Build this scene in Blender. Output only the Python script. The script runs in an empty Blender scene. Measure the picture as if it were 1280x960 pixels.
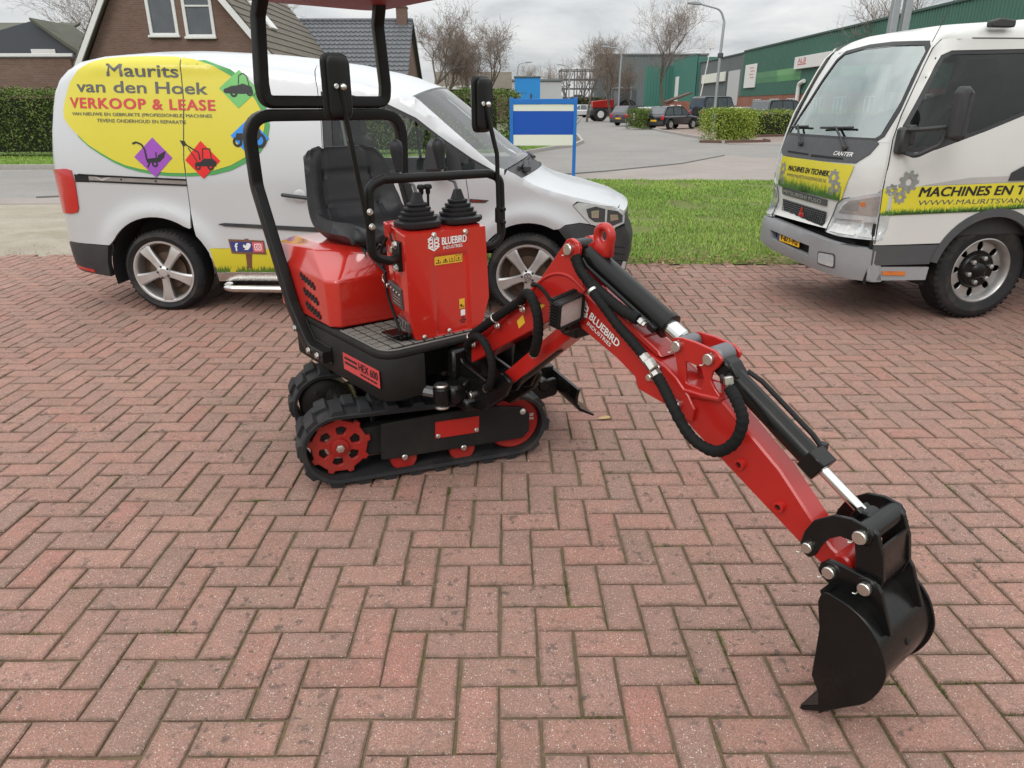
import bpy, math, random
import numpy as np
from math import sin, cos, pi, radians, sqrt, atan2, hypot
from mathutils import Vector, Matrix, geometry
import bmesh
random.seed(7); RNG = np.random.default_rng(11)
SC = bpy.context.scene; COL = SC.collection

# ---------------------------------------------------------------- camera
cd = bpy.data.cameras.new('camera'); cam = bpy.data.objects.new('camera', cd); COL.objects.link(cam); SC.camera = cam
cd.sensor_width = 36.0; cd.lens = 880.0/1280*36; cd.clip_start = 0.05; cd.clip_end = 3000
PITCH, YAW, ROLL, CAMZ = 0.375, 0.0064, -0.00165, 1.4165
fw = Vector((sin(YAW)*cos(PITCH), cos(YAW)*cos(PITCH), -sin(PITCH))); rt = Vector((cos(YAW), -sin(YAW), 0)); upv = rt.cross(fw)
r2 = rt*cos(ROLL)+upv*sin(ROLL); u2 = -rt*sin(ROLL)+upv*cos(ROLL)
cam.matrix_world = Matrix(((r2.x, u2.x, -fw.x, 0), (r2.y, u2.y, -fw.y, 0), (r2.z, u2.z, -fw.z, CAMZ), (0, 0, 0, 1)))

# ---------------------------------------------------------------- view, sky, sun
vs = SC.view_settings; vs.view_transform = 'Standard'; vs.look = 'None'; vs.exposure = 0.0; vs.gamma = 1.0; vs.use_curve_mapping = False
try:
    SC.cycles.max_bounces = 6; SC.cycles.diffuse_bounces = 3; SC.cycles.glossy_bounces = 3; SC.cycles.transmission_bounces = 5
    SC.cycles.transparent_max_bounces = 8; SC.cycles.caustics_reflective = False; SC.cycles.caustics_refractive = False
except Exception: pass
W = bpy.data.worlds.new('World'); SC.world = W; W.use_nodes = True
SUN_EL, SUN_AZ = radians(38), radians(205)      # azimuth of the sun clockwise from +Y (north)
def world():
    nt = W.node_tree; N = nt.nodes; Lk = nt.links; N.clear()
    out = N.new('ShaderNodeOutputWorld')
    bgS = N.new('ShaderNodeBackground'); sky = N.new('ShaderNodeTexSky'); sky.sky_type = 'NISHITA'; sky.sun_disc = False
    sky.sun_elevation = SUN_EL; sky.sun_rotation = SUN_AZ; bgS.inputs[1].default_value = 0.05; Lk.new(sky.outputs[0], bgS.inputs[0])
    # overcast cloud layer
    tc = N.new('ShaderNodeTexCoord'); sep = N.new('ShaderNodeSeparateXYZ'); Lk.new(tc.outputs['Generated'], sep.inputs[0])
    def mth(op, a, b=None, c=None):
        n = N.new('ShaderNodeMath'); n.operation = op
        for i, x in enumerate((a, b, c)):
            if x is None: continue
            if isinstance(x, (int, float)): n.inputs[i].default_value = x
            else: Lk.new(x, n.inputs[i])
        return n.outputs[0]
    zz = mth('MAXIMUM', sep.outputs[2], 0.0)
    den = mth('ADD', zz, 0.16)
    px = mth('DIVIDE', sep.outputs[0], den); py = mth('DIVIDE', sep.outputs[1], den)
    cb = N.new('ShaderNodeCombineXYZ'); Lk.new(px, cb.inputs[0]); Lk.new(py, cb.inputs[1])
    n1 = N.new('ShaderNodeTexNoise'); n1.inputs['Scale'].default_value = 1.15; n1.inputs['Detail'].default_value = 7; n1.inputs['Roughness'].default_value = 0.55; n1.inputs['Distortion'].default_value = 0.35
    Lk.new(cb.outputs[0], n1.inputs['Vector'])
    rp = N.new('ShaderNodeValToRGB'); e = rp.color_ramp.elements
    e[0].position = 0.30; e[0].color = (0.50, 0.53, 0.555, 1); e[1].position = 0.62; e[1].color = (0.90, 0.905, 0.90, 1)
    m = e.new(0.46); m.color = (0.72, 0.74, 0.75, 1)
    Lk.new(n1.outputs[0], rp.inputs[0])
    grad = mth('MULTIPLY_ADD', zz, 1.95, 0.84)             # an overcast sky is brighter overhead
    bgC = N.new('ShaderNodeBackground'); Lk.new(rp.outputs[0], bgC.inputs[0]); Lk.new(grad, bgC.inputs[1])
    mx = N.new('ShaderNodeMixShader'); mx.inputs[0].default_value = 0.93
    Lk.new(bgS.outputs[0], mx.inputs[1]); Lk.new(bgC.outputs[0], mx.inputs[2]); Lk.new(mx.outputs[0], out.inputs[0])
world()
sl = bpy.data.lights.new('sun', 'SUN'); sl.energy = 0.9; sl.angle = radians(25); sl.color = (1.0, 0.96, 0.9)
so = bpy.data.objects.new('sun', sl); COL.objects.link(so)
sd = Vector((sin(SUN_AZ)*cos(SUN_EL), cos(SUN_AZ)*cos(SUN_EL), sin(SUN_EL)))
so.rotation_euler = sd.to_track_quat('Z', 'Y').to_euler(); so.location = (0, 0, 40)

# ---------------------------------------------------------------- helpers: objects
def tag(o, label=None, cat=None, group=None, kind=None):
    if label: o['label'] = label
    if cat: o['category'] = cat
    if group: o['group'] = group
    if kind: o['kind'] = kind
    return o
def empty(name, loc=(0, 0, 0), rz=0.0, label=None, cat=None, group=None):
    o = bpy.data.objects.new(name, None); COL.objects.link(o); o.location = loc; o.rotation_euler = (0, 0, rz); o.empty_display_size = .1
    return tag(o, label, cat, group)
class MB:
    def __init__(s): s.v = []; s.f = []; s.m = []
    def add(s, vs, fs, mi=0):
        b = len(s.v); s.v.extend([tuple(p) for p in vs]); s.f.extend([tuple(i+b for i in f) for f in fs]); s.m.extend([mi]*len(fs)); return s
def mk(name, mb, mat, parent=None, sharp=38, smooth=True):
    if name in SPLIT and not isinstance(mat, (list, tuple)) and len(mb.v) < 20000:
        ms = split(mb, .001 if name == 'tread_mat' else .004)
        if len(ms) > 1: return [mk1(name, m, mat, parent, sharp, smooth) for m in ms][0]
    return mk1(name, mb, mat, parent, sharp, smooth)
def mk1(name, mb, mat, parent=None, sharp=38, smooth=True):
    me = bpy.data.meshes.new(name); me.from_pydata(mb.v, [], mb.f); me.update()
    for mm in (mat if isinstance(mat, (list, tuple)) else [mat]): me.materials.append(mm)
    if isinstance(mat, (list, tuple)): me.polygons.foreach_set('material_index', mb.m)
    if smooth:
        me.polygons.foreach_set('use_smooth', [True]*len(me.polygons))
        me.set_sharp_from_angle(angle=radians(sharp))
    o = bpy.data.objects.new(name, me); COL.objects.link(o)
    if parent is not None: o.parent = parent
    return o
def split(mb, gap=.004):
    """loose pieces of a builder that touch each other grouped together: one builder per group"""
    n = len(mb.v); par = list(range(n))
    def find(i):
        while par[i] != i: par[i] = par[par[i]]; i = par[i]
        return i
    for f in mb.f:
        a = find(f[0])
        for j in f[1:]:
            b = find(j)
            if a != b: par[b] = a
    V = np.array(mb.v); r = np.array([find(i) for i in range(n)]); roots = sorted(set(r)); bx = {k: (V[r == k].min(0)-gap, V[r == k].max(0)+gap) for k in roots}; g = {k: k for k in roots}
    def gf(k):
        while g[k] != k: k = g[k]
        return k
    for i, a in enumerate(roots):
        for b in roots[i+1:]:
            if (bx[a][0] <= bx[b][1]).all() and (bx[b][0] <= bx[a][1]).all(): g[gf(b)] = gf(a)
    out = {}
    for f, m in zip(mb.f, mb.m):
        k = gf(r[f[0]]); o = out.setdefault(k, (MB(), {}))
        ix = [o[1].setdefault(i, len(o[1])) for i in f]
        while len(o[0].v) < len(o[1]): o[0].v.append(None)
        for i, j in zip(f, ix): o[0].v[j] = mb.v[i]
        o[0].f.append(tuple(ix)); o[0].m.append(m)
    return [o[0] for o in out.values()]
SPLIT = {'pin', 'vent_slot', 'console_bolt', 'roll_bar_bolt', 'roll_bar_foot', 'bar_bracket', 'bracket_bolt', 'mirror_clamp', 'cover_bolt', 'hose_clamp', 'hose_fitting', 'boss_hole', 'bushing', 'weld_seam', 'warning_sticker', 'wheel_arch_liner', 'wiper', 'cab_seat', 'seat_belt', 'bumper_groove', 'wheel_bolt', 'spoke', 'lamp_housing', 'lamp_lens', 'icon_tile', 'icon', 'rail_screw', 'number_plate_lamp', 'air_slot', 'gear_picture', 'grille_bar', 'door_hinge', 'wheel_nut', 'headlamp_reflector', 'headlamp_cell', 'switch', 'lever_pivot', 'bargeboard', 'window_pane', 'tread_mat', 'bar', 'post', 'beam', 'lettering_', 'blade_arm_', 'stored_goods', 'window_bar', 'lines', 'bucket_ear', 'adjuster_cover'}
def copy_tree(o, parent=None):
    c = o.copy(); COL.objects.link(c)
    if parent is not None: c.parent = parent
    for ch in list(o.children): copy_tree(ch, c)
    return c

# ---------------------------------------------------------------- helpers: shapes
IDF = lambda u, v, w: (u, v, w)
def rnd(pts, r, n=5):
    """polygon with corners rounded; r a number or one per corner"""
    out = []; k = len(pts); rs = r if isinstance(r, (list, tuple)) else [r]*k
    for i in range(k):
        p = Vector(pts[i]).to_2d() if len(pts[i]) == 2 else Vector(pts[i]); a = Vector(pts[i-1]); b = Vector(pts[(i+1) % k]); ri = rs[i]
        d1 = a-p; d2 = b-p
        if ri <= 0 or d1.length < 1e-9 or d2.length < 1e-9: out.append(tuple(p)); continue
        ang = d1.angle(d2)
        if ang > pi-0.02: out.append(tuple(p)); continue
        t = min(ri/math.tan(ang/2), d1.length*.49, d2.length*.49)
        s = p+d1.normalized()*t; e = p+d2.normalized()*t
        for j in range(n+1):
            q = j/n; out.append(tuple((1-q)**2*s+2*q*(1-q)*p+q*q*e))
    return out
def path(pts, r, n=6):
    """open polyline (3-D) with rounded corners"""
    out = [Vector(pts[0])]; k = len(pts); rs = r if isinstance(r, (list, tuple)) else [r]*k
    for i in range(1, k-1):
        p = Vector(pts[i]); d1 = Vector(pts[i-1])-p; d2 = Vector(pts[i+1])-p
        ang = d1.angle(d2)
        if rs[i] <= 0 or ang > pi-.03: out.append(p); continue
        t = min(rs[i]/math.tan(ang/2), d1.length*.49, d2.length*.49); s = p+d1.normalized()*t; e = p+d2.normalized()*t
        for j in range(n+1):
            q = j/n; out.append((1-q)**2*s+2*q*(1-q)*p+q*q*e)
    out.append(Vector(pts[-1])); return out
def spline(pts, n=8):
    P = [Vector(p) for p in pts]; P = [P[0]*2-P[1]]+P+[P[-1]*2-P[-2]]; out = []
    for i in range(1, len(P)-2):
        for j in range(n):
            t = j/n; a, b, c, d = P[i-1:i+3]
            out.append(.5*((2*b)+(c-a)*t+(2*a-5*b+4*c-d)*t*t+(3*b-a-3*c+d)*t**3))
    out.append(P[-2]); return out
def circ(r, n=12, r2=None): return [(r*cos(2*pi*i/n), (r2 or r)*sin(2*pi*i/n)) for i in range(n)]
def tube(mb, pts, r, n=10, prof=None, up=None, closed=False, rfun=None, mi=0):
    P = [Vector(p) for p in pts]; prof = prof or circ(r, n); k = len(prof); vs = []; fs = []
    T = []
    for i in range(len(P)):
        a = P[i-1] if (i or closed) else P[i]; b = P[(i+1) % len(P)] if (i < len(P)-1 or closed) else P[i]
        T.append((b-a).normalized())
    u0 = Vector(up) if up is not None else (Vector((0, 0, 1)) if abs(T[0].z) < .9 else Vector((1, 0, 0)))
    N = (u0-T[0]*u0.dot(T[0])).normalized()
    for i, p in enumerate(P):
        if up is not None:
            u0 = Vector(up); N2 = u0-T[i]*u0.dot(T[i])
            if N2.length > .05: N = N2.normalized()
        N = (N-T[i]*N.dot(T[i])).normalized(); B = T[i].cross(N); s = rfun(i/(len(P)-1)) if rfun else 1
        vs += [p+(N*a+B*b)*s for a, b in prof]
    m = len(P)
    for i in range(m if closed else m-1):
        for j in range(k):
            a = i*k+j; b = i*k+(j+1) % k; c = ((i+1) % m)*k+(j+1) % k; d = ((i+1) % m)*k+j; fs.append((a, b, c, d))
    if not closed: fs.append(tuple(range(k))[::-1]); fs.append(tuple((m-1)*k+j for j in range(k)))
    return mb.add(vs, fs, mi)
def frame_of(axis):
    a = Vector(axis).normalized(); u = Vector((0, 0, 1)) if abs(a.z) < .9 else Vector((1, 0, 0)); x = u.cross(a).normalized(); y = a.cross(x); return x, y, a
def lathe(mb, prof, c=(0, 0, 0), axis=(0, 0, 1), n=20, a0=0, mi=0, cap=True):
    """prof: list of (radius, height along axis)"""
    x, y, a = frame_of(axis); c = Vector(c); vs = []; fs = []; k = len(prof)
    for r, h in prof:
        for i in range(n):
            t = a0+2*pi*i/n; vs.append(c+a*h+(x*cos(t)+y*sin(t))*r)
    for j in range(k-1):
        for i in range(n):
            fs.append((j*n+i, j*n+(i+1) % n, (j+1)*n+(i+1) % n, (j+1)*n+i))
    if cap:
        if prof[0][0] > 1e-6: fs.append(tuple(range(n))[::-1])
        if prof[-1][0] > 1e-6: fs.append(tuple((k-1)*n+i for i in range(n)))
    return mb.add(vs, fs, mi)
def cyl(mb, a, b, r, n=14, bev=None, mi=0):
    a = Vector(a); b = Vector(b); L = (b-a).length; e = min(r*.2, L*.2) if bev is None else bev
    if e > 0: return lathe(mb, [(r-e, 0), (r, e), (r, L-e), (r-e, L)], a, b-a, n, mi=mi)
    return lathe(mb, [(r, 0), (r, L)], a, b-a, n, mi=mi)
def box(mb, c, s, bev=.004, M=None, mi=0):
    """chamfered box, centre c, full size s"""
    h = [x/2 for x in s]; e = min(bev, min(h)*.6); vs = []; idx = {}; fs = []
    for sx in (-1, 1):
        for sy in (-1, 1):
            for sz in (-1, 1):
                for ax in range(3):
                    q = [sx*(h[0]-e), sy*(h[1]-e), sz*(h[2]-e)]; q[ax] = (sx, sy, sz)[ax]*h[ax]
                    idx[(sx, sy, sz, ax)] = len(vs); p = Vector(q); p = M @ p if M is not None else p; vs.append(p+Vector(c))
    S = (-1, 1)
    for ax in range(3):
        o = [i for i in range(3) if i != ax]
        for s0 in S:
            def k(a, b):
                t = [0, 0, 0]; t[ax] = s0; t[o[0]] = a; t[o[1]] = b; return idx[(t[0], t[1], t[2], ax)]
            f = [k(-1, -1), k(1, -1), k(1, 1), k(-1, 1)]
            if (s0 > 0) == (ax == 1): f = f[::-1]
            fs.append(f)
        a, b = o
        for sa in S:
            for sb in S:
                def k2(t, w):
                    q = [0, 0, 0]; q[ax] = t; q[a] = sa; q[b] = sb; return idx[(q[0], q[1], q[2], w)]
                f = [k2(-1, a), k2(1, a), k2(1, b), k2(-1, b)]
                fs.append(f)
    for sx in S:
        for sy in S:
            for sz in S: fs.append([idx[(sx, sy, sz, i)] for i in range(3)])
    # fix windings outward
    C = Vector(c); g = []
    for f in fs:
        p = [Vector(vs[i]) for i in f]; n = (p[1]-p[0]).cross(p[2]-p[0]); m = sum(p, Vector())/len(p)
        g.append(f if n.dot(m-C) > 0 else f[::-1])
    return mb.add(vs, g, mi)
def area2(p): return sum(p[i-1][0]*p[i][1]-p[i][0]*p[i-1][1] for i in range(len(p)))/2
def inset(p, d):
    """offset a closed outline inwards (ccw) by d"""
    k = len(p); s = 1 if area2(p) > 0 else -1; out = []
    for i in range(k):
        a = Vector(p[i-1]); b = Vector(p[i]); c = Vector(p[(i+1) % k]); e1 = b-a; e2 = c-b
        if e1.length < 1e-9: e1 = e2
        if e2.length < 1e-9: e2 = e1
        n1 = Vector((-e1.y, e1.x)).normalized()*s; n2 = Vector((-e2.y, e2.x)).normalized()*s; n = n1+n2
        if n.length < 1e-6: n = n1
        n.normalize(); q = d/max(.45, n.dot(n1)); out.append((b.x+n.x*q, b.y+n.y*q))
    return out
def prism(mb, outline, w0, w1, F=IDF, bev=.003, holes=(), mi=0):
    """extrude a 2-D outline (with holes) from w0 to w1 along the third coordinate of F(u, v, w), chamfered rims"""
    out = [tuple(p) for p in outline]
    if area2(out) < 0: out = out[::-1]
    hs = [h if area2(h) < 0 else h[::-1] for h in holes]
    loops = [out]+hs; rings = []; vs = []; fs = []; s = 1 if w1 > w0 else -1
    ws = [w0, w0+s*bev, w1-s*bev, w1] if bev > 0 else [w0, w1]
    base = []
    for lp in loops:
        ins = inset(lp, bev if lp is out else -bev) if bev > 0 else lp
        b = []
        for i, w in enumerate(ws):
            src = ins if (bev > 0 and i in (0, 3)) else lp
            b.append(len(vs)); vs += [F(p[0], p[1], w) for p in src]
        base.append(b); k = len(lp)
        for i in range(len(ws)-1):
            for j in range(k): fs.append((b[i]+j, b[i]+(j+1) % k, b[i+1]+(j+1) % k, b[i+1]+j))
    for end in (0, len(ws)-1):
        pl = []; mp = []
        for lp, b in zip(loops, base):
            ins = inset(lp, bev if lp is out else -bev) if bev > 0 else lp
            pl.append([Vector((p[0], p[1], 0)) for p in ins]); mp += [b[end]+j for j in range(len(lp))]
        if not hs and len(out) <= 4: fs.append(tuple(mp) if end else tuple(mp[::-1])); continue
        FL = [p for l in pl for p in l]
        for t in (tri_holes(pl) if hs else geometry.tessellate_polygon(pl)):
            f = [mp[i] for i in t]
            a, b, c = [FL[i] for i in t]
            ccw = (b.x-a.x)*(c.y-a.y)-(c.x-a.x)*(b.y-a.y) > 0
            if ccw != bool(end): f = f[::-1]
            fs.append(tuple(f))
    # F may mirror: test one wall face against the outline's outside
    p = [Vector(vs[i]) for i in fs[0]]
    e = [Vector(F(out[0][0]+dx, out[0][1]+dy, w)) for dx, dy, w in ((0, 0, 0), (1e-3, 0, 0), (0, 1e-3, 0))]+[Vector(F(out[0][0], out[0][1], 1e-3))]
    det = (e[1]-e[0]).cross(e[2]-e[0]).dot(e[3]-e[0])
    if (det < 0) != (s < 0): fs = [f[::-1] for f in fs]
    return mb.add(vs, fs, mi)
def tri_holes(pl):
    V = []; E = []
    for l in pl: b = len(V); V += [(p.x, p.y) for p in l]; E += [(b+i, b+(i+1) % len(l)) for i in range(len(l))]
    r = geometry.delaunay_2d_cdt([Vector(p) for p in V], E, [], 0, 1e-9); out = []; L = [[(p.x, p.y) for p in l] for l in pl]
    mp = [o[0] if o else None for o in r[3]]
    for f in r[2]:
        c = (sum(r[0][i].x for i in f)/3, sum(r[0][i].y for i in f)/3)
        if inpoly(*c, L[0]) and not any(inpoly(*c, h) for h in L[1:]) and all(mp[i] is not None for i in f): out.append([mp[i] for i in f])
    return out
def loopflat(pl, i):
    for l in pl:
        if i < len(l): return l[i]
        i -= len(l)
def inpoly(x, y, p):
    c = False; j = len(p)-1
    for i in range(len(p)):
        xi, yi = p[i]; xj, yj = p[j]
        if (yi > y) != (yj > y) and x < (xj-xi)*(y-yi)/(yj-yi)+xi: c = not c
        j = i
    return c
def resample(p, step, closed=True):
    out = []; k = len(p)
    for i in range(k if closed else k-1):
        a = p[i]; b = p[(i+1) % k]; n = max(1, int(hypot(b[0]-a[0], b[1]-a[1])/step+.5))
        out += [(a[0]+(b[0]-a[0])*j/n, a[1]+(b[1]-a[1])*j/n) for j in range(n)]
    if not closed: out.append(p[-1])
    return out
def sheet(mb, outline, F, step=.06, holes=(), skirt=.012, off=0.0, mi=0):
    """a panel on the surface F(u, v, offset): outline and holes triangulated with inner points, rims turned in by skirt"""
    O = resample(outline, step); Hs = [resample(h, step) for h in holes]
    vs = []; es = []
    for lp in [O]+Hs:
        b = len(vs); vs += lp; es += [(b+i, b+(i+1) % len(lp)) for i in range(len(lp))]
    nb = len(vs); bes = list(es)
    xs = [p[0] for p in O]; ys = [p[1] for p in O]; x = min(xs)+step/2; row = 0; m = step*.4
    G = np.array(vs)
    while x < max(xs):
        y = min(ys)+step/2+(row % 2)*step/2
        while y < max(ys):
            if inpoly(x, y, O) and not any(inpoly(x, y, h) for h in Hs) and ((G[:, 0]-x)**2+(G[:, 1]-y)**2).min() > m*m: vs.append((x, y))
            y += step
        x += step*.87; row += 1
    r = geometry.delaunay_2d_cdt([Vector(p) for p in vs], es, [], 0, 1e-6)
    V = [(p.x, p.y) for p in r[0]]; fs = []
    for f in r[2]:
        cx = sum(V[i][0] for i in f)/len(f); cy = sum(V[i][1] for i in f)/len(f)
        if inpoly(cx, cy, O) and not any(inpoly(cx, cy, h) for h in Hs): fs.append(tuple(f))
    P = [F(u, v, off) for u, v in V]
    # orient by offset direction
    if fs:
        f = fs[len(fs)//2]; a, b, c = [Vector(P[i]) for i in f[:3]]; u, v = V[f[0]]
        d = Vector(F(u, v, off+.01))-Vector(F(u, v, off))
        if (b-a).cross(c-a).dot(d) < 0: fs = [g[::-1] for g in fs]
    n = len(P)
    if skirt > 0:
        cnt = {}
        for f in fs:
            for i in range(len(f)):
                e = (f[i], f[(i+1) % len(f)]); cnt[e] = 1
        bd = [e for e in cnt if (e[1], e[0]) not in cnt]; mp = {}
        for e in bd:
            for i in e:
                if i not in mp: mp[i] = len(P); P.append(F(V[i][0], V[i][1], off-skirt))
        fs += [(b, a, mp[a], mp[b]) for a, b in bd]
    return mb.add(P, fs, mi)
_tc = {}
def text2d(s, bold=0.0, shear=0.0, space=1.0):
    k = (s, bold, shear, space)
    if k in _tc: return _tc[k]
    c = bpy.data.curves.new('t', 'FONT'); c.body = s; c.size = 1; c.offset = bold; c.shear = shear; c.space_character = space; c.resolution_u = 3; c.fill_mode = 'FRONT'
    o = bpy.data.objects.new('t', c); COL.objects.link(o)
    dg = bpy.context.evaluated_depsgraph_get(); dg.update(); me = bpy.data.meshes.new_from_object(o.evaluated_get(dg))
    v = np.array([q.co[:2] for q in me.vertices]) if len(me.vertices) else np.zeros((0, 2)); f = [tuple(p.vertices) for p in me.polygons]
    bpy.data.objects.remove(o); bpy.data.curves.remove(c); bpy.data.meshes.remove(me)
    lo = v.min(0); hi = v.max(0); v = (v-lo)/(hi-lo); asp = (hi[0]-lo[0])/(hi[1]-lo[1])
    _tc[k] = (v, f, asp); return _tc[k]
def text(mb, s, u0, v0, w, h, F, off=.002, bold=.0, shear=0., space=1., du=(1, 0), dv=(0, 1), mi=0):
    """lettering filling the w x h box whose lower left is (u0, v0) on the surface F; du, dv the directions of its axes"""
    if bold > .004:                      # heavier strokes: the same glyphs laid over each other, slightly shifted
        for k, (a, b) in enumerate(((0, 0), (1, .0), (-1, .0), (.7, .7), (-.7, .7), (.7, -.7), (-.7, -.7))): t = bold*h*1.15; x = a*t; y = b*t*.7; text(mb, s, u0+x*du[0]+y*dv[0], v0+x*du[1]+y*dv[1], w, h, F, off+k*.00012, 0, shear, space, du, dv, mi)
        return mb
    v, f, asp = text2d(s, 0, shear, space)
    if w is None: w = h*asp
    P = [F(u0+a*w*du[0]+b*h*dv[0], v0+a*w*du[1]+b*h*dv[1], off) for a, b in v]
    a, b, c = [Vector(P[i]) for i in f[0][:3]]; d = Vector(F(u0, v0, off+.01))-Vector(F(u0, v0, off))
    if (b-a).cross(c-a).dot(d) < 0: f = [g[::-1] for g in f]
    return mb.add(P, f, mi)
def flat(mb, outline, F, off=.002, mi=0, holes=()):
    pl = [[Vector((p[0], p[1], 0)) for p in outline]]+[[Vector((p[0], p[1], 0)) for p in h] for h in holes]; A = [p for l in pl for p in l]
    fs = [tuple(t) for t in geometry.tessellate_polygon(pl)]; P = [F(p.x, p.y, off) for p in A]; d = Vector(F(A[0].x, A[0].y, off+.01))-Vector(F(A[0].x, A[0].y, off))
    fs = [g if (Vector(P[g[1]])-Vector(P[g[0]])).cross(Vector(P[g[2]])-Vector(P[g[0]])).dot(d) > 0 else g[::-1] for g in fs]
    return mb.add(P, fs, mi)

# ---------------------------------------------------------------- helpers: materials
class NT:
    def __init__(s, name):
        s.mat = bpy.data.materials.new(name); s.mat.use_nodes = True; s.nt = s.mat.node_tree; s.N = s.nt.nodes; s.L = s.nt.links
        s.b = s.N['Principled BSDF']
    def new(s, t, **kw):
        n = s.N.new(t)
        for k, v in kw.items(): setattr(n, k, v)
        return n
    def set(s, sock, x):
        if isinstance(x, (int, float)): sock.default_value = x
        elif isinstance(x, (tuple, list)): sock.default_value = (*x, 1) if len(x) == 3 and sock.type == 'RGBA' else x
        else: s.L.new(x, sock)
    def math(s, op, a, b=None, c=None, clamp=False):
        n = s.new('ShaderNodeMath', operation=op); n.use_clamp = clamp
        for i, x in enumerate((a, b, c)):
            if x is not None: s.set(n.inputs[i], x)
        return n.outputs[0]
    def mix(s, f, a, b, mode='MIX'):
        n = s.new('ShaderNodeMix', data_type='RGBA', blend_type=mode); s.set(n.inputs[0], f); s.set(n.inputs[6], a); s.set(n.inputs[7], b); return n.outputs[2]
    def pos(s): return s.new('ShaderNodeNewGeometry').outputs['Position']
    def obj(s): return s.new('ShaderNodeTexCoord').outputs['Object']
    def noise(s, vec, scale, detail=3, rough=.5, dist=0., out=0):
        n = s.new('ShaderNodeTexNoise'); n.inputs['Scale'].default_value = scale; n.inputs['Detail'].default_value = detail; n.inputs['Roughness'].default_value = rough; n.inputs['Distortion'].default_value = dist
        s.L.new(vec, n.inputs['Vector']); return n.outputs[out]
    def voro(s, vec, scale, feature='F1', out='Distance'):
        n = s.new('ShaderNodeTexVoronoi', feature=feature); n.inputs['Scale'].default_value = scale; s.L.new(vec, n.inputs['Vector']); return n.outputs[out]
    def ramp(s, f, stops):
        n = s.new('ShaderNodeValToRGB'); e = n.color_ramp.elements
        while len(e) < len(stops): e.new(.5)
        for q, (p, c) in zip(e, stops): q.position = p; q.color = (*c, 1) if not isinstance(c, (int, float)) else (c, c, c, 1)
        s.set(n.inputs[0], f); return n.outputs[0]
    def mr(s, v, a, b, c=0., d=1.):
        n = s.new('ShaderNodeMapRange'); s.set(n.inputs[0], v)
        for i, x in enumerate((a, b, c, d)): n.inputs[i+1].default_value = x
        return n.outputs[0]
    def scale(s, vec, sc):
        n = s.new('ShaderNodeMapping'); n.inputs['Scale'].default_value = sc; s.L.new(vec, n.inputs[0]); return n.outputs[0]
    def bump(s, h, strength=.3, dist=.01):
        n = s.new('ShaderNodeBump'); n.inputs['Strength'].default_value = strength; n.inputs['Distance'].default_value = dist; s.L.new(h, n.inputs['Height']); s.L.new(n.outputs[0], s.b.inputs['Normal'])
    def put(s, **kw):
        names = dict(color='Base Color', rough='Roughness', metal='Metallic', coat='Coat Weight', coatr='Coat Roughness', trans='Transmission Weight', ior='IOR', alpha='Alpha', spec='Specular IOR Level', emit='Emission Color', estr='Emission Strength', sheen='Sheen Weight')
        for k, v in kw.items(): s.set(s.b.inputs[names[k]], v)
        return s.mat
def plain(name, c, rough=.5, metal=0., var=.12, nscale=14., coat=0., dirt=0., bump=0., bscale=120., spec=.5, rvar=.12):
    n = NT(name); p = n.pos(); f = n.noise(p, nscale, 4, .6)
    col = n.mix(f, tuple(x*(1-var) for x in c), tuple(min(1, x*(1+var)) for x in c))
    if dirt > 0:
        d = n.mr(n.noise(p, 5.0, 5, .65), .5, .75); col = n.mix(n.math('MULTIPLY', d, dirt), col, (.16, .13, .10))
    rr = n.math('MULTIPLY_ADD', n.noise(p, nscale*2.3, 3, .6), rvar*2, rough-rvar)
    if bump > 0: n.bump(n.noise(p, bscale, 3, .6), bump, .002)
    return n.put(color=col, rough=rr, metal=metal, coat=coat, coatr=.05, spec=spec)
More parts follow.
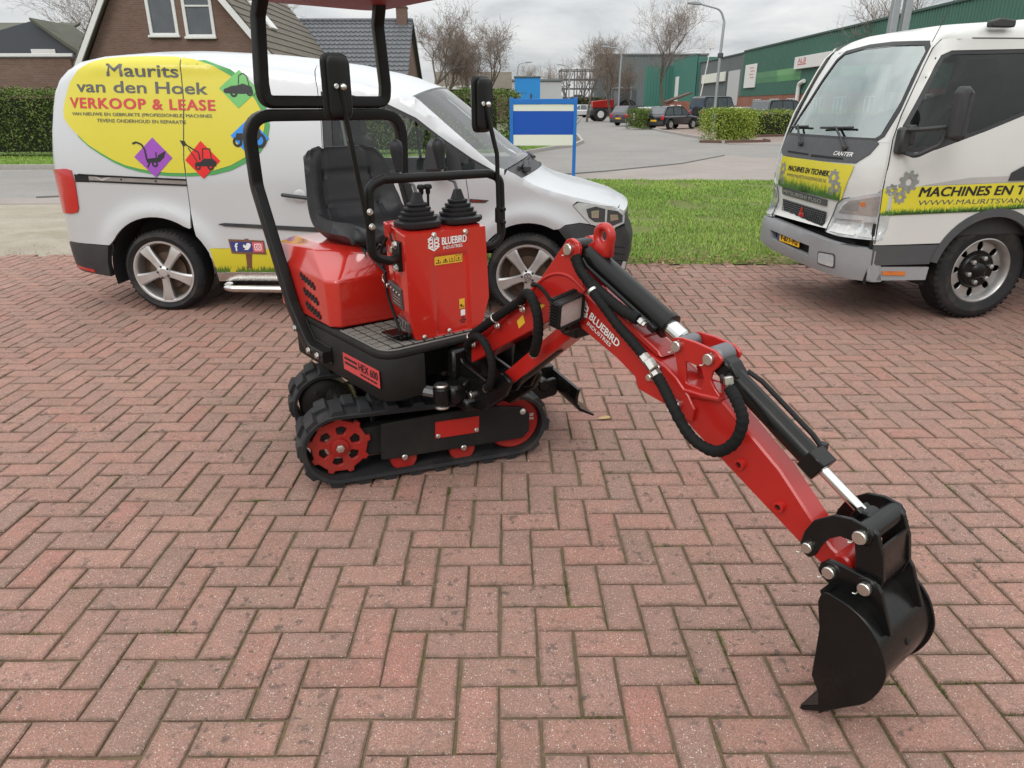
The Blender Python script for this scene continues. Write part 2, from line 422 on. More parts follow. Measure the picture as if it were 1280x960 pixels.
# ================================================================ materials of the setting
def m_paver():
    n = NT('paver'); at = n.new('ShaderNodeAttribute', attribute_name='tint').outputs['Fac']; oi = n.new('ShaderNodeObjectInfo').outputs['Random']
    r = n.math('FRACT', n.math('ADD', at, oi)); p = n.pos()
    off = n.new('ShaderNodeVectorMath', operation='ADD'); cb = n.new('ShaderNodeCombineXYZ'); n.set(cb.inputs[2], n.math('MULTIPLY', r, 7.0)); n.L.new(p, off.inputs[0]); n.L.new(cb.outputs[0], off.inputs[1]); q = off.outputs[0]
    base = n.ramp(r, [(0.0, (.39, .200, .155)), (.2, (.42, .228, .178)), (.45, (.355, .205, .165)), (.7, (.445, .245, .192)), (.88, (.415, .192, .150)), (1.0, (.345, .212, .172))])
    f = n.noise(q, 14, 4, .65); col = n.mix(n.mr(f, .35, .7, 0, .45), base, (.25, .175, .15))
    f2 = n.noise(q, 3.2, 3, .5); col = n.mix(n.mr(f2, .5, .72, 0, .42), col, (.20, .155, .115))
    g = n.noise(q, 210, 4, .75); col = n.mix(n.mr(g, .44, .62, 0, .62), col, (.145, .085, .065))
    g2 = n.noise(q, 95, 3, .7); col = n.mix(n.mr(g2, .5, .66, 0, .4), col, (.20, .125, .10))
    def grains(sc, lo, hi, rad, c, amt):
        v = n.new('ShaderNodeTexVoronoi'); v.inputs['Scale'].default_value = sc; n.L.new(q, v.inputs['Vector']); sp = n.new('ShaderNodeSeparateXYZ'); n.L.new(v.outputs['Color'], sp.inputs[0])
        m = n.math('MULTIPLY', n.math('GREATER_THAN', sp.outputs[0], lo), n.mr(v.outputs['Distance'], rad, rad*.55, 0, amt)); return n.mix(m, col, c)
    col = grains(300, .80, 1, .42, (.62, .50, .43), .75); col = grains(170, .90, 1, .36, (.70, .62, .54), .85); col = grains(240, .83, 1, .40, (.10, .07, .06), .6); col = grains(200, .93, 1, .4, (.50, .30, .17), .6)
    rim = n.new('ShaderNodeAttribute', attribute_name='rim').outputs['Fac']; dm = n.math('MULTIPLY', n.math('POWER', rim, 1.4), n.mr(n.noise(q, 26, 4, .7), .36, .62, .06, .58)); col = n.mix(dm, col, (.125, .095, .068))
    li = n.noise(q, 34, 3, .6); reg = n.mr(n.noise(p, 2.1, 3, .6), .38, .56); col = n.mix(n.math('MULTIPLY', n.mr(li, .585, .66, 0, .7), reg), col, (.075, .064, .056))
    ls = n.noise(q, 55, 2, .6); col = n.mix(n.mr(ls, .72, .77, 0, .5), col, (.45, .44, .37))
    mo = n.math('MULTIPLY', n.mr(n.noise(p, 1.1, 4, .65), .58, .75), n.mr(n.noise(q, 40, 3, .6), .4, .65)); col = n.mix(n.math('MULTIPLY', mo, .45), col, (.17, .16, .085))
    h = n.math('MULTIPLY_ADD', n.noise(q, 240, 3, .75), 1.0, n.math('MULTIPLY', n.noise(q, 40, 3, .6), .5)); n.bump(h, .85, .0035)
    return n.put(color=col, rough=n.mr(f, .3, .7, .75, .95), spec=.3)
def m_bed():
    n = NT('joint_sand'); p = n.pos(); f = n.noise(p, 60, 4, .7)
    col = n.mix(f, (.10, .068, .042), (.25, .185, .12)); mo = n.mr(n.noise(p, 3.3, 5, .7), .48, .62); col = n.mix(n.math('MULTIPLY', mo, .75), col, (.105, .115, .035))
    n.bump(n.noise(p, 300, 3, .7), .8, .004); return n.put(color=col, rough=.95, spec=.15)
def m_ground(name, c1, c2, sc, extra=None, rough=.92, bs=80, bd=.01, spec=.25):
    n = NT(name); p = n.pos(); f = n.noise(p, sc, 6, .65); col = n.mix(n.mr(f, .3, .7), c1, c2); g = n.noise(p, sc*22, 3, .7); col = n.mix(n.mr(g, .4, .75, 0, .35), col, tuple(x*.55 for x in c1))
    if extra: col = n.mix(n.mr(n.noise(p, extra[1], 5, .68), extra[2], extra[3], 0, extra[4]), col, extra[0])
    n.bump(g, .5, bd); return n.put(color=col, rough=rough, spec=spec)
M = {}
M['paver'] = m_paver(); M['bed'] = m_bed()
M['asphalt'] = m_ground('asphalt', (.235, .222, .208), (.285, .27, .252), .5, ((.19, .18, .17), .22, .5, .7, .6))
M['concrete'] = m_ground('pale_tarmac', (.27, .238, .215), (.33, .29, .265), .8, ((.20, .185, .165), .6, .55, .75, .5))
M['gravel'] = m_ground('sandy_gravel', (.30, .262, .205), (.40, .355, .29), 1.6, ((.15, .155, .075), .75, .52, .72, .6), bs=30, bd=.03)
M['soil'] = m_ground('soil', (.11, .13, .035), (.15, .18, .045), 2.0, ((.09, .065, .04), 1.1, .56, .66, .9))
M['field'] = m_ground('far_ground', (.14, .15, .08), (.19, .18, .12), .05)
M['brickpark'] = m_ground('brick_parking', (.25, .19, .165), (.30, .235, .205), .7, ((.2, .17, .15), .3, .5, .7, .5))
M['kerb'] = plain('kerb_concrete', (.36, .335, .31), .85, var=.2, dirt=.3, bump=.3)

# ================================================================ ground, road, kerbs
def poly(name, pts, z, mat, kind='structure', **kw):
    mb = MB(); k = [(p[0], p[1], z) for p in pts]
    fs = [tuple(t) for t in geometry.tessellate_polygon([[Vector(p) for p in k]])]
    fs = [f if area2([k[i][:2] for i in f]) > 0 else f[::-1] for f in fs]; mb.add(k, fs); o = mk(name, mb, mat); return tag(o, kind=kind, **kw)
poly('ground', [(-900, -60), (900, -60), (900, 2200), (-900, 2200)], -.06, M['field'])
road = poly('road', [(-70, 12.4), (-8.0, 12.3), (1.4, 16.2), (2.4, 17.3), (4.6, 19.6), (6.8, 23), (8.3, 21), (14, 17.5), (40, 14.5), (60, 14.5), (60, 30), (14, 29.6), (9.2, 31.5), (9.3, 37), (9.5, 45), (10.3, 58), (12.4, 77), (16, 140), (14, 300), (8, 300), (9.6, 98), (3.8, 45), (3.7, 39), (3.25, 32), (2.5, 28.2), (1.7, 26.9), (.2, 23), (-4, 20.5), (-11, 18.4), (-70, 17.5)], -.020, M['asphalt'])
pav = poly('footpath', [(-70, 9.5), (-6, 11.6), (-1, 14.6), (1.1, 15.3), (5.4, 14.95), (12, 13.5), (40, 11.5), (60, 11.5), (60, 14.6), (40, 14.6), (14, 17.6), (8.4, 21), (6.85, 23.1), (4.66, 19.7), (2.42, 17.45), (1.48, 16.6), (-8, 12.4), (-70, 12.4)], -.012, M['concrete'])
poly('gravel_yard', [(-40, 6.5), (-4, 6.5), (-.5, 7.0), (-.6, 14.6), (-6, 11.9), (-40, 10.5)], -.016, M['gravel'])
poly('parking_area', [(9.1, 30.4), (12.4, 32.9), (30, 36), (60, 36), (60, 130), (24, 130), (13.0, 77.5), (10.6, 57.5), (9.6, 45), (9.3, 36.6)], -.008, M['brickpark'])
poly('forecourt', [(9.3, 29.7), (60, 26), (60, 36.2), (30, 36.2), (12.45, 32.95), (9.0, 30.3)], -.010, M['concrete'])
def kerb(pts, label):
    P = path([(x, y, .02) for x, y in pts], .6, 4); mb = MB(); tube(mb, P, .06, prof=[(.07, .06), (.07, -.06), (-.08, -.06), (-.08, .06)], up=(0, 0, 1)); return tag(mk('kerb', mb, M['kerb'], sharp=30), kind='structure')
kerb([(-70, 17.5), (-11, 18.5), (-4, 20.6), (.2, 23.1), (1.7, 27.0), (2.5, 28.3), (3.25, 32), (3.7, 39), (3.8, 45), (9.6, 98)], '')
kerb([(9.1, 31.2), (9.3, 37), (9.5, 45), (10.3, 58), (12.4, 77), (16, 140)], '')
# the thin dark seam between road and footpath
mb = MB(); tube(mb, path([(-8, 12.35, -.006), (1.45, 16.62, -.006), (2.42, 17.4, -.006), (4.66, 19.65, -.006), (6.8, 23.05, -.006)], 1.0), .02, 4); tag(mk('tarmac_seam', mb, plain('seam_tar', (.10, .095, .09), .8)), kind='structure')

# ================================================================ herringbone paving
U = .105; PX0, PY0 = -.0258, 1.2238
bed = poly('pavement', [(-12, .3), (12, .3), (12, 6.9), (2.6, 6.72), (1.2, 6.75), (-1, 6.95), (-4.6, 7.25), (-12, 7.1)], -.0080, M['bed'])
def brick_mesh(L, Wd, rs, n):
    """one paving brick: irregular outline with chamfered rim"""
    a, b = L/2, Wd/2; o = [(-a, -b), (rs.uniform(-.5, .5)*a, -b), (a, -b), (a, b), (rs.uniform(-.5, .5)*a, b), (-a, b)]
    o = [(x+rs.uniform(-.0018, .0018), y+rs.uniform(-.0020, .0014)) for x, y in o]; k = len(o)
    def ins(c): return [(x-(c if x > 0 else -c)*(abs(x) > a*.6), y-(c if y > 0 else -c)) for x, y in o]
    c = rs.uniform(.0025, .0045); h = rs.uniform(.003, .0045); t = [rs.uniform(-.0006, .0004) for _ in o]
    vs = [(x, y, .0004) for x, y in ins(.017)]+[(x, y, q) for (x, y), q in zip(ins(c), t)]+[(x, y, -h) for x, y in o]+[(x, y, -.03) for x, y in o]
    fs = [tuple(range(k))]+[(j*k+i+k, j*k+(i+1) % k+k, j*k+(i+1) % k, j*k+i) for j in range(3) for i in range(k)]
    return vs, fs
RIM = [0.]*6+[1.]*18
def pavement():
    rs = random.Random(5); cells = []
    def inside(x, y):
        if y < .55 or abs(x) > .76*y+2.4: return False
        lim = 6.9-.0*x
        if x < -1: lim = 6.95+(-1-x)*.085
        elif x < 1.2: lim = 6.9
        else: lim = 6.78
        return y < min(lim, 7.3)+rs.uniform(-.06, .05)
    for n in range(-8, 62):
        for k in range(-85, 85):
            s = (k+n) % 4
            if s == 1: x, y, rot = PX0+(k+1)*U, PY0+(n+.5)*U, 0
            elif s == 3: x, y, rot = PX0+(k+.5)*U, PY0+(n+1)*U, 1
            else: continue
            if inside(x, y): cells.append((x, y, rot))
    def vis(c):
        x, y, _ = c; z = y*cos(PITCH)+CAMZ*sin(PITCH); v = (-CAMZ*cos(PITCH)+y*sin(PITCH))*880/z; u = 880*x/z
        return abs(u) < 660 and v > -500
    near = sorted([c for c in cells if vis(c)], key=lambda c: c[1]**2+c[0]**2*.6)[:300]; ns = set(near)
    var = []
    for i in range(14):
        v, f = brick_mesh(.2022, .0975, rs, i); me = bpy.data.meshes.new('brick'); me.from_pydata(v, [], f); me.materials.append(M['paver']); at = me.attributes.new('rim', 'FLOAT', 'POINT'); at.data.foreach_set('value', RIM); me.update(); var.append(me)
    for x, y, rot in near:
        o = bpy.data.objects.new('brick', rs.choice(var)); COL.objects.link(o); o.parent = bed
        o.location = (x+rs.uniform(-.0012, .0012), y+rs.uniform(-.0012, .0012), rs.uniform(-.0018, .0015))
        o.rotation_euler = (rs.gauss(0, .007), rs.gauss(0, .004), rot*pi/2+rs.gauss(0, .005)+pi*rs.randint(0, 1))
    V = []; Fc = []; T = []
    for c in cells:
        if c in ns: continue
        x, y, rot = c; v, f = brick_mesh(.2025, .0978, rs, 0); a = rot*pi/2+rs.gauss(0, .005); ca, sa = cos(a), sin(a); tx, ty = rs.gauss(0, .004), rs.gauss(0, .008); z0 = rs.uniform(-.002, .0015); b = len(V)
        V += [(x+p*ca-q*sa, y+p*sa+q*ca, z+z0+p*tx+q*ty) for p, q, z in v]; Fc += [tuple(i+b for i in g) for g in f]; T += [rs.random()]*len(f)
    me = bpy.data.meshes.new('brick_field'); me.from_pydata(V, [], Fc); me.materials.append(M['paver']); a = me.attributes.new('tint', 'FLOAT', 'FACE'); a.data.foreach_set('value', T); at = me.attributes.new('rim', 'FLOAT', 'POINT'); at.data.foreach_set('value', RIM*(len(V)//24)); me.update()
    o = bpy.data.objects.new('brick_field', me); COL.objects.link(o); o.parent = bed; o['kind'] = 'stuff'
pavement()

# ================================================================ grass
def m_leaf(name, c1, c2, c3, rough=.6, trans=True):
    n = NT(name); at = n.new('ShaderNodeAttribute', attribute_name='tint').outputs['Fac']; col = n.ramp(at, [(0, c1), (.55, c2), (1, c3)])
    return n.put(color=col, rough=rough, spec=.3)
def tri_cloud(name, P, D, S, wid, mat, tint, parent=None, quad=False):
    """many leaf or blade shaped faces: P centres, D directions, S side vectors (numpy n x 3)"""
    n = len(P)
    if quad:
        v = np.stack([P-D*.5, P+S*.5-D*.05, P+D*.5, P-S*.5-D*.05], 1).reshape(-1, 3); k = 4
    else:
        v = np.stack([P-S*.5, P+S*.5, P+D], 1).reshape(-1, 3); k = 3
    me = bpy.data.meshes.new(name); me.vertices.add(len(v)); me.vertices.foreach_set('co', v.astype(np.float32).ravel()); me.loops.add(n*k); me.loops.foreach_set('vertex_index', np.arange(n*k, dtype=np.int32))
    me.polygons.add(n); me.polygons.foreach_set('loop_start', np.arange(0, n*k, k, dtype=np.int32)); me.polygons.foreach_set('loop_total', np.full(n, k, dtype=np.int32)); me.update(calc_edges=True)
    me.materials.append(mat); a = me.attributes.new('tint', 'FLOAT', 'FACE'); a.data.foreach_set('value', tint.astype(np.float32))
    o = bpy.data.objects.new(name, me); COL.objects.link(o)
    if parent is not None: o.parent = parent
    return o
def unit(n):
    v = RNG.normal(size=(n, 3)); return v/np.linalg.norm(v, axis=1, keepdims=True)
M['blade'] = m_leaf('grass_blade', (.105, .20, .026), (.205, .35, .045), (.36, .42, .11))
def vnoise(x, y, s, seed):
    r = np.random.default_rng(seed); g = r.random((64, 64)); X = (x*s) % 63; Y = (y*s) % 63; i = X.astype(int); j = Y.astype(int); a = X-i; b = Y-j; a = a*a*(3-2*a); b = b*b*(3-2*b)
    return g[i, j]*(1-a)*(1-b)+g[i+1, j]*a*(1-b)+g[i, j+1]*(1-a)*b+g[i+1, j+1]*a*b
def lawn(name, pts, n, h, clear=.3):
    P = np.array(pts); lo = P.min(0); hi = P.max(0); out = []
    xs = RNG.uniform(lo[0], hi[0], n*3); ys = lo[1]+(hi[1]-lo[1])*RNG.random(n*3)**1.35
    m = np.array([inpoly(x, y, pts) for x, y in zip(xs, ys)]); xs, ys = xs[m][:n], ys[m][:n]
    d = vnoise(xs+40, ys+40, 2.6, 3)*.55+vnoise(xs+40, ys+40, .8, 4)*.45; dmin = np.clip((ys-lo[1])/.5, 0, 1)
    keep = RNG.random(len(xs)) < np.clip((d-clear)*5, .03, 1)*(.25+.75*dmin); xs, ys, d = xs[keep], ys[keep], d[keep]; n = len(xs)
    sc = 1+(ys-lo[1])*.06; az = RNG.uniform(0, 2*pi, n); ln = RNG.uniform(.25, 1.0, n); hh = RNG.uniform(.5, 1.1, n)*h*(.6+.6*d)
    D = np.stack([np.cos(az)*ln*hh, np.sin(az)*ln*hh, hh], 1); w = RNG.uniform(.005, .010, n)*sc; S = np.stack([-np.sin(az)*w, np.cos(az)*w, np.zeros(n)], 1)
    t = np.clip(.5+.55*(vnoise(xs+40, ys+40, 1.3, 9)-.5)+RNG.normal(0, .2, n), 0, 1)
    return tri_cloud(name, np.stack([xs, ys, np.full(n, .004)], 1), D, S, 0, M['blade'], t)
LAWN = [(-1.2, 6.95), (.4, 6.9), (1.2, 6.75), (2.6, 6.72), (5, 6.7), (9, 6.6), (14, 6.5), (14, 13.2), (12, 13.6), (5.4, 14.9), (1.1, 15.3), (-.9, 14.6)]
poly('lawn_soil', LAWN, .001, M['soil'])
tag(lawn('grass', LAWN, 230000, .042, .22), kind='stuff')
VERGE = [(-70, 17.7), (-11, 18.7), (-4, 20.8), (0, 23.2), (1.5, 27.1), (2.3, 28.4), (3.0, 32), (3.4, 39), (3.5, 45), (-2, 45), (-2, 26), (-30, 25), (-70, 25)]
poly('verge_soil', VERGE, .03, m_ground('verge_turf', (.10, .17, .03), (.15, .22, .04), 1.2, ((.10, .09, .04), .6, .6, .75, .6)))
V2 = [(-19, 17.8), (-11, 18.75), (-4, 20.9), (0, 23.2), (1.5, 27.1), (2.3, 28.4), (3.0, 32), (3.3, 38), (0, 30), (-3, 23), (-19, 22.5)]
o = lawn('verge_grass', V2, 50000, .07, .1); o.location.z = .03; tag(o, kind='stuff')
# leaf litter along the far edge of the paving
M['litter'] = m_leaf('dry_leaf', (.10, .055, .025), (.22, .13, .06), (.36, .25, .13), .8)
def litter():
    n = 2600; x = RNG.uniform(-.6, 8.5, n); y = 6.80+RNG.normal(0, .15, n)+np.where(RNG.random(n) < .25, RNG.uniform(0, 3, n), 0); az = RNG.uniform(0, 2*pi, n); L = RNG.uniform(.02, .055, n)
    D = np.stack([np.cos(az)*L, np.sin(az)*L, RNG.uniform(-.3, .3, n)*L], 1); S = np.stack([-np.sin(az)*L*.6, np.cos(az)*L*.6, RNG.uniform(-.3, .3, n)*L], 1)
    tag(tri_cloud('fallen_leaves', np.stack([x, y, np.full(n, .012)+RNG.uniform(0, .03, n)], 1), D, S, 0, M['litter'], RNG.random(n), quad=True), kind='stuff')
    n = 900; x = RNG.uniform(-9, -2.2, n); y = 7.35+RNG.normal(0, .22, n)-(x+4.5)*.03; az = RNG.uniform(0, 2*pi, n); L = RNG.uniform(.012, .03, n)
    D = np.stack([np.cos(az)*L, np.sin(az)*L, RNG.uniform(-.3, .3, n)*L], 1); S = np.stack([-np.sin(az)*L*.6, np.cos(az)*L*.6, RNG.uniform(-.3, .3, n)*L], 1)
    tag(tri_cloud('leaf_litter', np.stack([x, y, np.full(n, .0)+RNG.uniform(0, .012, n)], 1), D, S, 0, M['litter'], RNG.random(n)*.6, quad=True), kind='stuff')
litter()
# moss and weeds in the joints
def moss():
    P = []; rs = random.Random(3)
    spots = [(-.02+rs.uniform(-2.5, 2.5)*1.0, rs.uniform(1.3, 6.0)) for _ in range(240)]+[(1.13, 1.41), (1.2, 1.41), (.99, 1.405), (1.06, 1.408), (1.24, 1.32)]
    for x, y in spots:
        if rs.random() < .5: x = PX0+round((x-PX0)/U)*U; n = (0, 1)
        else: y = PY0+round((y-PY0)/U)*U; n = (1, 0)
        L = rs.uniform(.02, .07)
        for _ in range(rs.randint(25, 70)): t = rs.gauss(0, L*.6); P.append((x+n[0]*t+rs.gauss(0, .003), y+n[1]*t+rs.gauss(0, .003), -.007))
    P = np.array(P); n = len(P); az = RNG.uniform(0, 2*pi, n); h = RNG.uniform(.004, .013, n); D = np.stack([np.cos(az)*h*.7, np.sin(az)*h*.7, h], 1); S = np.stack([-np.sin(az)*.0035, np.cos(az)*.0035, 0*az], 1)
    tag(tri_cloud('moss', P, D, S, 0, m_leaf('moss_tuft', (.05, .06, .012), (.10, .12, .025), (.17, .19, .05), .9), RNG.random(n)), kind='stuff')
moss()
# one oak leaf by the dozer blade
def oak_leaf():
    o = [(-.075, 0), (-.05, .012), (-.045, .028), (-.025, .02), (-.012, .042), (.008, .026), (.025, .045), (.04, .024), (.06, .028), (.07, 0)]; o = o+[(x, -y*.9) for x, y in o[-2:0:-1]]
    mb = MB(); prism(mb, rnd(o, .008, 3), 0, .0012, lambda u, v, w: (u, v, w+.006+.25*abs(v)+.9*u*u), 0); b = mk('fallen_leaf', mb, plain('leaf_brown', (.42, .29, .13), .75, var=.3, nscale=80))
    b.scale = (.5, .5, .6); b.location = (.468, 3.125, 0); b.rotation_euler = (0, 0, .3); tag(b, 'single dry tan oak leaf lying on the paving beyond the dozer blade', 'leaf')
oak_leaf()
# ================================================================ paint, metal, rubber
M['red'] = plain('red_paint', (.42, .016, .012), .30, var=.06, nscale=5, coat=.25, spec=.4, rvar=.05)
M['redd'] = plain('worn_red_paint', (.31, .016, .012), .42, var=.2, nscale=25, dirt=.3, spec=.35)
M['redplast'] = plain('red_gloss_panel', (.50, .022, .014), .18, var=.05, nscale=4, coat=.9, rvar=.05)
M['black'] = plain('black_powder_coat', (.008, .0078, .0076), .40, var=.3, nscale=9, dirt=.06, bump=.05, bscale=500, spec=.24)
M['blacktex'] = plain('black_textured_steel', (.016, .0152, .0145), .62, var=.25, nscale=12, dirt=.08, bump=.25, bscale=700, spec=.16)
M['blackgloss'] = plain('black_gloss_enamel', (.007, .0066, .0064), .26, var=.3, nscale=10, dirt=.05, bump=.04, bscale=300, spec=.28)
M['rubber'] = plain('track_rubber', (.017, .0175, .0195), .70, var=.35, nscale=30, dirt=.22, bump=.4, bscale=300, spec=.3)
M['hose'] = plain('hose_sleeve', (.012, .012, .012), .72, var=.3, nscale=60, bump=.5, bscale=450, spec=.12)
M['vinyl'] = plain('seat_vinyl', (.018, .018, .020), .44, var=.2, nscale=20, bump=.12, bscale=900, spec=.32)
M['zinc'] = plain('zinc_plate', (.62, .61, .57), .34, metal=1., var=.15, nscale=60)
M['chrome'] = plain('chrome_rod', (.70, .70, .69), .14, metal=1., var=.05)
M['steelgrey'] = plain('bushing_steel', (.16, .16, .17), .45, metal=.6, var=.2)
M['white'] = plain('white_vinyl', (.80, .79, .77), .45, var=.05)
M['yellowlab'] = plain('yellow_sticker', (.72, .43, .03), .45, var=.1)
M['pinklab'] = plain('red_sticker', (.56, .055, .06), .42, var=.06)
M['dark'] = plain('dark_recess', (.006, .006, .006), .8)
M['lens'] = plain('lamp_lens', (.45, .38, .36), .22, var=.45, nscale=170, coat=.4)
M['decklab'] = plain('tread_rubber', (.15, .138, .122), .85, var=.25, nscale=40, bump=.3, bscale=500)
M['greylab'] = plain('switch_panel', (.05, .05, .05), .35, var=.4, nscale=80)

EX = empty('mini_excavator', (-.418, 2.898, 0), radians(-51.5), 'small red tracked excavator with its bucket resting on the brick paving', 'excavator')
V = lambda f, r, z: (f, -r, z)
SIDE = lambda u, v, w: (u, -w, v)               # outline (f, z), thickness along r
TOPF = lambda u, v, w: (u, -v, w)               # outline (f, r), thickness along z
FRONT = lambda u, v, w: (w, u, v)               # outline (y, z), thickness along f
def xp(name, mat, build, parent=EX, **kw):
    mb = MB(); build(mb); return mk(name, mb, mat, parent, **kw)
def bolt(mb, p, ax, r=.011, h=.006):
    a = Vector(ax).normalized(); p = Vector(p); cyl(mb, p, p+a*h*.4, r*1.25, 12, .001); lathe(mb, [(r, h*.4), (r, h), (r*.8, h*1.2)], p, a, 6)

# ---------------------------------------------------------------- undercarriage, in its own frame (s along the tracks, n across, z up)
Rw = Matrix.Translation((-.418, 2.898, 0)) @ Matrix.Rotation(radians(-51.5), 4, 'Z')
MU = Rw.inverted() @ Matrix.Translation((-.686, 2.458, 0)) @ Matrix.Rotation(atan2(.268, .755), 4, 'Z')
def up_(name, mat, build, parent=EX, **kw):
    mb = MB(); build(mb); mb.v = [tuple(MU @ Vector(p)) for p in mb.v]; return mk(name, mb, mat, parent, **kw)
SP, ID, RS, RI = (.035, .166), (.765, .156), .140, .130
def loop(R0, R1, n=22):
    dx, dz = ID[0]-SP[0], ID[1]-SP[1]; L = hypot(dx, dz); b = atan2(dz, dx); g = math.acos((R0-R1)/L)*1.0
    a1 = b+g; a2 = b-g; out = []
    for i in range(n+1):
        t = a1+(2*pi-(a1-a2))*i/n; out.append((SP[0]+R0*cos(t), SP[1]+R0*sin(t)))
    for i in range(n+1):
        t = a2+(a1-a2)*i/n; out.append((ID[0]+R1*cos(t), ID[1]+R1*sin(t)))
    return out
def track_mesh(mb, n0):
    o = resample(loop(RS, RI), .012); c = (sum(p[0] for p in o)/len(o), sum(p[1] for p in o)/len(o))
    per = sum(hypot(o[i][0]-o[i-1][0], o[i][1]-o[i-1][1]) for i in range(len(o)))
    P = [(s, n0+.09, z) for s, z in o]; k = len(P)
    # cross-section: belt with a raised guide on its inside
    sec = [(-.09, .004), (-.086, -.010), (.086, -.010), (.09, .004), (.084, .010), (-.084, .010)]
    vs = []; fs = []; ks = len(sec); T = []
    for i in range(k):
        a = o[i-1]; b = o[(i+1) % k]; t = Vector((b[0]-a[0], b[1]-a[1])).normalized(); nn = Vector((-t.y, t.x))
        if nn.dot(Vector((o[i][0]-.4, o[i][1]-.16))) < 0: nn = -nn
        T.append((t, nn)); vs += [(o[i][0]+nn.x*h, n0+.09+w, o[i][1]+nn.y*h) for w, h in sec]
    for i in range(k):
        for j in range(ks): fs.append((i*ks+j, i*ks+(j+1) % ks, ((i+1) % k)*ks+(j+1) % ks, ((i+1) % k)*ks+j))
    mb.add(vs, [f[::-1] for f in fs])
    # staggered lugs on both halves
    N = 22; acc = [0]
    for i in range(k): acc.append(acc[-1]+hypot(o[(i+1) % k][0]-o[i][0], o[(i+1) % k][1]-o[i][1]))
    def at(d):
        d %= per; i = max(0, int(np.searchsorted(acc, d, side='right'))-1) % k; q = (d-acc[i])/max(1e-6, acc[i+1]-acc[i]); a = o[i]; b = o[(i+1) % k]
        return Vector((a[0]+(b[0]-a[0])*q, a[1]+(b[1]-a[1])*q)), T[i]
    for h in (0, 1):
        for q in range(N):
            d = per*(q+.5*h)/N
            for w0, w1, l in ((-.086, .012, .030),):
                if h: w0, w1 = -w1, -w0
                vs = []
                dd = 0
                for (hh, sh) in ((.006, 1.), (.025, .62)):
                    for a in (-1, 1):
                        p, (t, nn) = at(d+dd+a*l*sh)
                        for w in (w0, w1): vs.append((p.x+nn.x*hh, n0+.09+w, p.y+nn.y*hh))
                mb.add(vs, [(0, 1, 3, 2), (4, 6, 7, 5), (0, 4, 5, 1), (2, 3, 7, 6), (0, 2, 6, 4), (1, 5, 7, 3)])
for n0 in (0., .47):
    t = up_('track', M['rubber'], lambda mb: track_mesh(mb, n0), sharp=30)
    n = n0+(.03 if n0 == 0 else .12)
    US = lambda u, v, w: (u, w, v)
    def spro(mb):
        o = []
        for i in range(9):
            for a, r in ((-.33, .110), (-.20, .110), (-.11, .124), (.11, .124), (.20, .110)): t = 2*pi*(i+a)/9+.15; o.append((SP[0]+r*cos(t), SP[1]+r*sin(t)))
        hs = []
        for i in range(6):
            t = 2*pi*i/6+.35; hs.append(rnd([(SP[0]+r*cos(t+a), SP[1]+r*sin(t+a)) for r, a in ((.050, -.27), (.080, -.30), (.087, 0), (.080, .30), (.050, .27))], .008, 3))
        prism(mb, o, n+.012, n+.03, US, .002, holes=hs); lathe(mb, [(.036, 0), (.034, -.012), (.024, -.014)], (SP[0], n+.012, SP[1]), (0, 1, 0), 24)
    sp = up_('sprocket', M['redd'], spro, sharp=30)
    up_('hub_nut', M['zinc'], lambda mb: (lathe(mb, [(.018, .004), (.017, -.012), (.012, -.014)], (SP[0], n-.003, SP[1]), (0, 1, 0), 6), lathe(mb, [(.022, .012), (.022, .003), (.016, .002)], (SP[0], n-.002, SP[1]), (0, 1, 0), 20)), sp)
    up_('drive_motor', M['black'], lambda mb: lathe(mb, [(.112, .10), (.112, .0), (.06, -.004)] if n0 == 0 else [(.115, .0), (.118, -.02), (.118, -.115), (.105, -.125), (.0, -.125)], (SP[0], n+.032, SP[1]), (0, 1, 0), 32, cap=False))
    def idl(mb):
        lathe(mb, [(.112, .075), (.118, .07), (.118, .0), (.110, -.006), (.055, .004), (.03, -.006), (.022, -.006)], (ID[0], n+.012, ID[1]), (0, 1, 0), 36)
    up_('idler_wheel', M['redd'], idl)
    for s in (.285, .535):
        ro = up_('track_roller', M['redd'], lambda mb: lathe(mb, [(.052, .08), (.056, .075), (.056, .006), (.050, 0), (.02, 0)], (s, n, .074), (0, 1, 0), 28))
        up_('roller_bolt', M['zinc'], lambda mb: cyl(mb, (s, n-.024, .088), (s, n-.002, .088), .0125, 16), ro)
    def frame(mb):
        prism(mb, rnd([(.19, .088), (.20, .245), (.62, .262), (.80, .232), (.83, .20), (.83, .118), (.80, .088)], .012, 3), n-.016, n+.0, US, .003)
        prism(mb, [(.08, .10), (.08, .22), (.8, .22), (.8, .10)], n+.03, n+.09, US, .003)
    fr = up_('track_frame', M['blacktex'], frame if n0 == 0 else (lambda mb: (prism(mb, rnd([(.08, .09), (.08, .235), (.62, .262), (.80, .232), (.80, .088)], .012, 3), n0+.02, n0+.10, US, .003), bolt(mb, (-.01, n0-.0, .235), (0, -1, 0), .009), bolt(mb, (.18, n0+.02, .22), (0, -1, 0), .009))))
    def plate(mb):
        prism(mb, [(.415, .150), (.418, .222), (.605, .222), (.603, .150)], n-.020, n-.0165, US, .001); prism(mb, [(.418, .220), (.418, .2235), (.605, .2235), (.605, .220)], n-.020, n+.02, US, 0)
    if n0 == 0:
        pl_ = up_('adjuster_cover', M['red'], plate, fr)
        up_('cover_bolt', M['zinc'], lambda mb: (bolt(mb, (.428, n-.02, .160), (0, -1, 0), .008), bolt(mb, (.592, n-.02, .162), (0, -1, 0), .008)), fr)
        up_('frame_bolt', M['zinc'], lambda mb: (bolt(mb, (.80, n-.016, .212), (0, -1, 0), .011)), fr)
        up_('part_number', M['white'], lambda mb: text(mb, 'SZF\n016', .838, .16, .02, .03, lambda u, v, o: (u, n+.005-o, v), .002), fr)
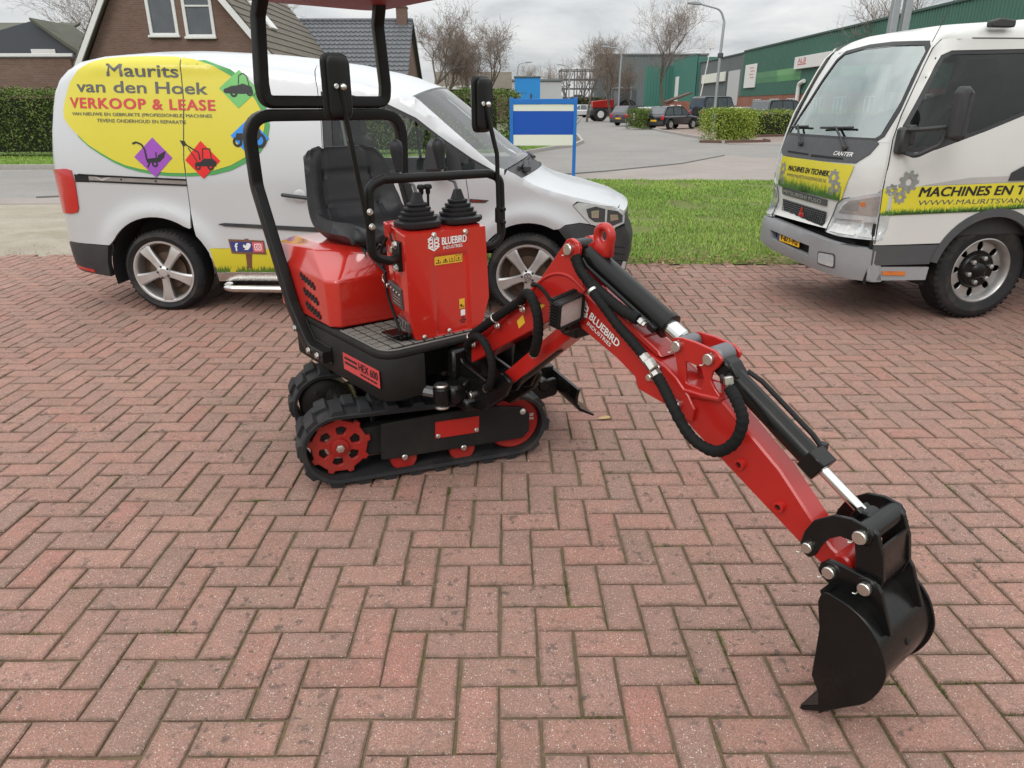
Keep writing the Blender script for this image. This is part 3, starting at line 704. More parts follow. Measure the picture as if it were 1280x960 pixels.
def cross(mb):
    box(mb, (.40, .325, .20), (.40, .32, .10), .01); box(mb, (.40, .325, .285), (.34, .34, .09), .02); cyl(mb, (.40, .325, .30), (.40, .325, .385), .16, 32, .01)
    for s in (.12,): box(mb, (s, .325, .17), (.12, .36, .13), .02); cyl(mb, (s-.02, .23, .20), (s-.02, .47, .20), .075, 20); bolt(mb, (s-.06, .46, .245), (0, 0, 1), .008)
up_('undercarriage', M['blackgloss'], cross)
# dozer blade
def blade(mb):
    sec = [(1.045, .285), (1.035, .25), (1.035, .215), (1.055, .185), (1.125, .150), (1.130, .156), (1.063, .196), (1.047, .22), (1.049, .25), (1.058, .285)]
    prism(mb, sec, -.005, .655, US, .001)
bl = up_('dozer_blade', M['blackgloss'], blade)
def arms(mb):
    for n in (.20, .43): prism(mb, rnd([(.62, .17), (.62, .23), (.90, .245), (1.036, .275), (1.036, .19), (.9, .165)], .02, 3), n-.012, n+.012, US, .003)
    cyl(mb, (.97, .18, .245), (.97, .45, .245), .03, 20); prism(mb, [(.99, .21), (.99, .30), (1.05, .30), (1.04, .2)], .27, .38, US, .003); cyl(mb, (.94, .28, .262), (.94, .37, .262), .038, 24)
    cyl(mb, (.66, .325, .27), (.95, .325, .262), .024, 18)
up_('blade_arm', M['blackgloss'], arms, bl)

# ---------------------------------------------------------------- upper structure
DO = rnd([(-.50, -.33), (.36, -.33), (.36, .33), (-.50, .33)], [.10, .09, .09, .10], 7)
def deck(mb):
    prism(mb, DO, .552, .578, TOPF, .005)
    prism(mb, rnd([(-.50, -.33), (.36, -.33), (.36, -.27), (.20, -.27), (.20, .155), (.36, .155), (.36, .33), (-.50, .33)], [.10, .09, .0, .02, .02, .0, .09, .10], 7), .385, .553, TOPF, .004)
dk = xp('deck', M['blacktex'], deck, sharp=50)
def tread(mb):
    d = .0245; y0 = -.215
    r = -.30
    while r < .30:
        f = -.02
        while f < .35:
            c = (f+.024, r+.0235)
            if abs(c[1]) < .285 and c[0] < .335 and not (c[0] > .30 and abs(c[1]) > .26): box(mb, V(c[0], c[1], .5795), (.0395, .0385, .005), .0015)
            f += .0475
        r += .0465
xp('tread_mat', M['decklab'], tread, dk)
xp('mat_rim', M['decklab'], lambda mb: tube(mb, path([V(-.02, .308, .578), V(.335, .308, .578), V(.335, -.308, .578), V(-.02, -.308, .578)], .07, 6), .005, 6), dk)
SR = lambda u, v, o: (u, -(.3300+o), v)
lb = xp('model_plate', M['pinklab'], lambda mb: sheet(mb, [(.030, .436), (.325, .440), (.325, .510), (.030, .506)], SR, .3, skirt=.001, off=.0022), dk)
def lbt(mb):
    text(mb, 'HEX 600', .165, .468, .15, .032, SR, .004, .005); [flat(mb, [(.175+i*.027, .4505), (.175+i*.027+.022, .4505), (.175+i*.027+.022, .458), (.175+i*.027, .458)], SR, .004) for i in range(5)]
    for i in range(2): flat(mb, [(.045, .484-i*.02), (.15, .485-i*.02), (.15, .494-i*.02), (.045, .493-i*.02)], SR, .004)
xp('lettering', M['dark'], lbt, dk)
# engine hood
def hood(mb):
    bm = bmesh.new()
    A = [(-.56, .33), (-.075, .33), (-.032, .297), (-.022, .10), (-.022, -.10), (-.032, -.297), (-.075, -.33), (-.56, -.33)]
    def ring(pts, z): return [bm.verts.new(V(f, r, z)) for f, r in pts]
    L0 = ring(A, .583); L1 = ring([(f-.0, r*1.005) for f, r in A], .775)
    B = [(-.56, .31), (-.26, .285), (-.135, .19), (-.045, .15), (-.045, -.15), (-.135, -.19), (-.26, -.285), (-.56, -.31)]
    L2 = ring(B, .868); C2 = [(-.55, .24), (-.3, .24), (-.16, .17), (-.06, .14), (-.06, -.14), (-.16, -.17), (-.3, -.24), (-.55, -.24)]; L3 = ring(C2, .885)
    for a, b in ((L0, L1), (L1, L2), (L2, L3)):
        for i in range(8): bm.faces.new((a[i], a[(i+1) % 8], b[(i+1) % 8], b[i]))
    bm.faces.new(L3); bm.faces.new(L0[::-1]); bm.normal_update(); bmesh.ops.recalc_face_normals(bm, faces=bm.faces)
    bmesh.ops.bevel(bm, geom=[e for e in bm.edges], offset=.028, offset_type='OFFSET', segments=3, profile=.6, affect='EDGES', clamp_overlap=True)
    mb.add([v.co.copy() for v in bm.verts], [[v.index for v in f.verts] for f in bm.faces]) if not bm.verts.index_update() else None
    bm.free()
hd = xp('engine_hood', M['redplast'], hood, sharp=60)
def vents(mb):
    for f0, z0 in ((-.304, .764), (-.287, .703), (-.278, .645)):
        for i in range(5):
            for j in range(2): f = f0+i*.027+j*.013; z = z0-i*.0055-j*.012; prism(mb, rnd([(f-.009, z-.010), (f+.004, z-.013), (f+.011, z+.006), (f-.002, z+.010)], .005, 3), .3305, .3355, SIDE, 0)
xp('vent_slot', M['dark'], vents, hd)
# seat
def seat(mb):
    sp = spline([(-.01, .875), (.012, .905), (-.005, .945), (-.06, .965), (-.18, .952), (-.30, .945), (-.385, .965), (-.43, 1.03), (-.455, 1.11), (-.475, 1.19), (-.487, 1.235), (-.502, 1.250), (-.525, 1.245)], 5) if 0 else spline([(a, b, 0) for a, b in [(-.01, .885), (.014, .915), (-.005, .948), (-.06, .962), (-.18, .950), (-.30, .945), (-.385, .965), (-.43, 1.03), (-.455, 1.11), (-.475, 1.19), (-.487, 1.232), (-.500, 1.248), (-.522, 1.245)]], 5)
    k = len(sp); nw = 29; vs = []; fs = []
    for i, p in enumerate(sp):
        t = i/(k-1); q = sp[min(i+1, k-1)]-sp[max(i-1, 0)]; nrm = Vector((-q.y, q.x, 0)).normalized()
        if nrm.dot(Vector((.5, .5, 0))) < 0: nrm = -nrm
        hw = np.interp(t, [0, .12, .45, .58, .75, .9, .97, 1], [.185, .228, .228, .218, .190, .165, .140, .10])
        bo = np.interp(t, [0, .1, .22, .45, .56, .75, .86, .94, 1], [.0, .012, .03, .05, .062, .04, .012, .0, 0])
        for j in range(nw):
            w = -1+2*j/(nw-1); a = abs(w); e = max(0, (a-.55)/.45)
            lift = bo*(e*e*(3-2*e)) - .055*max(0, (a-.9)/.1)**2
            g = 0
            for gt in (.565, .70, .44, .36, .29):
                if a < .62: g -= (.010 if gt > .5 else .004)*math.exp(-((t-gt)/.011)**2)
            if .1 < t < .93: g -= .009*math.exp(-((a-.6)/.035)**2)
            if a < .56 and t > .12: g += .008
            x = p.x+nrm.x*(lift+g); z = p.y+nrm.y*(lift+g)
            vs.append(V(x, w*hw, z))
    for i in range(k-1):
        for j in range(nw-1): fs.append((i*nw+j, i*nw+j+1, (i+1)*nw+j+1, (i+1)*nw+j))
    # shell behind and beneath
    off = len(vs)
    for i, p in enumerate(sp):
        t = i/(k-1); q = sp[min(i+1, k-1)]-sp[max(i-1, 0)]; nrm = Vector((-q.y, q.x, 0)).normalized()
        if nrm.dot(Vector((.5, .5, 0))) < 0: nrm = -nrm
        hw = np.interp(t, [0, .12, .45, .58, .75, .9, .97, 1], [.185, .228, .228, .218, .190, .165, .140, .10]); th = np.interp(t, [0, .1, .5, .95, 1], [.012, .07, .085, .05, .012])
        for j in range(nw):
            w = -1+2*j/(nw-1); a = abs(w); e = max(0, (a-.6)/.4); d = -th*(1-.55*e*e)+(.02*e if t > .1 else 0)
            vs.append(V(p.x+nrm.x*d, w*hw*(1-.02), p.y+nrm.y*d))
    for i in range(k-1):
        for j in range(nw-1): fs.append((off+i*nw+j, off+(i+1)*nw+j, off+(i+1)*nw+j+1, off+i*nw+j+1))
    for i in range(k-1):
        for j in (0, nw-1):
            a, b = i*nw+j, (i+1)*nw+j; f = (a, b, off+b, off+a); fs.append(f if j else f[::-1])
    for j in range(nw-1):
        fs.append((j+1, j, off+j, off+j+1)); b = (k-1)*nw; fs.append((b+j, b+j+1, off+b+j+1, off+b+j))
    mb.add(vs, [f[::-1] for f in fs])
st = xp('seat', M['vinyl'], seat, sharp=70)
xp('seat_mount', M['black'], lambda mb: (box(mb, V(-.2, 0, .884), (.26, .30, .04), .01), tube(mb, path([V(-.02, .17, .885), V(.035, .10, .875), V(.035, -.06, .875), V(-.02, -.15, .885)], .05), .006, 8)), st)
# console
def fcon(u, v, o):      # console front: u = y, v = z; slightly sunk centre field
    a = max(0, min(1, (.078-abs(u-.024+(v-.76)*.02))/.014+.5)) if v < .905 else 0; b = max(0, min(1, (.902-v)/.014)); d = a*a*(3-2*a)*b*b*(3-2*b)
    return (.300+o-.009*d+(.585-v)*.06*(v < .585), u, v)
CO = rnd([(-.152, .583), (-.175, .70), (-.176, .985), (.186, .985), (.200, .70), (.160, .583)], [.02, .06, .006, .006, .06, .02], 5)
def console(mb):
    sheet(mb, CO, fcon, .013, skirt=.0)
    k = CO; n = len(k); bk = [(u*.90+(.012*.1), max(.583, v) if v < .9 else v+.028, .115 if v > .9 else (.15 if v > .65 else .20)) for u, v in k]
    md = [(u*1.0, v, .285) for u, v in k]
    vs = [fcon(u, v, 0) for u, v in k]+[(d-.0, u*1.012, v+(.004 if v > .9 else 0)) for u, v, d in [(u, v, .282) for u, v in k]]+[(d, u, v) for u, v, d in bk]
    fs = []
    for a in (0, 1):
        for i in range(n): fs.append((a*n+i, a*n+(i+1) % n, (a+1)*n+(i+1) % n, (a+1)*n+i))
    fs.append(tuple(2*n+i for i in range(n))[::-1]); fs = [f[::-1] for f in fs]; mb.add(vs, fs)
cn = xp('control_console', M['redplast'], console, sharp=32)
def cbolts(mb):
    for u, v in ((-.052, .975), (.089, .973)): bolt(mb, fcon(u, v, 0), (1, 0, 0), .009, .008)
    bolt(mb, (.303, -.115, .592), (1, 0, 0), .008); bolt(mb, (.303, .0, .596), (1, 0, 0), .008); bolt(mb, (.25, -.17, .60), (0, -1, 0), .008)
xp('console_bolt', M['zinc'], cbolts, cn)
def hexlogo(mb, F, cx, cz, R, du=(1, 0), dv=(0, 1), off=.003):
    def p(x, y): return (cx+x*R*du[0]+y*R*dv[0], cz+x*R*du[1]+y*R*dv[1])
    hx = [(sin(pi/3*i), cos(pi/3*i)) for i in range(6)]
    for i in range(6):
        a = hx[i]; b = hx[(i+1) % 6]; q = .80
        if i in (1, 4): continue
        flat(mb, [p(*a), p(*b), p(b[0]*q, b[1]*q), p(a[0]*q, a[1]*q)], F, off)
    # two back-to-back letter shapes
    for s in (-1, 1):
        for y in (.42, 0, -.42): flat(mb, [p(s*.12, y-.10), p(s*.62, y-.10+(.0 if y else .0)), p(s*.70, y+.10), p(s*.12, y+.10)], F, off)
        flat(mb, [p(s*.06, -.72), p(s*.22, -.66), p(s*.22, .66), p(s*.06, .72)], F, off); flat(mb, [p(s*.58, -.42), p(s*.80, -.38), p(s*.80, -.1), p(s*.62, 0), p(s*.80, .12), p(s*.80, .38), p(s*.58, .42)], F, off)
xp('logo', M['white'], lambda mb: hexlogo(mb, fcon, -.055, .946, .031, off=.0015), cn)
xp('white_sticker', M['white'], lambda mb: flat(mb, [(.064, .643), (.085, .643), (.085, .667), (.064, .667)], fcon, .0015), cn)
def clet(mb):
    text(mb, 'BLUEBIRD', -.018, .935, .112, .027, fcon, .0015, .035); text(mb, 'INDUSTRIES', -.014, .918, .088, .012, fcon, .0015, .012)
xp('lettering', M['white'], clet, cn)
def cyel(mb):
    flat(mb, [(-.050, .860), (.078, .858), (.078, .890), (-.050, .892)], fcon, .0016); flat(mb, [(.058, .672), (.084, .672), (.084, .712), (.058, .712)], fcon, .0016)
yl = xp('warning_sticker', M['yellowlab'], cyel, cn)
def cyb(mb):
    for i in range(4):
        x = -.045+i*.031; flat(mb, [(x, .865), (x+.026, .865), (x+.013, .887)], fcon, .0022, holes=[[(x+.004, .8672), (x+.022, .8672), (x+.013, .883)]]) if i < 2 else flat(mb, [(x, .864), (x+.026, .864), (x+.026, .887), (x, .887)], fcon, .0022, holes=[[(x+.002, .866), (x+.024, .866), (x+.024, .885), (x+.002, .885)]])
        text(mb, '!' if i == 0 else ('i', 'x', 'o')[i-1], x+.010, .869, .006, .011, fcon, .0024, .02)
    text(mb, '9', .062, .677, .009, .014, fcon, .0022, .03); text(mb, 'a', .074, .677, .006, .006, fcon, .0022, .03)
    for i, w in enumerate((.016, .030, .020)): flat(mb, [(.074-w/2, .632-i*.009), (.074+w/2, .632-i*.009), (.074+w/2, .636-i*.009), (.074-w/2, .636-i*.009)], fcon, .0022)
xp('pictogram', M['dark'], cyb, cn)
CS = lambda u, v, o: (u, -(.170+o+(.0)), v)
def cside(mb):
    prism(mb, [(.165, .80), (.255, .778), (.262, .70), (.185, .715)], .166, .180, SIDE, .002); prism(mb, [(.205, .668), (.285, .650), (.288, .615), (.225, .628)], .160, .172, SIDE, .002)
pn = xp('switch_panel', M['greylab'], cside, cn)
def cswi(mb):
    for i in range(4): cyl(mb, V(.185+i*.02, .180, .775-i*.006), V(.185+i*.02, .184, .775-i*.006), .005, 8)
    for i in range(3): flat(mb, [(.195, .750-i*.012), (.25, .738-i*.012), (.25, .742-i*.012), (.195, .754-i*.012)], CS, .0115)
    for i, h in enumerate((.012, .026, .018)): tube(mb, [V(.225+i*.018, .1735, .628), V(.230+i*.018, .1735, .632+h)], .0022, 6)
xp('switch', M['zinc'], cswi, cn)
def clev(mb): tube(mb, [V(.225, .178, .925), V(.195, .178, .985)], .004, 8); 
lv = xp('throttle_lever', M['black'], clev)
xp('lever_knob', M['red'], lambda mb: lathe(mb, [(.006, 0), (.009, .006), (.012, .032), (.009, .036)], V(.197, .178, .980), V(-.25, 0, .95), 12), lv)
xp('lever_pivot', M['zinc'], lambda mb: (cyl(mb, V(.222, .165, .925), V(.222, .192, .925), .013, 14), cyl(mb, V(.245, .165, .928), V(.245, .182, .928), .010, 12), cyl(mb, V(.232, .165, .897), V(.232, .185, .897), .012, 12)), lv)
# key with ring and cable
def keyring(mb): tube(mb, [V(.128+.016*cos(a), .176, .800+.016*sin(a)) for a in np.linspace(0, 2*pi, 16, endpoint=False)], .0022, 6, closed=True); cyl(mb, V(.145, .165, .775), V(.145, .182, .775), .010, 12)
xp('ignition_key', M['zinc'], keyring, cn)
xp('control_cable', M['black'], lambda mb: (tube(mb, spline([V(.16, .172, .96), V(.12, .178, .90), V(.14, .178, .82), V(.15, .178, .74), V(.19, .175, .66), V(.235, .172, .585)], 6), .006, 8), tube(mb, spline([V(.12, .18, .93), V(.10, .2, .88), V(.17, .19, .83)], 5), .006, 8)), cn)
# lever boots and joysticks
for i, (bf, br) in enumerate(((.215, .066), (.215, -.118))):
    js = None
    def boot(mb):
        sqs = [(.080, .998), (.086, 1.006), (.086, 1.018), (.074, 1.024), (.066, 1.024), (.070, 1.032), (.070, 1.037), (.056, 1.040), (.060, 1.048), (.060, 1.053), (.045, 1.056), (.049, 1.064), (.048, 1.069), (.034, 1.072), (.038, 1.080), (.036, 1.085), (.026, 1.087), (.014, 1.122), (.008, 1.124)]
        vs = []; fs = []; n = 28
        for r, z in sqs:
            for j in range(n):
                t = 2*pi*j/n; p = 3.2; c, s = cos(t), sin(t); q = (abs(c)**p+abs(s)**p)**(-1/p); vs.append(V(bf+r*.86*q*c*.9, br+r*q*s*1.02, z))
        for a in range(len(sqs)-1):
            for j in range(n): fs.append((a*n+j, (a+1)*n+j, (a+1)*n+(j+1) % n, a*n+(j+1) % n))
        fs.append(tuple((len(sqs)-1)*n+j for j in range(n))[::-1]); mb.add(vs, fs)
    js = xp('joystick', M['vinyl'], boot)
    xp('joystick_stem', M['steelgrey'], lambda mb: tube(mb, path([V(bf, br, 1.115), V(bf-.01, br+.005, 1.15), V(bf-.035, br+.035, 1.165), V(bf-.045, br+.042, 1.205)], .012), .006, 10), js)
    xp('joystick_grip', M['vinyl'], lambda mb: lathe(mb, [(.008, 0), (.014, .002), (.0165, .025), (.023, .065), (.025, .085), (.021, .103), (.010, .112), (.001, .114)], V(bf-.045, br+.042, 1.195), V(-.12, .01, .99), 18), js)
for i in (0, 1):
    r = .012-i*.03
    lv = xp('travel_lever', M['black'], lambda mb: tube(mb, [V(.14, r, .99), V(.16, r, 1.06), V(.165, r+.002, 1.125)], .005, 8))
    xp('lever_knob', M['black'], lambda mb: lathe(mb, [(.007, -.026), (.009, -.02), (.009, -.008), (.016, -.004), (.0165, .004), (.012, .011), (.001, .013)], V(.165, r+.002, 1.132), (0, 0, 1), 14), lv)
xp('blade_lever', M['black'], lambda mb: (cyl(mb, V(.2, -.205, .97), V(.2, -.205, 1.01), .006), cyl(mb, V(.18, -.215, 1.0), V(.21, -.235, 1.005), .011)))
xp('lever_knob', M['red'], lambda mb: cyl(mb, V(.19, -.203, 1.002), V(.188, -.203, 1.035), .010, 12), bpy.data.objects['blade_lever'])
# pedal
xp('foot_pedal', M['blackgloss'], lambda mb: (box(mb, V(.225, .20, .607), (.085, .07, .008), .002), box(mb, V(.25, .175, .592), (.03, .05, .02), .003), cyl(mb, V(.27, .14, .60), V(.27, .19, .60), .007), bolt(mb, V(.285, .17, .605), V(1, 0, 0), .008)), dk)
# guard bar with its brackets
gb = xp('guard_bar', M['black'], lambda mb: tube(mb, path([V(.255, .178, .900), V(.285, .235, .900), V(.29, .308, .925), V(.29, .300, 1.165), V(.29, .245, 1.185), V(.29, -.21, 1.180), V(.29, -.268, 1.16), V(.29, -.275, .935), V(.285, -.225, .900), V(.255, -.185, .905)], [0, .03, .06, .055, .03, .03, .055, .05, .03, 0], 6), .0165, 14), sharp=60)
xp('bar_bracket', M['black'], lambda mb: (box(mb, V(.25, .182, .905), (.05, .02, .11), .004), box(mb, V(.25, -.188, .905), (.05, .02, .11), .004)), gb)
xp('bracket_bolt', M['zinc'], lambda mb: (bolt(mb, V(.255, .19, .862), V(0, 1, 0), .012, .01), bolt(mb, V(.255, .19, .948), V(0, 1, 0), .012, .01)), gb)
# mirrors
def mirror(foot, mid, top, tilt):
    P = path([foot, mid, top], .03); m = xp('mirror_arm', M['black'], lambda mb: tube(mb, P, .0085, 12))
    t = Vector(top)
    def head(mb):
        o = rnd([(-.052, -.098), (.052, -.098), (.052, .098), (-.052, .098)], .03, 6); Mt = Matrix.Rotation(tilt, 3, 'Z')
        for a, b, s in ((-.030, -.012, .80), (-.012, .004, 1.0)):
            prism(mb, [(x*s, y*(.92 if s < 1 else 1)) for x, y in o], a, b, lambda u, v, w: tuple(Mt @ Vector((-w, u, v))+t+Vector((-.03, 0, 0))), .006)
    hd_ = xp('mirror_head', M['black'], head, m, sharp=60)
    xp('mirror_glass', M['chrome'], lambda mb: prism(mb, rnd([(-.045, -.09), (.045, -.09), (.045, .09), (-.045, .09)], .028, 5), .0045, .006, lambda u, v, w: tuple(Matrix.Rotation(tilt, 3, 'Z') @ Vector((-w, u, v))+t+Vector((-.03, 0, 0))), 0), m)
    xp('mirror_joint', M['zinc'], lambda mb: (lathe(mb, [(.004, -.012), (.010, -.008), (.012, 0), (.009, .008), (.003, .012)], t+Vector((.006, .008, 0)), (1, 0, 0), 12), cyl(mb, t+Vector((-.01, -.016, .002)), t+Vector((.012, -.016, .002)), .008, 10)), m)
    f = Vector(foot)
    return m
ma = mirror(V(.312, .322, 1.02), V(.312, .345, 1.18), V(.33, .395, 1.475), radians(8))
xp('mirror_clamp', M['zinc'], lambda mb: (bolt(mb, V(.325, .318, 1.035), V(1, 0, 0), .009, .012), bolt(mb, V(.325, .322, 1.085), V(1, 0, 0), .009, .012)), ma)
mb_ = mirror(V(.312, -.245, .955), V(.312, -.238, 1.25), V(.30, -.195, 1.425), radians(12))
xp('mirror_clamp', M['black'], lambda mb: (box(mb, V(.30, -.258, 1.02), (.03, .03, .06), .004), bolt(mb, V(.32, -.258, 1.045), V(1, 0, 0), .009, .01), bolt(mb, V(.32, -.258, .995), V(1, 0, 0), .009, .01)), mb_)
# roll bar and canopy
SQ = rnd([(-.024, -.024), (.024, -.024), (.024, .024), (-.024, .024)], .008, 3)
SQ2 = rnd([(-.019, -.033), (.019, -.033), (.019, .033), (-.019, .033)], .007, 3)
rb = xp('roll_bar', M['black'], lambda mb: tube(mb, path([V(-.07, .352, .462), V(-.235, .352, .462), V(-.375, .356, .62), V(-.61, .362, 1.10), V(-.605, .368, 1.385), V(-.605, -.368, 1.385), V(-.61, -.362, 1.10), V(-.375, -.356, .62), V(-.235, -.352, .462), V(-.07, -.352, .462)], [0, .10, .15, .10, .105, .105, .10, .15, .10, 0], 8), .024, prof=SQ, up=None), sharp=40)
def rbb(mb):
    for f, z in ((-.115, .462), (-.20, .462), (-.325, .53)): bolt(mb, V(f, .377, z), V(0, 1, 0), .012, .009)
xp('roll_bar_bolt', M['zinc'], rbb, rb)
xp('roll_bar_foot', M['black'], lambda mb: (prism(mb, [(-.30, .425), (-.07, .425), (-.07, .50), (-.22, .50), (-.33, .60), (-.36, .58)], .330, .338, SIDE, .002)), rb)
cf = xp('canopy_frame', M['black'], lambda mb: tube(mb, path([V(-.55, .262, 1.845), V(-.60, .272, 1.76), V(-.60, .290, 1.51), V(-.602, .284, 1.437), V(-.602, -.284, 1.437), V(-.60, -.290, 1.51), V(-.60, -.272, 1.76), V(-.55, -.262, 1.845)], [0, .05, .1, .09, .09, .1, .05, 0], 7), .024, prof=SQ), sharp=40)
def canopy(mb):
    o = rnd([(-.76, -.37), (.22, -.37), (.22, .37), (-.76, .37)], .12, 8)
    for a, b, s in ((1.832, 1.862, 1.), (1.862, 1.89, .9)): prism(mb, [(-.27+(x+.27)*s, y*s) for x, y in o], a, b, TOPF, .012)
xp('canopy_roof', plain('canopy_red', (.30, .012, .010), .55, var=.05), canopy)

# ---------------------------------------------------------------- boom, stick, bucket
BOOM = [(.328, .543), (.401, .476), (.548, .568), (.801, .721), (.88, .769), (.967, .784), (1.015, .771), (1.169, .715), (1.246, .676), (1.261, .642), (1.425, .617), (1.46, .604), (1.466, .645), (1.44, .679), (1.395, .718), (1.35, .741), (1.312, .754), (1.275, .766), (1.094, .85), (1.041, .879), (1.019, .895), (.896, .897), (.806, .87), (.766, .849), (.529, .623), (.366, .53)]
EARP = [(.76, .82), (.816, .886), (.877, .959), (.930, 1.022), (.948, 1.038), (.972, 1.041), (.990, 1.035), (1.001, 1.018), (.993, .968), (1.013, .919), (1.029, .887), (.919, .80)]
ARCH = [(.779, .839), (.811, .875), (.854, .906), (.899, .924), (.947, .928), (.991, .915), (1.031, .893)]
RN, RF = -.02, -.12                        # near and far faces of the boom
def boom(mb):
    low = [p for p in BOOM]
    prism(mb, low, RF+.012, RN-.012, SIDE, .0)                       # web box
    prism(mb, BOOM, RN-.012, RN, SIDE, .003); prism(mb, BOOM, RF, RF+.012, SIDE, .003)   # side plates
    prism(mb, EARP, RN-.010, RN+.003, SIDE, .002); prism(mb, EARP, RF-.003, RF+.010, SIDE, .002)
    cyl(mb, V(.962, RN-.012, 1.009), V(.962, RN+.004, 1.009), .034, 24); cyl(mb, V(.962, RF-.004, 1.009), V(.962, RF+.03, 1.009), .034, 24)
    tube(mb, [V(f, RN+.002, z) for f, z in spline([(a, b, 0) for a, b in ARCH], 4) for f, z in [(f, z)]] if 0 else [V(p.x, RN+.002, p.y) for p in spline([(a, b, 0) for a, b in ARCH], 4)], .006, 8)
    # raised top strips of the lower boom
    prism(mb, [(.36, .528), (.37, .541), (.77, .862), (.80, .885), (.81, .872), (.53, .625)], RN-.03, RN-.018, SIDE, .002)
    prism(mb, [(1.03, .885), (1.06, .889), (1.20, .827), (1.315, .773), (1.33, .757), (1.312, .754)], RF+.012, RN-.012, SIDE, .003)
bo = xp('boom', M['red'], boom, sharp=30)
def pin(mb, f, z, r0, R=.0155, cot=1):
    cyl(mb, V(f, r0-.02, z), V(f, r0+.013, z), R, 20, .002)
    for s in (-1, 1):
        a = .9*s+.3*cot; tube(mb, spline([V(f-.010*s*sin(a), r0+.006, z-.008*s), V(f+.020*s*cos(a)*.8, r0+.009, z+.018*s), V(f+.033*s*cos(a)*.8, r0+.011, z+.021*s)], 3), .0018, 5)
xp('pin', M['zinc'], lambda mb: (pin(mb, .957, 1.010, RN+.003, .018), pin(mb, 1.406, .639, RN, .017), pin(mb, .345, .500, RN+.01, .013)), bo)
BS = lambda u, v, o: (u, -(RN+o), v)
dx, dz = 1.184-1.064, .772-.834; L = hypot(dx, dz); D1 = (dx/L, dz/L); D2 = (-dz/L*.55+.1, .83)
xp('logo', M['white'], lambda mb: hexlogo(mb, BS, 1.024, .838, .030, D1, (.20, .98), .002), bo)
def blet(mb):
    text(mb, 'BLUEBIRD', 1.051, .811, .138, .024, BS, .002, .035, du=(.891, -.455), dv=(.46, .89)); text(mb, 'INDUSTRIES', 1.043, .790, .112, .0125, BS, .002, .012, du=(.905, -.425), dv=(.46, .89))
xp('lettering', M['white'], blet, bo)
by = xp('warning_sticker', M['yellowlab'], lambda mb: (flat(mb, [(.785, .790), (.797, .767), (.873, .832), (.862, .855)], BS, .0015), flat(mb, [(.70, .722), (.712, .698), (.745, .727), (.733, .752)], BS, .0015)), bo)
xp('pictogram', M['dark'], lambda mb: [text(mb, c, .798+i*.023, .782+i*.0195, .012, .018, BS, .0022, .03, du=(.76, .65), dv=(-.5, .86)) for i, c in enumerate('!A!')], bo)
def steps(mb):     # small weld seams on the upper boom
    for f, z in ((1.20, .832), (1.26, .802)): tube(mb, [V(f, RN-.012, z), V(f, RF+.012, z)], .003, 5)
xp('weld_seam', M['red'], steps, bo)
# swing bracket and cylinder at the front of the deck
def swing(mb):
    prism(mb, rnd([(.30, .36), (.30, .53), (.345, .545), (.40, .49), (.55, .46), (.64, .52), (.70, .50), (.66, .43), (.52, .32), (.40, .31)], .02, 4), -.012, .008, SIDE, .004)
    prism(mb, rnd([(.30, .36), (.30, .53), (.345, .545), (.40, .49), (.55, .46), (.64, .52), (.70, .50), (.66, .43), (.52, .32), (.40, .31)], .02, 4), -.15, -.13, SIDE, .004)
    prism(mb, rnd([(.32, .32), (.32, .46), (.45, .45), (.52, .37), (.48, .32)], .01, 3), -.14, .0, SIDE, .004)
    cyl(mb, V(.40, -.07, .29), V(.40, -.07, .55), .055, 24); box(mb, V(.40, -.07, .34), (.16, .24, .05), .01); box(mb, V(.36, -.07, .46), (.05, .22, .16), .01)
    box(mb, V(.405, .06, .385), (.10, .07, .075), .012); box(mb, V(.42, .02, .405), (.06, .055, .05), .006, Matrix.Rotation(.6, 3, 'X'))
    cyl(mb, V(.41, .118, .345), V(.41, .118, .42), .033, 20); tube(mb, [V(.48, -.01, .455), V(.60, -.01, .50)], .013, 10)
    for r in (-.105, -.04): prism(mb, rnd([(.60, .42), (.62, .50), (.72, .58), (.735, .545), (.68, .45)], .012, 3), r-.006, r+.006, SIDE, .003)
    prism(mb, rnd([(.56, .44), (.60, .66), (.70, .64), (.72, .54), (.66, .45)], .02, 3), -.13, -.10, SIDE, .004)
sw = xp('swing_bracket', M['blackgloss'], swing)
xp('swing_rod', M['steelgrey'], lambda mb: cyl(mb, V(.26, .205, .400), V(.40, .122, .392), .022, 8, .001), sw)
xp('pin', M['zinc'], lambda mb: (cyl(mb, V(.41, .118, .42), V(.41, .118, .432), .028, 20, .004), pin(mb, .462, .375, .012, .014), cyl(mb, V(.41, .118, .335), V(.41, .118, .345), .03, 16)), sw)
# lift cylinder under the boom with its red guard
lc = xp('lift_cylinder', M['blackgloss'], lambda mb: (cyl(mb, V(.62, -.07, .455), V(.86, -.07, .665), .026, 20), cyl(mb, V(.60, -.11, .45), V(.60, -.03, .45), .03, 18), cyl(mb, V(.965, -.11, .757), V(.965, -.02, .757), .022, 18), box(mb, V(.975, -.05, .760), (.07, .09, .05), .006)))
xp('piston_rod', M['chrome'], lambda mb: cyl(mb, V(.84, -.07, .648), V(.96, -.07, .753), .014, 16), lc)
def guard(mb):
    d = Vector((.985-.622, .745-.440)).normalized(); n = Vector((-d.y, d.x))
    a = Vector((.622, .440)); b = Vector((.975, .737))
    q = [tuple(a), tuple(b), tuple(b+n*.055), tuple(a+n*.055-d*.0), tuple(a+n*.045-d*.02)]
    prism(mb, q, -.040, -.032, SIDE, .002); prism(mb, q, -.108, -.100, SIDE, .002); prism(mb, [tuple(a), tuple(b), tuple(b+n*.008), tuple(a+n*.008)], -.102, -.038, SIDE, .001)
xp('cylinder_guard', M['red'], guard, lc)
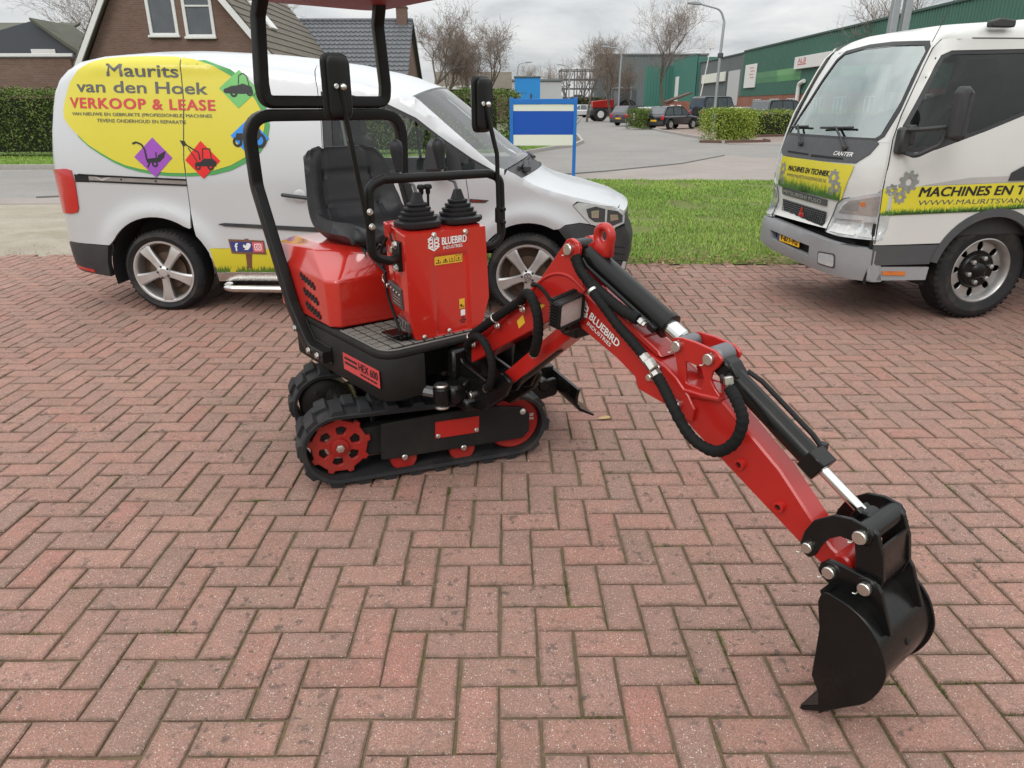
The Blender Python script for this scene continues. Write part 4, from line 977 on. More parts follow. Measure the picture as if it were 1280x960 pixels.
# stick
SR0, SR1 = -.035, -.105
STICK = [(1.404, .702), (1.537, .693), (1.728, .563), (1.833, .466), (1.89, .418), (1.925, .402), (1.935, .39), (1.922, .365), (1.906, .352), (1.890, .352), (1.854, .368), (1.806, .39), (1.608, .495), (1.463, .572), (1.397, .61)]
BRK = rnd([(1.378, .787), (1.362, .825), (1.400, .833), (1.446, .832), (1.508, .824), (1.535, .806), (1.522, .782), (1.508, .767), (1.503, .742), (1.521, .72), (1.543, .702), (1.489, .680), (1.42, .67), (1.395, .733)], .014, 3)
BRKH = rnd([(1.418, .772), (1.469, .768), (1.482, .74), (1.481, .709), (1.426, .710)], .008, 3)
def stick(mb):
    prism(mb, STICK, SR1, SR0, SIDE, .005)
    prism(mb, BRK, -.034, -.024, SIDE, .002, holes=[BRKH]); prism(mb, BRK, -.116, -.106, SIDE, .002, holes=[BRKH])
    cyl(mb, V(1.919, -.112, .388), V(1.919, -.028, .388), .027, 24)
    tube(mb, path([V(1.425, -.026, .688), V(1.48, -.022, .692), V(1.537, -.026, .697)], .02), .007, 10)
    prism(mb, [(1.425, .69), (1.425, .705), (1.53, .71), (1.54, .695)], -.11, -.03, SIDE, .002)
    for f, z in ((1.618, .536), (1.743, .466)): lathe(mb, [(.016, 0), (.015, .012), (.0085, .013), (.008, .003)], V(f, SR0, z), V(0, 1, 0), 18, cap=False)
sk = xp('dipper_stick', M['red'], stick, sharp=30)
xp('boss_hole', M['dark'], lambda mb: [cyl(mb, V(f, SR0, z), V(f, SR0+.0045, z), .0085, 14, 0) for f, z in ((1.618, .536), (1.743, .466))], sk)
xp('pin', M['zinc'], lambda mb: (pin(mb, 1.388, .807, -.024), pin(mb, 1.495, .799, -.024), cyl(mb, V(1.495, -.135, .799), V(1.495, -.10, .799), .0155, 18)), sk)
xp('bushing', M['steelgrey'], lambda mb: (cyl(mb, V(1.388, -.105, .807), V(1.388, -.036, .807), .024, 20), cyl(mb, V(1.495, -.105, .799), V(1.495, -.036, .799), .030, 20)), sk)
# stick cylinder on top of the boom
def scyl(mb):
    cyl(mb, V(.985, -.07, .995), V(1.318, -.07, .838), .036, 28); cyl(mb, V(.962, -.108, 1.009), V(.962, -.032, 1.009), .030, 22); box(mb, V(1.0, -.07, .985), (.05, .06, .05), .008, Matrix.Rotation(.44, 3, 'Y'))
    lathe(mb, [(.040, 0), (.040, .014), (.03, .016)], V(1.308, -.07, .843), V(.333, 0, -.157), 28)
    tube(mb, path([V(1.005, -.028, .985), V(1.03, -.022, .968), V(1.26, -.025, .858), V(1.29, -.03, .842), V(1.30, -.05, .832)], .02), .0065, 10); box(mb, V(1.295, -.03, .838), (.03, .03, .022), .003, Matrix.Rotation(.44, 3, 'Y'))
sc_ = xp('stick_cylinder', M['blackgloss'], scyl)
xp('piston_rod', M['chrome'], lambda mb: (cyl(mb, V(1.31, -.07, .842), V(1.372, -.07, .813), .026, 22)), sc_)
xp('hose_fitting', M['zinc'], lambda mb: (lathe(mb, [(.010, 0), (.013, .002), (.013, .016), (.010, .018), (.010, .026)], V(1.252, -.018, .852), V(.9, 0, -.42), 6)), sc_)
# bucket cylinder on the stick
def bcyl(mb):
    a = V(1.512, -.07, .772); b = V(1.812, -.07, .594); cyl(mb, a, b, .029, 26); cyl(mb, V(1.495, -.10, .799), V(1.495, -.04, .799), .029, 20); box(mb, V(1.52, -.07, .775), (.05, .06, .05), .006, Matrix.Rotation(.53, 3, 'Y'))
    prism(mb, rnd([(1.495, .815), (1.545, .795), (1.575, .760), (1.55, .735), (1.50, .77)], .01, 3), -.095, -.045, SIDE, .004); box(mb, V(1.80, -.07, .604), (.05, .062, .055), .003, Matrix.Rotation(.53, 3, 'Y'))
    tube(mb, path([V(1.56, -.105, .765), V(1.60, -.115, .745), V(1.76, -.112, .65), V(1.80, -.10, .625)], .02), .007, 8)
    tube(mb, path([V(1.54, -.02, .765), V(1.555, -.005, .755), V(1.568, .0, .772)], .01), .007, 8); box(mb, V(1.79, -.11, .630), (.02, .02, .02), .002)
bc = xp('bucket_cylinder', M['blackgloss'], bcyl)
xp('piston_rod', M['chrome'], lambda mb: cyl(mb, V(1.805, -.07, .598), V(1.945, -.07, .516), .0135, 18), bc)
xp('hose_fitting', M['zinc'], lambda mb: lathe(mb, [(.009, 0), (.013, .002), (.013, .020), (.009, .022), (.009, .034)], V(1.570, .0, .778), V(.25, 0, -.95), 6), bc)
# linkage
LINK = [(1.833, .423), (1.839, .458), (1.857, .499), (1.901, .535), (1.941, .544), (1.98, .539), (1.994, .523), (1.989, .499), (1.97, .487), (1.956, .49), (1.923, .488), (1.899, .469), (1.884, .438), (1.876, .411), (1.86, .394), (1.844, .403)]
lk = xp('bucket_link', M['blackgloss'], lambda mb: (prism(mb, rnd(LINK, .008, 2), .004, .014, SIDE, .002), prism(mb, rnd(LINK, .008, 2), -.154, -.144, SIDE, .002), cyl(mb, V(1.969, -.145, .512), V(1.969, .005, .512), .027, 24, .002), cyl(mb, V(1.945, -.095, .518), V(1.945, -.045, .518), .022, 18), box(mb, V(1.93, -.07, .522), (.03, .05, .03), .003, Matrix.Rotation(.5, 3, 'Y'))), sharp=35)
LINK2 = rnd([(1.948, .500), (1.985, .535), (1.998, .525), (2.019, .477), (2.031, .417), (2.022, .376), (1.992, .370), (1.972, .39), (1.962, .441)], .012, 3)
h2 = xp('bucket_tipping_link', M['blackgloss'], lambda mb: (prism(mb, LINK2, -.012, .002, SIDE, .002), prism(mb, LINK2, -.142, -.128, SIDE, .002), prism(mb, [(2.006, .495), (2.012, .495), (2.026, .41), (2.017, .38), (2.010, .38), (2.018, .41)], -.14, .0, SIDE, .001)), sharp=35)
xp('pin', M['zinc'], lambda mb: (pin(mb, 1.856, .425, .014, .0135), pin(mb, 1.969, .512, .014, .0165), cyl(mb, V(1.969, -.175, .512), V(1.969, -.15, .512), .0155, 16)), lk)
# bucket
BUCK = [(1.922, .326), (1.926, .349), (1.937, .361), (1.961, .361), (1.99, .357), (2.029, .342), (2.068, .306), (2.091, .261), (2.099, .221), (2.09, .172), (2.069, .127), (2.034, .089), (1.990, .040), (1.975, .020), (1.962, .082), (1.94, .118), (1.939, .195), (1.937, .258)]
SHELL = [(1.928, .345), (1.944, .353), (1.966, .350), (1.99, .349), (2.024, .334), (2.061, .300), (2.083, .258), (2.090, .221), (2.082, .175), (2.062, .133), (2.03, .097), (1.985, .048), (1.931, .002)]
BUCKS = [(p.x, p.y) for p in spline([(a, b, 0) for a, b in BUCK[:13]], 3)]+BUCK[13:]
def bucket(mb):
    prism(mb, BUCKS, .053, .061, SIDE, .0015); prism(mb, BUCKS, -.201, -.193, SIDE, .0015)
    S = [(p.x, p.y) for p in spline([(a, b, 0) for a, b in SHELL], 4)]; I = inset_open(S, .007)
    prism(mb, S+I[::-1], -.197, .057, SIDE, .0)
    tube(mb, [V(1.927, .05, .350), V(1.927, -.19, .350)], .009, 10)
    prism(mb, [(1.985, .052), (1.930, .006), (1.926, .0), (1.936, .0), (1.995, .042)], -.2, .06, SIDE, .001)
def inset_open(p, d):
    out = []
    for i in range(len(p)):
        a = Vector(p[max(i-1, 0)]); b = Vector(p[min(i+1, len(p)-1)]); t = (b-a).normalized(); n = Vector((t.y, -t.x))
        out.append((p[i][0]+n.x*d, p[i][1]+n.y*d))
    return out
bk = xp('bucket', M['blackgloss'], bucket, sharp=32)
EARB = rnd([(1.888, .375), (1.892, .398), (1.910, .417), (1.936, .418), (1.986, .417), (2.019, .418), (2.037, .396), (2.055, .353), (2.078, .300), (2.062, .296), (2.03, .325), (1.986, .338), (1.955, .340), (1.93, .348), (1.904, .362)], .010, 3)
xp('bucket_ear', M['blackgloss'], lambda mb: (prism(mb, EARB, .004, .016, SIDE, .002), prism(mb, EARB, -.156, -.144, SIDE, .002), cyl(mb, V(1.919, .0, .390), V(1.919, .018, .390), .026, 22), cyl(mb, V(2.003, .0, .393), V(2.003, .018, .393), .026, 22)), bk, sharp=35)
xp('pin', M['zinc'], lambda mb: (pin(mb, 1.919, .390, .018), pin(mb, 2.003, .393, .018)), bk)
xp('drain_hole', M['dark'], lambda mb: cyl(mb, V(2.05, -.07, .245), V(2.0895, -.07, .248), .0085, 14, 0), bk)
# hoses
def hose(pts, r, parent=EX, mat='hose', rib=.06):
    P = spline(pts, 10); k = len(P); rr = random.Random(len(pts)); w = [1+rib*sin(i*2.1)+rr.uniform(-rib, rib)*.6 for i in range(k)]
    return xp('hydraulic_hose', M[mat], lambda mb: tube(mb, P, r, 12, rfun=lambda t: w[int(t*(k-1)+.5)]), parent, sharp=70)
hose([V(.40, -.02, .54), V(.46, .0, .615), V(.53, .005, .664), V(.607, .005, .717), V(.70, .004, .778), V(.765, .008, .818)], .016)
hose([V(.745, .008, .806), V(.80, .026, .846), V(.845, .04, .846), V(.880, .045, .80), V(.884, .042, .745), V(.862, .03, .686), V(.815, .0, .640)], .0165)
hose([V(.42, .0, .565), V(.49, .02, .617), V(.547, .035, .637), V(.605, .045, .622), V(.638, .045, .56), V(.622, .04, .485), V(.572, .02, .440)], .0145)
hose([V(1.0, -.005, 1.0), V(1.02, .0, .965), V(1.058, .002, .935), V(1.094, .004, .898)], .013)
hose([V(1.083, .004, .907), V(1.14, .006, .866), V(1.196, .008, .826), V(1.25, .006, .792), V(1.295, .005, .762)], .0145)
hose([V(1.352, .008, .716), V(1.386, .015, .69), V(1.43, .028, .655), V(1.478, .03, .606), V(1.525, .03, .580), V(1.585, .03, .580), V(1.632, .03, .626), V(1.643, .025, .688), V(1.617, .018, .728), V(1.585, .008, .752)], .0155, rib=.08)
hose([V(.985, -.015, .990), V(1.03, -.008, .945), V(1.12, -.010, .897), V(1.19, -.012, .868), V(1.25, -.016, .853)], .0165, rib=.03)
hose([V(.790, -.01, .868), V(.85, .01, .878), V(.91, .02, .85), V(.962, .03, .80)], .006, rib=.0)
def fit(mb):
    d = Vector(V(.9, 0, -.42)); 
    for f, z, l, r in ((1.292, .764, .026, .015), (1.312, .753, .034, .0165), (1.338, .728, .028, .0145)): lathe(mb, [(r*.8, 0), (r, .003), (r, l-.003), (r*.8, l)], V(f, .006, z), Vector(V(.78, .02, -.62)), 6)
    prism(mb, rnd([(1.300, .690), (1.318, .683), (1.345, .735), (1.325, .745)], .008, 3), RN, RN+.010, SIDE, .002); cyl(mb, V(1.312, RN, .697), V(1.312, RN+.02, .697), .010, 14)
xp('hose_fitting', M['zinc'], fit, bo)
def clamps(mb):
    for f, z in ((.605, .716), (.745, .806), (.455, .607)): lathe(mb, [(.0175, -.004), (.019, -.003), (.019, .003), (.0175, .004)], V(f, .004, z), V(.74, 0, .66), 18, cap=False); bolt(mb, V(f+.012, .0, z-.026), V(0, 1, 0), .009, .010)
    lathe(mb, [(.015, -.005), (.018, -.004), (.018, .004), (.015, .005)], V(1.083, .004, .906), V(.8, 0, -.6), 18, cap=False)
    lathe(mb, [(.012, 0), (.016, .002), (.016, .02), (.012, .022)], V(.820, .0, .646), V(-.6, -.05, -.7), 6); lathe(mb, [(.012, 0), (.016, .002), (.016, .02), (.012, .022)], V(.578, .02, .446), V(-.8, -.1, -.6), 6)
xp('hose_clamp', M['zinc'], clamps, bo)
# work light
wl = None
RL = Matrix.Rotation(radians(97), 3, 'Z') @ Matrix.Rotation(radians(8), 3, 'X') @ Matrix.Rotation(radians(-6), 3, 'Y')
LC = Vector(V(1.03, .055, .845))
def WLF(u, v, w): return tuple(RL @ Vector((u, -w, v))+LC)
def lamp(mb):
    o = rnd([(-.058, -.044), (.058, -.044), (.058, .044), (-.058, .044)], .012, 4)
    prism(mb, o, .0, .022, WLF, .003, holes=[[(x*.86, y*.84) for x, y in o]]); prism(mb, o, -.012, .002, WLF, .003)
    for i in range(11): u = -.05+i*.01; prism(mb, [(u, -.042), (u+.004, -.042), (u+.004, .048), (u, .048)], -.026, -.008, WLF, .001)
    for i in range(8): v = -.036+i*.01; prism(mb, [(-.062, v), (.062, v), (.062, v+.004), (-.062, v+.004)], -.02, .012, WLF, .001)
wl = xp('work_light', M['black'], lamp)
xp('lens', M['lens'], lambda mb: prism(mb, rnd([(-.051, -.038), (.051, -.038), (.051, .038), (-.051, .038)], .009, 3), .003, .014, WLF, .001), wl)
xp('light_bracket', M['blackgloss'], lambda mb: (box(mb, V(1.005, .02, .788), (.05, .05, .022), .003), cyl(mb, V(1.01, .03, .780), V(1.01, .056, .780), .012, 12)), wl)
xp('bracket_nut', M['zinc'], lambda mb: lathe(mb, [(.012, 0), (.012, .010), (.008, .012)], V(1.0, .046, .787), V(0, 1, 0), 6), wl)
# lifting eye
def eye(mb):
    c = Vector((1.048, 1.056)); o = [(c.x+.040*cos(a), c.y+.040*sin(a)) for a in np.linspace(radians(-25), radians(205), 22)]+[(.985, 1.02), (.995, .992), (1.055, .985), (1.083, 1.0)]
    prism(mb, o, -.088, -.058, SIDE, .008, holes=[[(c.x+.014*cos(a), c.y+.016*sin(a)) for a in np.linspace(0, 2*pi, 18, endpoint=False)]])
xp('lifting_eye', M['red'], eye, sharp=50)
# ================================================================ silver van
def m_glass(name, tint, refl=.0, gc=(1, 1, 1)):
    n = NT(name); N = n.N; L = n.L; N.remove(n.b); out = N['Material Output']
    t = N.new('ShaderNodeBsdfTransparent'); t.inputs[0].default_value = (*tint, 1); g = N.new('ShaderNodeBsdfGlossy'); g.inputs[0].default_value = (*gc, 1); g.inputs['Roughness'].default_value = .02
    lw = N.new('ShaderNodeFresnel'); lw.inputs[0].default_value = 1.55; ad = N.new('ShaderNodeMath'); ad.operation = 'ADD'; ad.use_clamp = True; ad.inputs[1].default_value = refl; L.new(lw.outputs[0], ad.inputs[0]); m = N.new('ShaderNodeMixShader'); L.new(ad.outputs[0], m.inputs[0]); L.new(t.outputs[0], m.inputs[1]); L.new(g.outputs[0], m.inputs[2]); L.new(m.outputs[0], out.inputs[0]); return n.mat
M['glass'] = m_glass('window_glass', (.86, .91, .89)); M['glassd'] = m_glass('tinted_glass', (.45, .52, .50))
M['silver'] = plain('silver_paint', (.57, .585, .60), .34, metal=.22, var=.03, nscale=3, coat=.35, rvar=.04)
M['trim'] = plain('black_plastic', (.030, .031, .033), .6, var=.2, nscale=30, bump=.15, bscale=600, dirt=.12)
M['tyre'] = plain('tyre_rubber', (.022, .022, .023), .78, var=.35, nscale=18, dirt=.3, bump=.2, bscale=200, spec=.25)
M['alloy'] = plain('alloy', (.62, .61, .60), .34, metal=.75, var=.1, nscale=12, dirt=.1)
M['brake'] = plain('brake_rust', (.12, .075, .05), .75, var=.3)
M['tail'] = plain('tail_lamp', (.50, .010, .012), .12, var=.1, coat=.8)
M['yellow'] = plain('yellow_foil', (.64, .56, .035), .33, var=.03, coat=.25); M['green'] = plain('green_foil', (.07, .33, .09), .35, var=.03)
M['greyink'] = plain('grey_ink', (.085, .088, .095), .4); M['redink'] = plain('red_ink', (.56, .045, .05), .4); M['purple'] = plain('purple_foil', (.31, .07, .44), .35); M['ltgreen'] = plain('light_green_foil', (.14, .46, .12), .35); M['bluef'] = plain('blue_foil', (.02, .24, .72), .35); M['redf'] = plain('red_foil', (.70, .016, .016), .35)
M['navy'] = plain('navy_foil', (.03, .05, .22), .4); M['wood'] = plain('wood_print', (.17, .075, .04), .5, var=.3); M['blacki'] = plain('black_ink', (.012, .012, .013), .45); M['pinkf'] = plain('pink_orange_foil', (.70, .12, .16), .4)
M['lampdark'] = plain('lamp_housing', (.045, .05, .055), .2, var=.4, nscale=30, coat=.7); M['lampclear'] = plain('lamp_clear', (.55, .57, .58), .1, metal=.25, var=.25, nscale=25, coat=1.)
M['interior'] = plain('interior_grey', (.028, .028, .03), .8)
VW_ = .855
VRX = [-.92, -.75, -.62, -.5, -.28, 0, .3, .8, 1.05, 1.4, 1.66, 1.90, 2.13, 2.43, 2.53, 2.60, 2.654, 2.755, 2.868, 3.058, 3.256, 3.34, 3.42]
VRZ = [1.40, 1.56, 1.66, 1.71, 1.745, 1.756, 1.758, 1.732, 1.707, 1.655, 1.585, 1.478, 1.29, 1.047, 1.01, .978, .942, .902, .867, .822, .772, .73, .66]
def vR(s): return float(np.interp(s, VRX, VRZ))
def vrear(z): return -.83+.12*max(0, (z-.95)/.7)**1.6
def vins(s, z):
    i = .125*max(0, (z-.92)/.82)**1.5
    if z < .5: i += .05*((.5-z)/.3)**2
    a = .50; t = (vrear(z)+a-s)/a
    if t > 0: i += .26*(1-sqrt(max(0, 1-min(t, 1)**2)))
    t = (s-2.80)/.62
    if t > 0: i += .34*(1-sqrt(max(0, 1-min(t, .995)**2)))
    rc = float(np.interp(s, [1.3, 1.7, 1.9, 2.3, 3.4], [.10, .07, .03, .006, .006])); t = (z-(vR(s)-rc))/rc
    if t > 0: i += rc*(1-sqrt(max(0, 1-min(t, 1)**2)))
    # wheel arch flares and the shoulder crease along the body
    for c in (-.01, 2.666):
        d = hypot(s-c, z-.29); i -= .022*math.exp(-((d-.42)/.07)**2) if d < .55 else 0
    return i
VN = lambda u, v, o: (u, vins(u, v)-o, v)
VD = lambda u, v, o: VN(u, v, o+.009*max(0., min(1., (v-1.63)/.05)))         # prints lie a little prouder over the roof edge
VFAR = lambda u, v, o: (u, 2*VW_-vins(u, v)+o, v)
def VT(u, q, o):
    e = vins(u, vR(u)); bow = float(np.interp(u, [1.2, 1.9, 2.5, 2.9, 3.42], [0, .10, .13, .08, .07])); cr = float(np.interp(u, [-.7, 0, 1.5, 2.0, 2.5, 2.7, 3.4], [.02, .05, .05, .075, .05, .012, .01]))
    return (u+bow*(1-q*q), VW_+(VW_-e)*q, vR(u)+cr*(1-abs(q)**2.2)+o)
VAN = empty('delivery_van', (-2.514, 5.139, 0), radians(-3.9), 'silver delivery van with a big yellow oval advert, parked behind the red excavator', 'van')
def vp(name, mat, build, parent=VAN, **kw):
    mb = MB(); build(mb); return mk(name, mb, mat, parent, **kw)
def arc(cx, cz, r, a0, a1, n=14): return [(cx+r*cos(a0+(a1-a0)*i/n), cz+r*sin(a0+(a1-a0)*i/n)) for i in range(n+1)]
def edgeR(s0, s1, n=16, d=0): return [(s0+(s1-s0)*i/n, vR(s0+(s1-s0)*i/n)-d) for i in range(n+1)]
RARC = arc(-.01, .29, .40, radians(152), radians(-9), 22); FARC = arc(2.666, .29, .378, radians(186), radians(62), 18)
QUARTER = [(-.815, .487), (-.82, .9), (-.79, 1.2), (-.75, 1.42), (-.70, 1.57)]+edgeR(-.64, .303, 14)+[(.310, 1.438), (.272, 1.077), (.262, .725), (.256, .615), (.245, .61)]+[p for p in RARC[::-1] if p[0] < .24 and p[1] > .487]+[(-.375, .487)]
SLIDE = [(.310, 1.755)]+edgeR(.35, 1.21, 10)+[(1.238, 1.53), (1.253, 1.336), (1.253, 1.08), (1.245, .536), (1.245, .225), (.385, .225)]+[p for p in RARC[::-1] if p[0] > .268]+[(.268, .725), (.278, 1.077), (.316, 1.438)]
WIN = [(1.262, 1.515), (1.475, 1.492), (1.691, 1.447), (1.906, 1.350), (2.056, 1.240), (2.282, 1.093), (2.47, .993), (2.116, .988), (1.674, .987), (1.262, .99)]
DOOR = [(1.218, 1.680)]+edgeR(1.24, 2.50, 26)+[(2.50, .985), (2.236, .962), (2.248, .875), (2.255, .802), (2.268, .601), (2.275, .225), (1.250, .225), (1.250, .536), (1.258, 1.08), (1.258, 1.336), (1.243, 1.53)]
FENDER = [(2.241, .962), (2.505, .985)]+edgeR(2.52, 3.24, 14)+[(3.25, .768), (3.0, .812), (2.968, .786), (3.045, .702), (3.095, .655), (3.025, .668), (2.923, .657), (2.882, .628)]+[p for p in FARC[::-1] if p[1] > .35]+[(2.29, .235), (2.281, .235), (2.274, .601), (2.260, .802), (2.253, .875)]
SLF = [p for p in SLIDE if p[0] < .93]+[(.93, .225)]; SLF = [(.310, 1.755)]+edgeR(.35, .90, 8)+[(.90, .225), (.385, .225)]+[p for p in RARC[::-1] if p[0] > .268]+[(.268, .725), (.278, 1.077), (.316, 1.438)]
DRF = [(.906, 1.720)]+edgeR(.93, 2.50, 30)+DOOR[DOOR.index((2.50, .985)):DOOR.index((2.275, .225))+1]+[(.906, .225)]; WNF = [(.96, 1.535)]+WIN[1:-1]+[(.96, .99)]
for F in (VN, VFAR):
    nr = F is VN
    vp('rear_quarter_panel', M['silver'], lambda mb: sheet(mb, QUARTER, F, .04, skirt=.02))
    sd = vp('sliding_door', M['silver'], lambda mb: sheet(mb, SLIDE if nr else SLF, F, .04, skirt=.02))
    fd = vp('front_door', M['silver'], lambda mb: sheet(mb, DOOR if nr else DRF, F, .04, holes=[WIN if nr else WNF], skirt=.02))
    vp('front_fender', M['silver'], lambda mb: sheet(mb, FENDER, F, .035, skirt=.02))
    if not nr: vp('window_pane', M['glass'], lambda mb: sheet(mb, WNF, F, .1, skirt=0, off=-.014), fd)
    wf = None if not nr else vp('window_frame', M['trim'], lambda mb: sheet(mb, inset(WIN, -.004), F, .06, holes=[[(1.325, 1.474), (1.474, 1.464), (1.691, 1.419), (1.906, 1.323), (2.056, 1.218), (2.10, 1.182), (2.108, 1.016), (1.675, 1.015), (1.325, 1.014)], [(2.196, 1.132), (2.255, 1.095), (2.39, 1.012), (2.21, 1.012)]], skirt=.015, off=-.006), fd)
    if nr: vp('window_pane', M['glass'], lambda mb: (sheet(mb, [(1.31, 1.48), (1.474, 1.47), (1.691, 1.425), (1.906, 1.33), (2.056, 1.225), (2.11, 1.186), (2.118, 1.008), (1.675, 1.005), (1.31, 1.005)], F, .1, skirt=0, off=-.014), sheet(mb, [(2.186, 1.142), (2.255, 1.102), (2.41, 1.005), (2.20, 1.005)], F, .1, skirt=0, off=-.014)), fd)
    vp('wheel_arch_liner', M['interior'], lambda mb: [tube(mb, [(c+r*cos(a), 0, .29+r*sin(a)) for a in np.linspace(radians(-15), radians(195), 16)], .1, prof=[(.0, s*w0), (.0, s*w1), (.004, s*w1), (.004, s*w0)], up=(0, 1, 0)) if 0 else mb.add([(c+r*cos(a), y, .29+r*sin(a)) for a in np.linspace(radians(-15), radians(195), 16) for y in ((.0+.03, .30) if F is VN else (2*VW_-.03, 2*VW_-.30))], [(2*i, 2*i+1, 2*i+3, 2*i+2) for i in range(15)]) for c, r, s, w0, w1 in ((-.01, .405, 1, 0, .3), (2.666, .382, 1, 0, .3))])
vp('floor_pan', M['interior'], lambda mb: (box(mb, (1.33, VW_, .33), (1.8, 1.62, .2), .02), box(mb, (.93, VW_, .62), (.04, 1.55, .6), .01), box(mb, (.91, VW_, 1.1), (.03, 1.5, .62), .01), box(mb, (-.0, VW_, .5), (1.2, 1.0, .3), .02), box(mb, (2.62, VW_, .55), (1.1, .95, .35), .02)))
def endcap(mb, zs, edge, bow, off=0.):
    n = 13; vs = []
    for z in zs:
        u = edge(z); y0 = VN(u, z, 0)[1]; y1 = 2*VW_-y0
        for q in np.linspace(-1, 1, n): vs.append((u+bow*(1-q*q)+off, VW_+(y1-y0)/2*q, z))
    mb.add(vs, [(i*n+j, i*n+j+1, (i+1)*n+j+1, (i+1)*n+j) for i in range(len(zs)-1) for j in range(n-1)])
vp('tailgate', M['silver'], lambda mb: endcap(mb, [.27, .48, .9, 1.2, 1.42, 1.57, 1.66], lambda z: float(np.interp(z, [.27, .48, .9, 1.2, 1.42, 1.57, 1.66], [-.74, -.82, -.82, -.79, -.75, -.70, -.64])), -.07), sharp=60)
vp('front_panel', M['trim'], lambda mb: endcap(mb, [.26, .38, .50, .57, .62, .70, .76], lambda z: float(np.interp(z, [.26, .38, .50, .57, .62, .70, .76], [3.36, 3.388, 3.398, 3.38, 3.35, 3.345, 3.29])), .07), sharp=60)
vp('roof', M['silver'], lambda mb: sheet(mb, [(-.66, -1), (1.88, -1), (1.88, 1), (-.60, 1)], VT, .12, skirt=.02))
vp('windscreen', M['glass'], lambda mb: sheet(mb, [(1.90, -.985), (2.50, -.985), (2.50, .985), (1.90, .985)], VT, .10, skirt=.0, off=-.004))
bn = vp('bonnet', M['silver'], lambda mb: sheet(mb, [(2.62, -1), (3.34, -1), (3.34, 1), (2.62, 1)], VT, .07, skirt=.025))
vp('scuttle', M['trim'], lambda mb: sheet(mb, [(2.50, -.97), (2.61, -.97), (2.61, .97), (2.50, .97)], VT, .08, skirt=.02, off=-.012))
vp('wiper', M['trim'], lambda mb: (tube(mb, [VT(2.555, -.84, .012), VT(2.53, -.3, .014)], .012, 6), tube(mb, [VT(2.60, -.80, .018), VT(2.555, -.60, .02)], .022, 8), tube(mb, [VT(2.555, .0, .012), VT(2.53, .6, .014)], .012, 6), cyl(mb, VT(2.60, -.78, .0), VT(2.60, -.78, .04), .03, 12)))
# dashboard and seats seen through the door window
vp('dashboard', M['interior'], lambda mb: (box(mb, (2.35, VW_, .93), (.45, 1.5, .16), .05), cyl(mb, (2.08, VW_+.35, 1.0), (2.04, VW_+.35, 1.03), .17, 20)))
def cabseat(mb):
    for y in (.45, 1.25): box(mb, (1.45, y, .68), (.5, .48, .16), .05); box(mb, (1.22, y, .93), (.14, .46, .52), .05, Matrix.Rotation(-.15, 3, 'Y')); box(mb, (1.18, y, 1.27), (.1, .26, .16), .04, Matrix.Rotation(-.1, 3, 'Y'))
vp('cab_seat', M['interior'], cabseat)
vp('seat_belt', plain('belt_webbing', (.30, .31, .30), .7), lambda mb: (prism(mb, [(1.345, 1.46), (1.362, 1.46), (1.415, 1.0), (1.395, 1.0)], .10, .103, lambda u, v, w: (u, w+.04, v), 0), prism(mb, [(1.61, 1.40), (1.628, 1.40), (1.665, 1.0), (1.64, 1.0)], 1.5, 1.503, lambda u, v, w: (u, w, v), 0)))
# bumpers, trim strips, sill, side bar
vp('rear_bumper', M['trim'], lambda mb: sheet(mb, [(-.825, .295), (-.825, .47), (-.76, .484), (-.378, .480), (-.415, .35), (-.43, .25), (-.58, .258), (-.72, .268)], VN, .04, skirt=.05, off=.012))
vp('reflector', M['tail'], lambda mb: sheet(mb, [(-.76, .285), (-.57, .268), (-.57, .292), (-.77, .31)], VN, .05, skirt=.0, off=.015))
vp('front_bumper', M['trim'], lambda mb: sheet(mb, [(2.878, .622), (2.923, .653), (3.025, .664), (3.095, .648), (3.181, .620), (3.269, .600), (3.343, .625), (3.383, .574), (3.40, .502), (3.39, .384), (3.374, .27), (3.10, .235), (2.99, .25), (3.03, .36), (2.99, .48)], VN, .04, skirt=.05, off=.008), sharp=55)
vp('bumper_groove', M['dark'], lambda mb: [tube(mb, [VN(s, z, .010) for s, z in ((3.13, .50-i*.045), (3.22, .495-i*.047), (3.30, .485-i*.049), (3.36, .47-i*.05))], .004, 5) for i in range(3)])
vp('fog_lamp', M['lampclear'], lambda mb: sheet(mb, [(3.33, .30), (3.37, .31), (3.38, .36), (3.35, .37)], VN, .05, skirt=.01, off=.02))
vp('sill', plain('sill_chrome', (.62, .60, .58), .25, metal=.9, var=.1), lambda mb: sheet(mb, [(.392, .222), (2.285, .222), (2.275, .288), (.385, .288)], VN, .08, skirt=.01, off=.004))
vp('side_bar', M['chrome'], lambda mb: tube(mb, path([(.46, .05, .20), (.43, .0, .182), (.50, -.025, .178), (2.15, -.025, .178), (2.22, .0, .18), (2.2, .06, .2)], .05), .026, 12))
tr = vp('door_trim_strip', M['trim'], lambda mb: sheet(mb, [(.455, .642), (.50, .650), (1.238, .622), (1.238, .588), (.50, .628)], VN, .08, skirt=.008, off=.010)); vp('door_trim_strip', M['trim'], lambda mb: sheet(mb, [(1.262, .620), (2.255, .598), (2.24, .566), (1.262, .588)], VN, .08, skirt=.008, off=.010))
rl = vp('sliding_rail', plain('rail_steel', (.30, .27, .25), .45, metal=.5, var=.3, nscale=25), lambda mb: sheet(mb, [(-.45, .970), (.268, .942), (.268, .912), (-.44, .936)], VN, .1, skirt=.0, off=.002))
vp('rail_edge', M['dark'], lambda mb: (tube(mb, [VN(s, .974-(s+.45)*.04, .003) for s in np.linspace(-.52, .27, 10)], .006, 5), tube(mb, [VN(s, .934-(s+.45)*.036, .003) for s in np.linspace(-.52, .27, 10)], .006, 5), sheet(mb, [(-.555, .978), (-.44, .972), (-.44, .926), (-.555, .925)], VN, .08, skirt=0, off=.004)), rl)
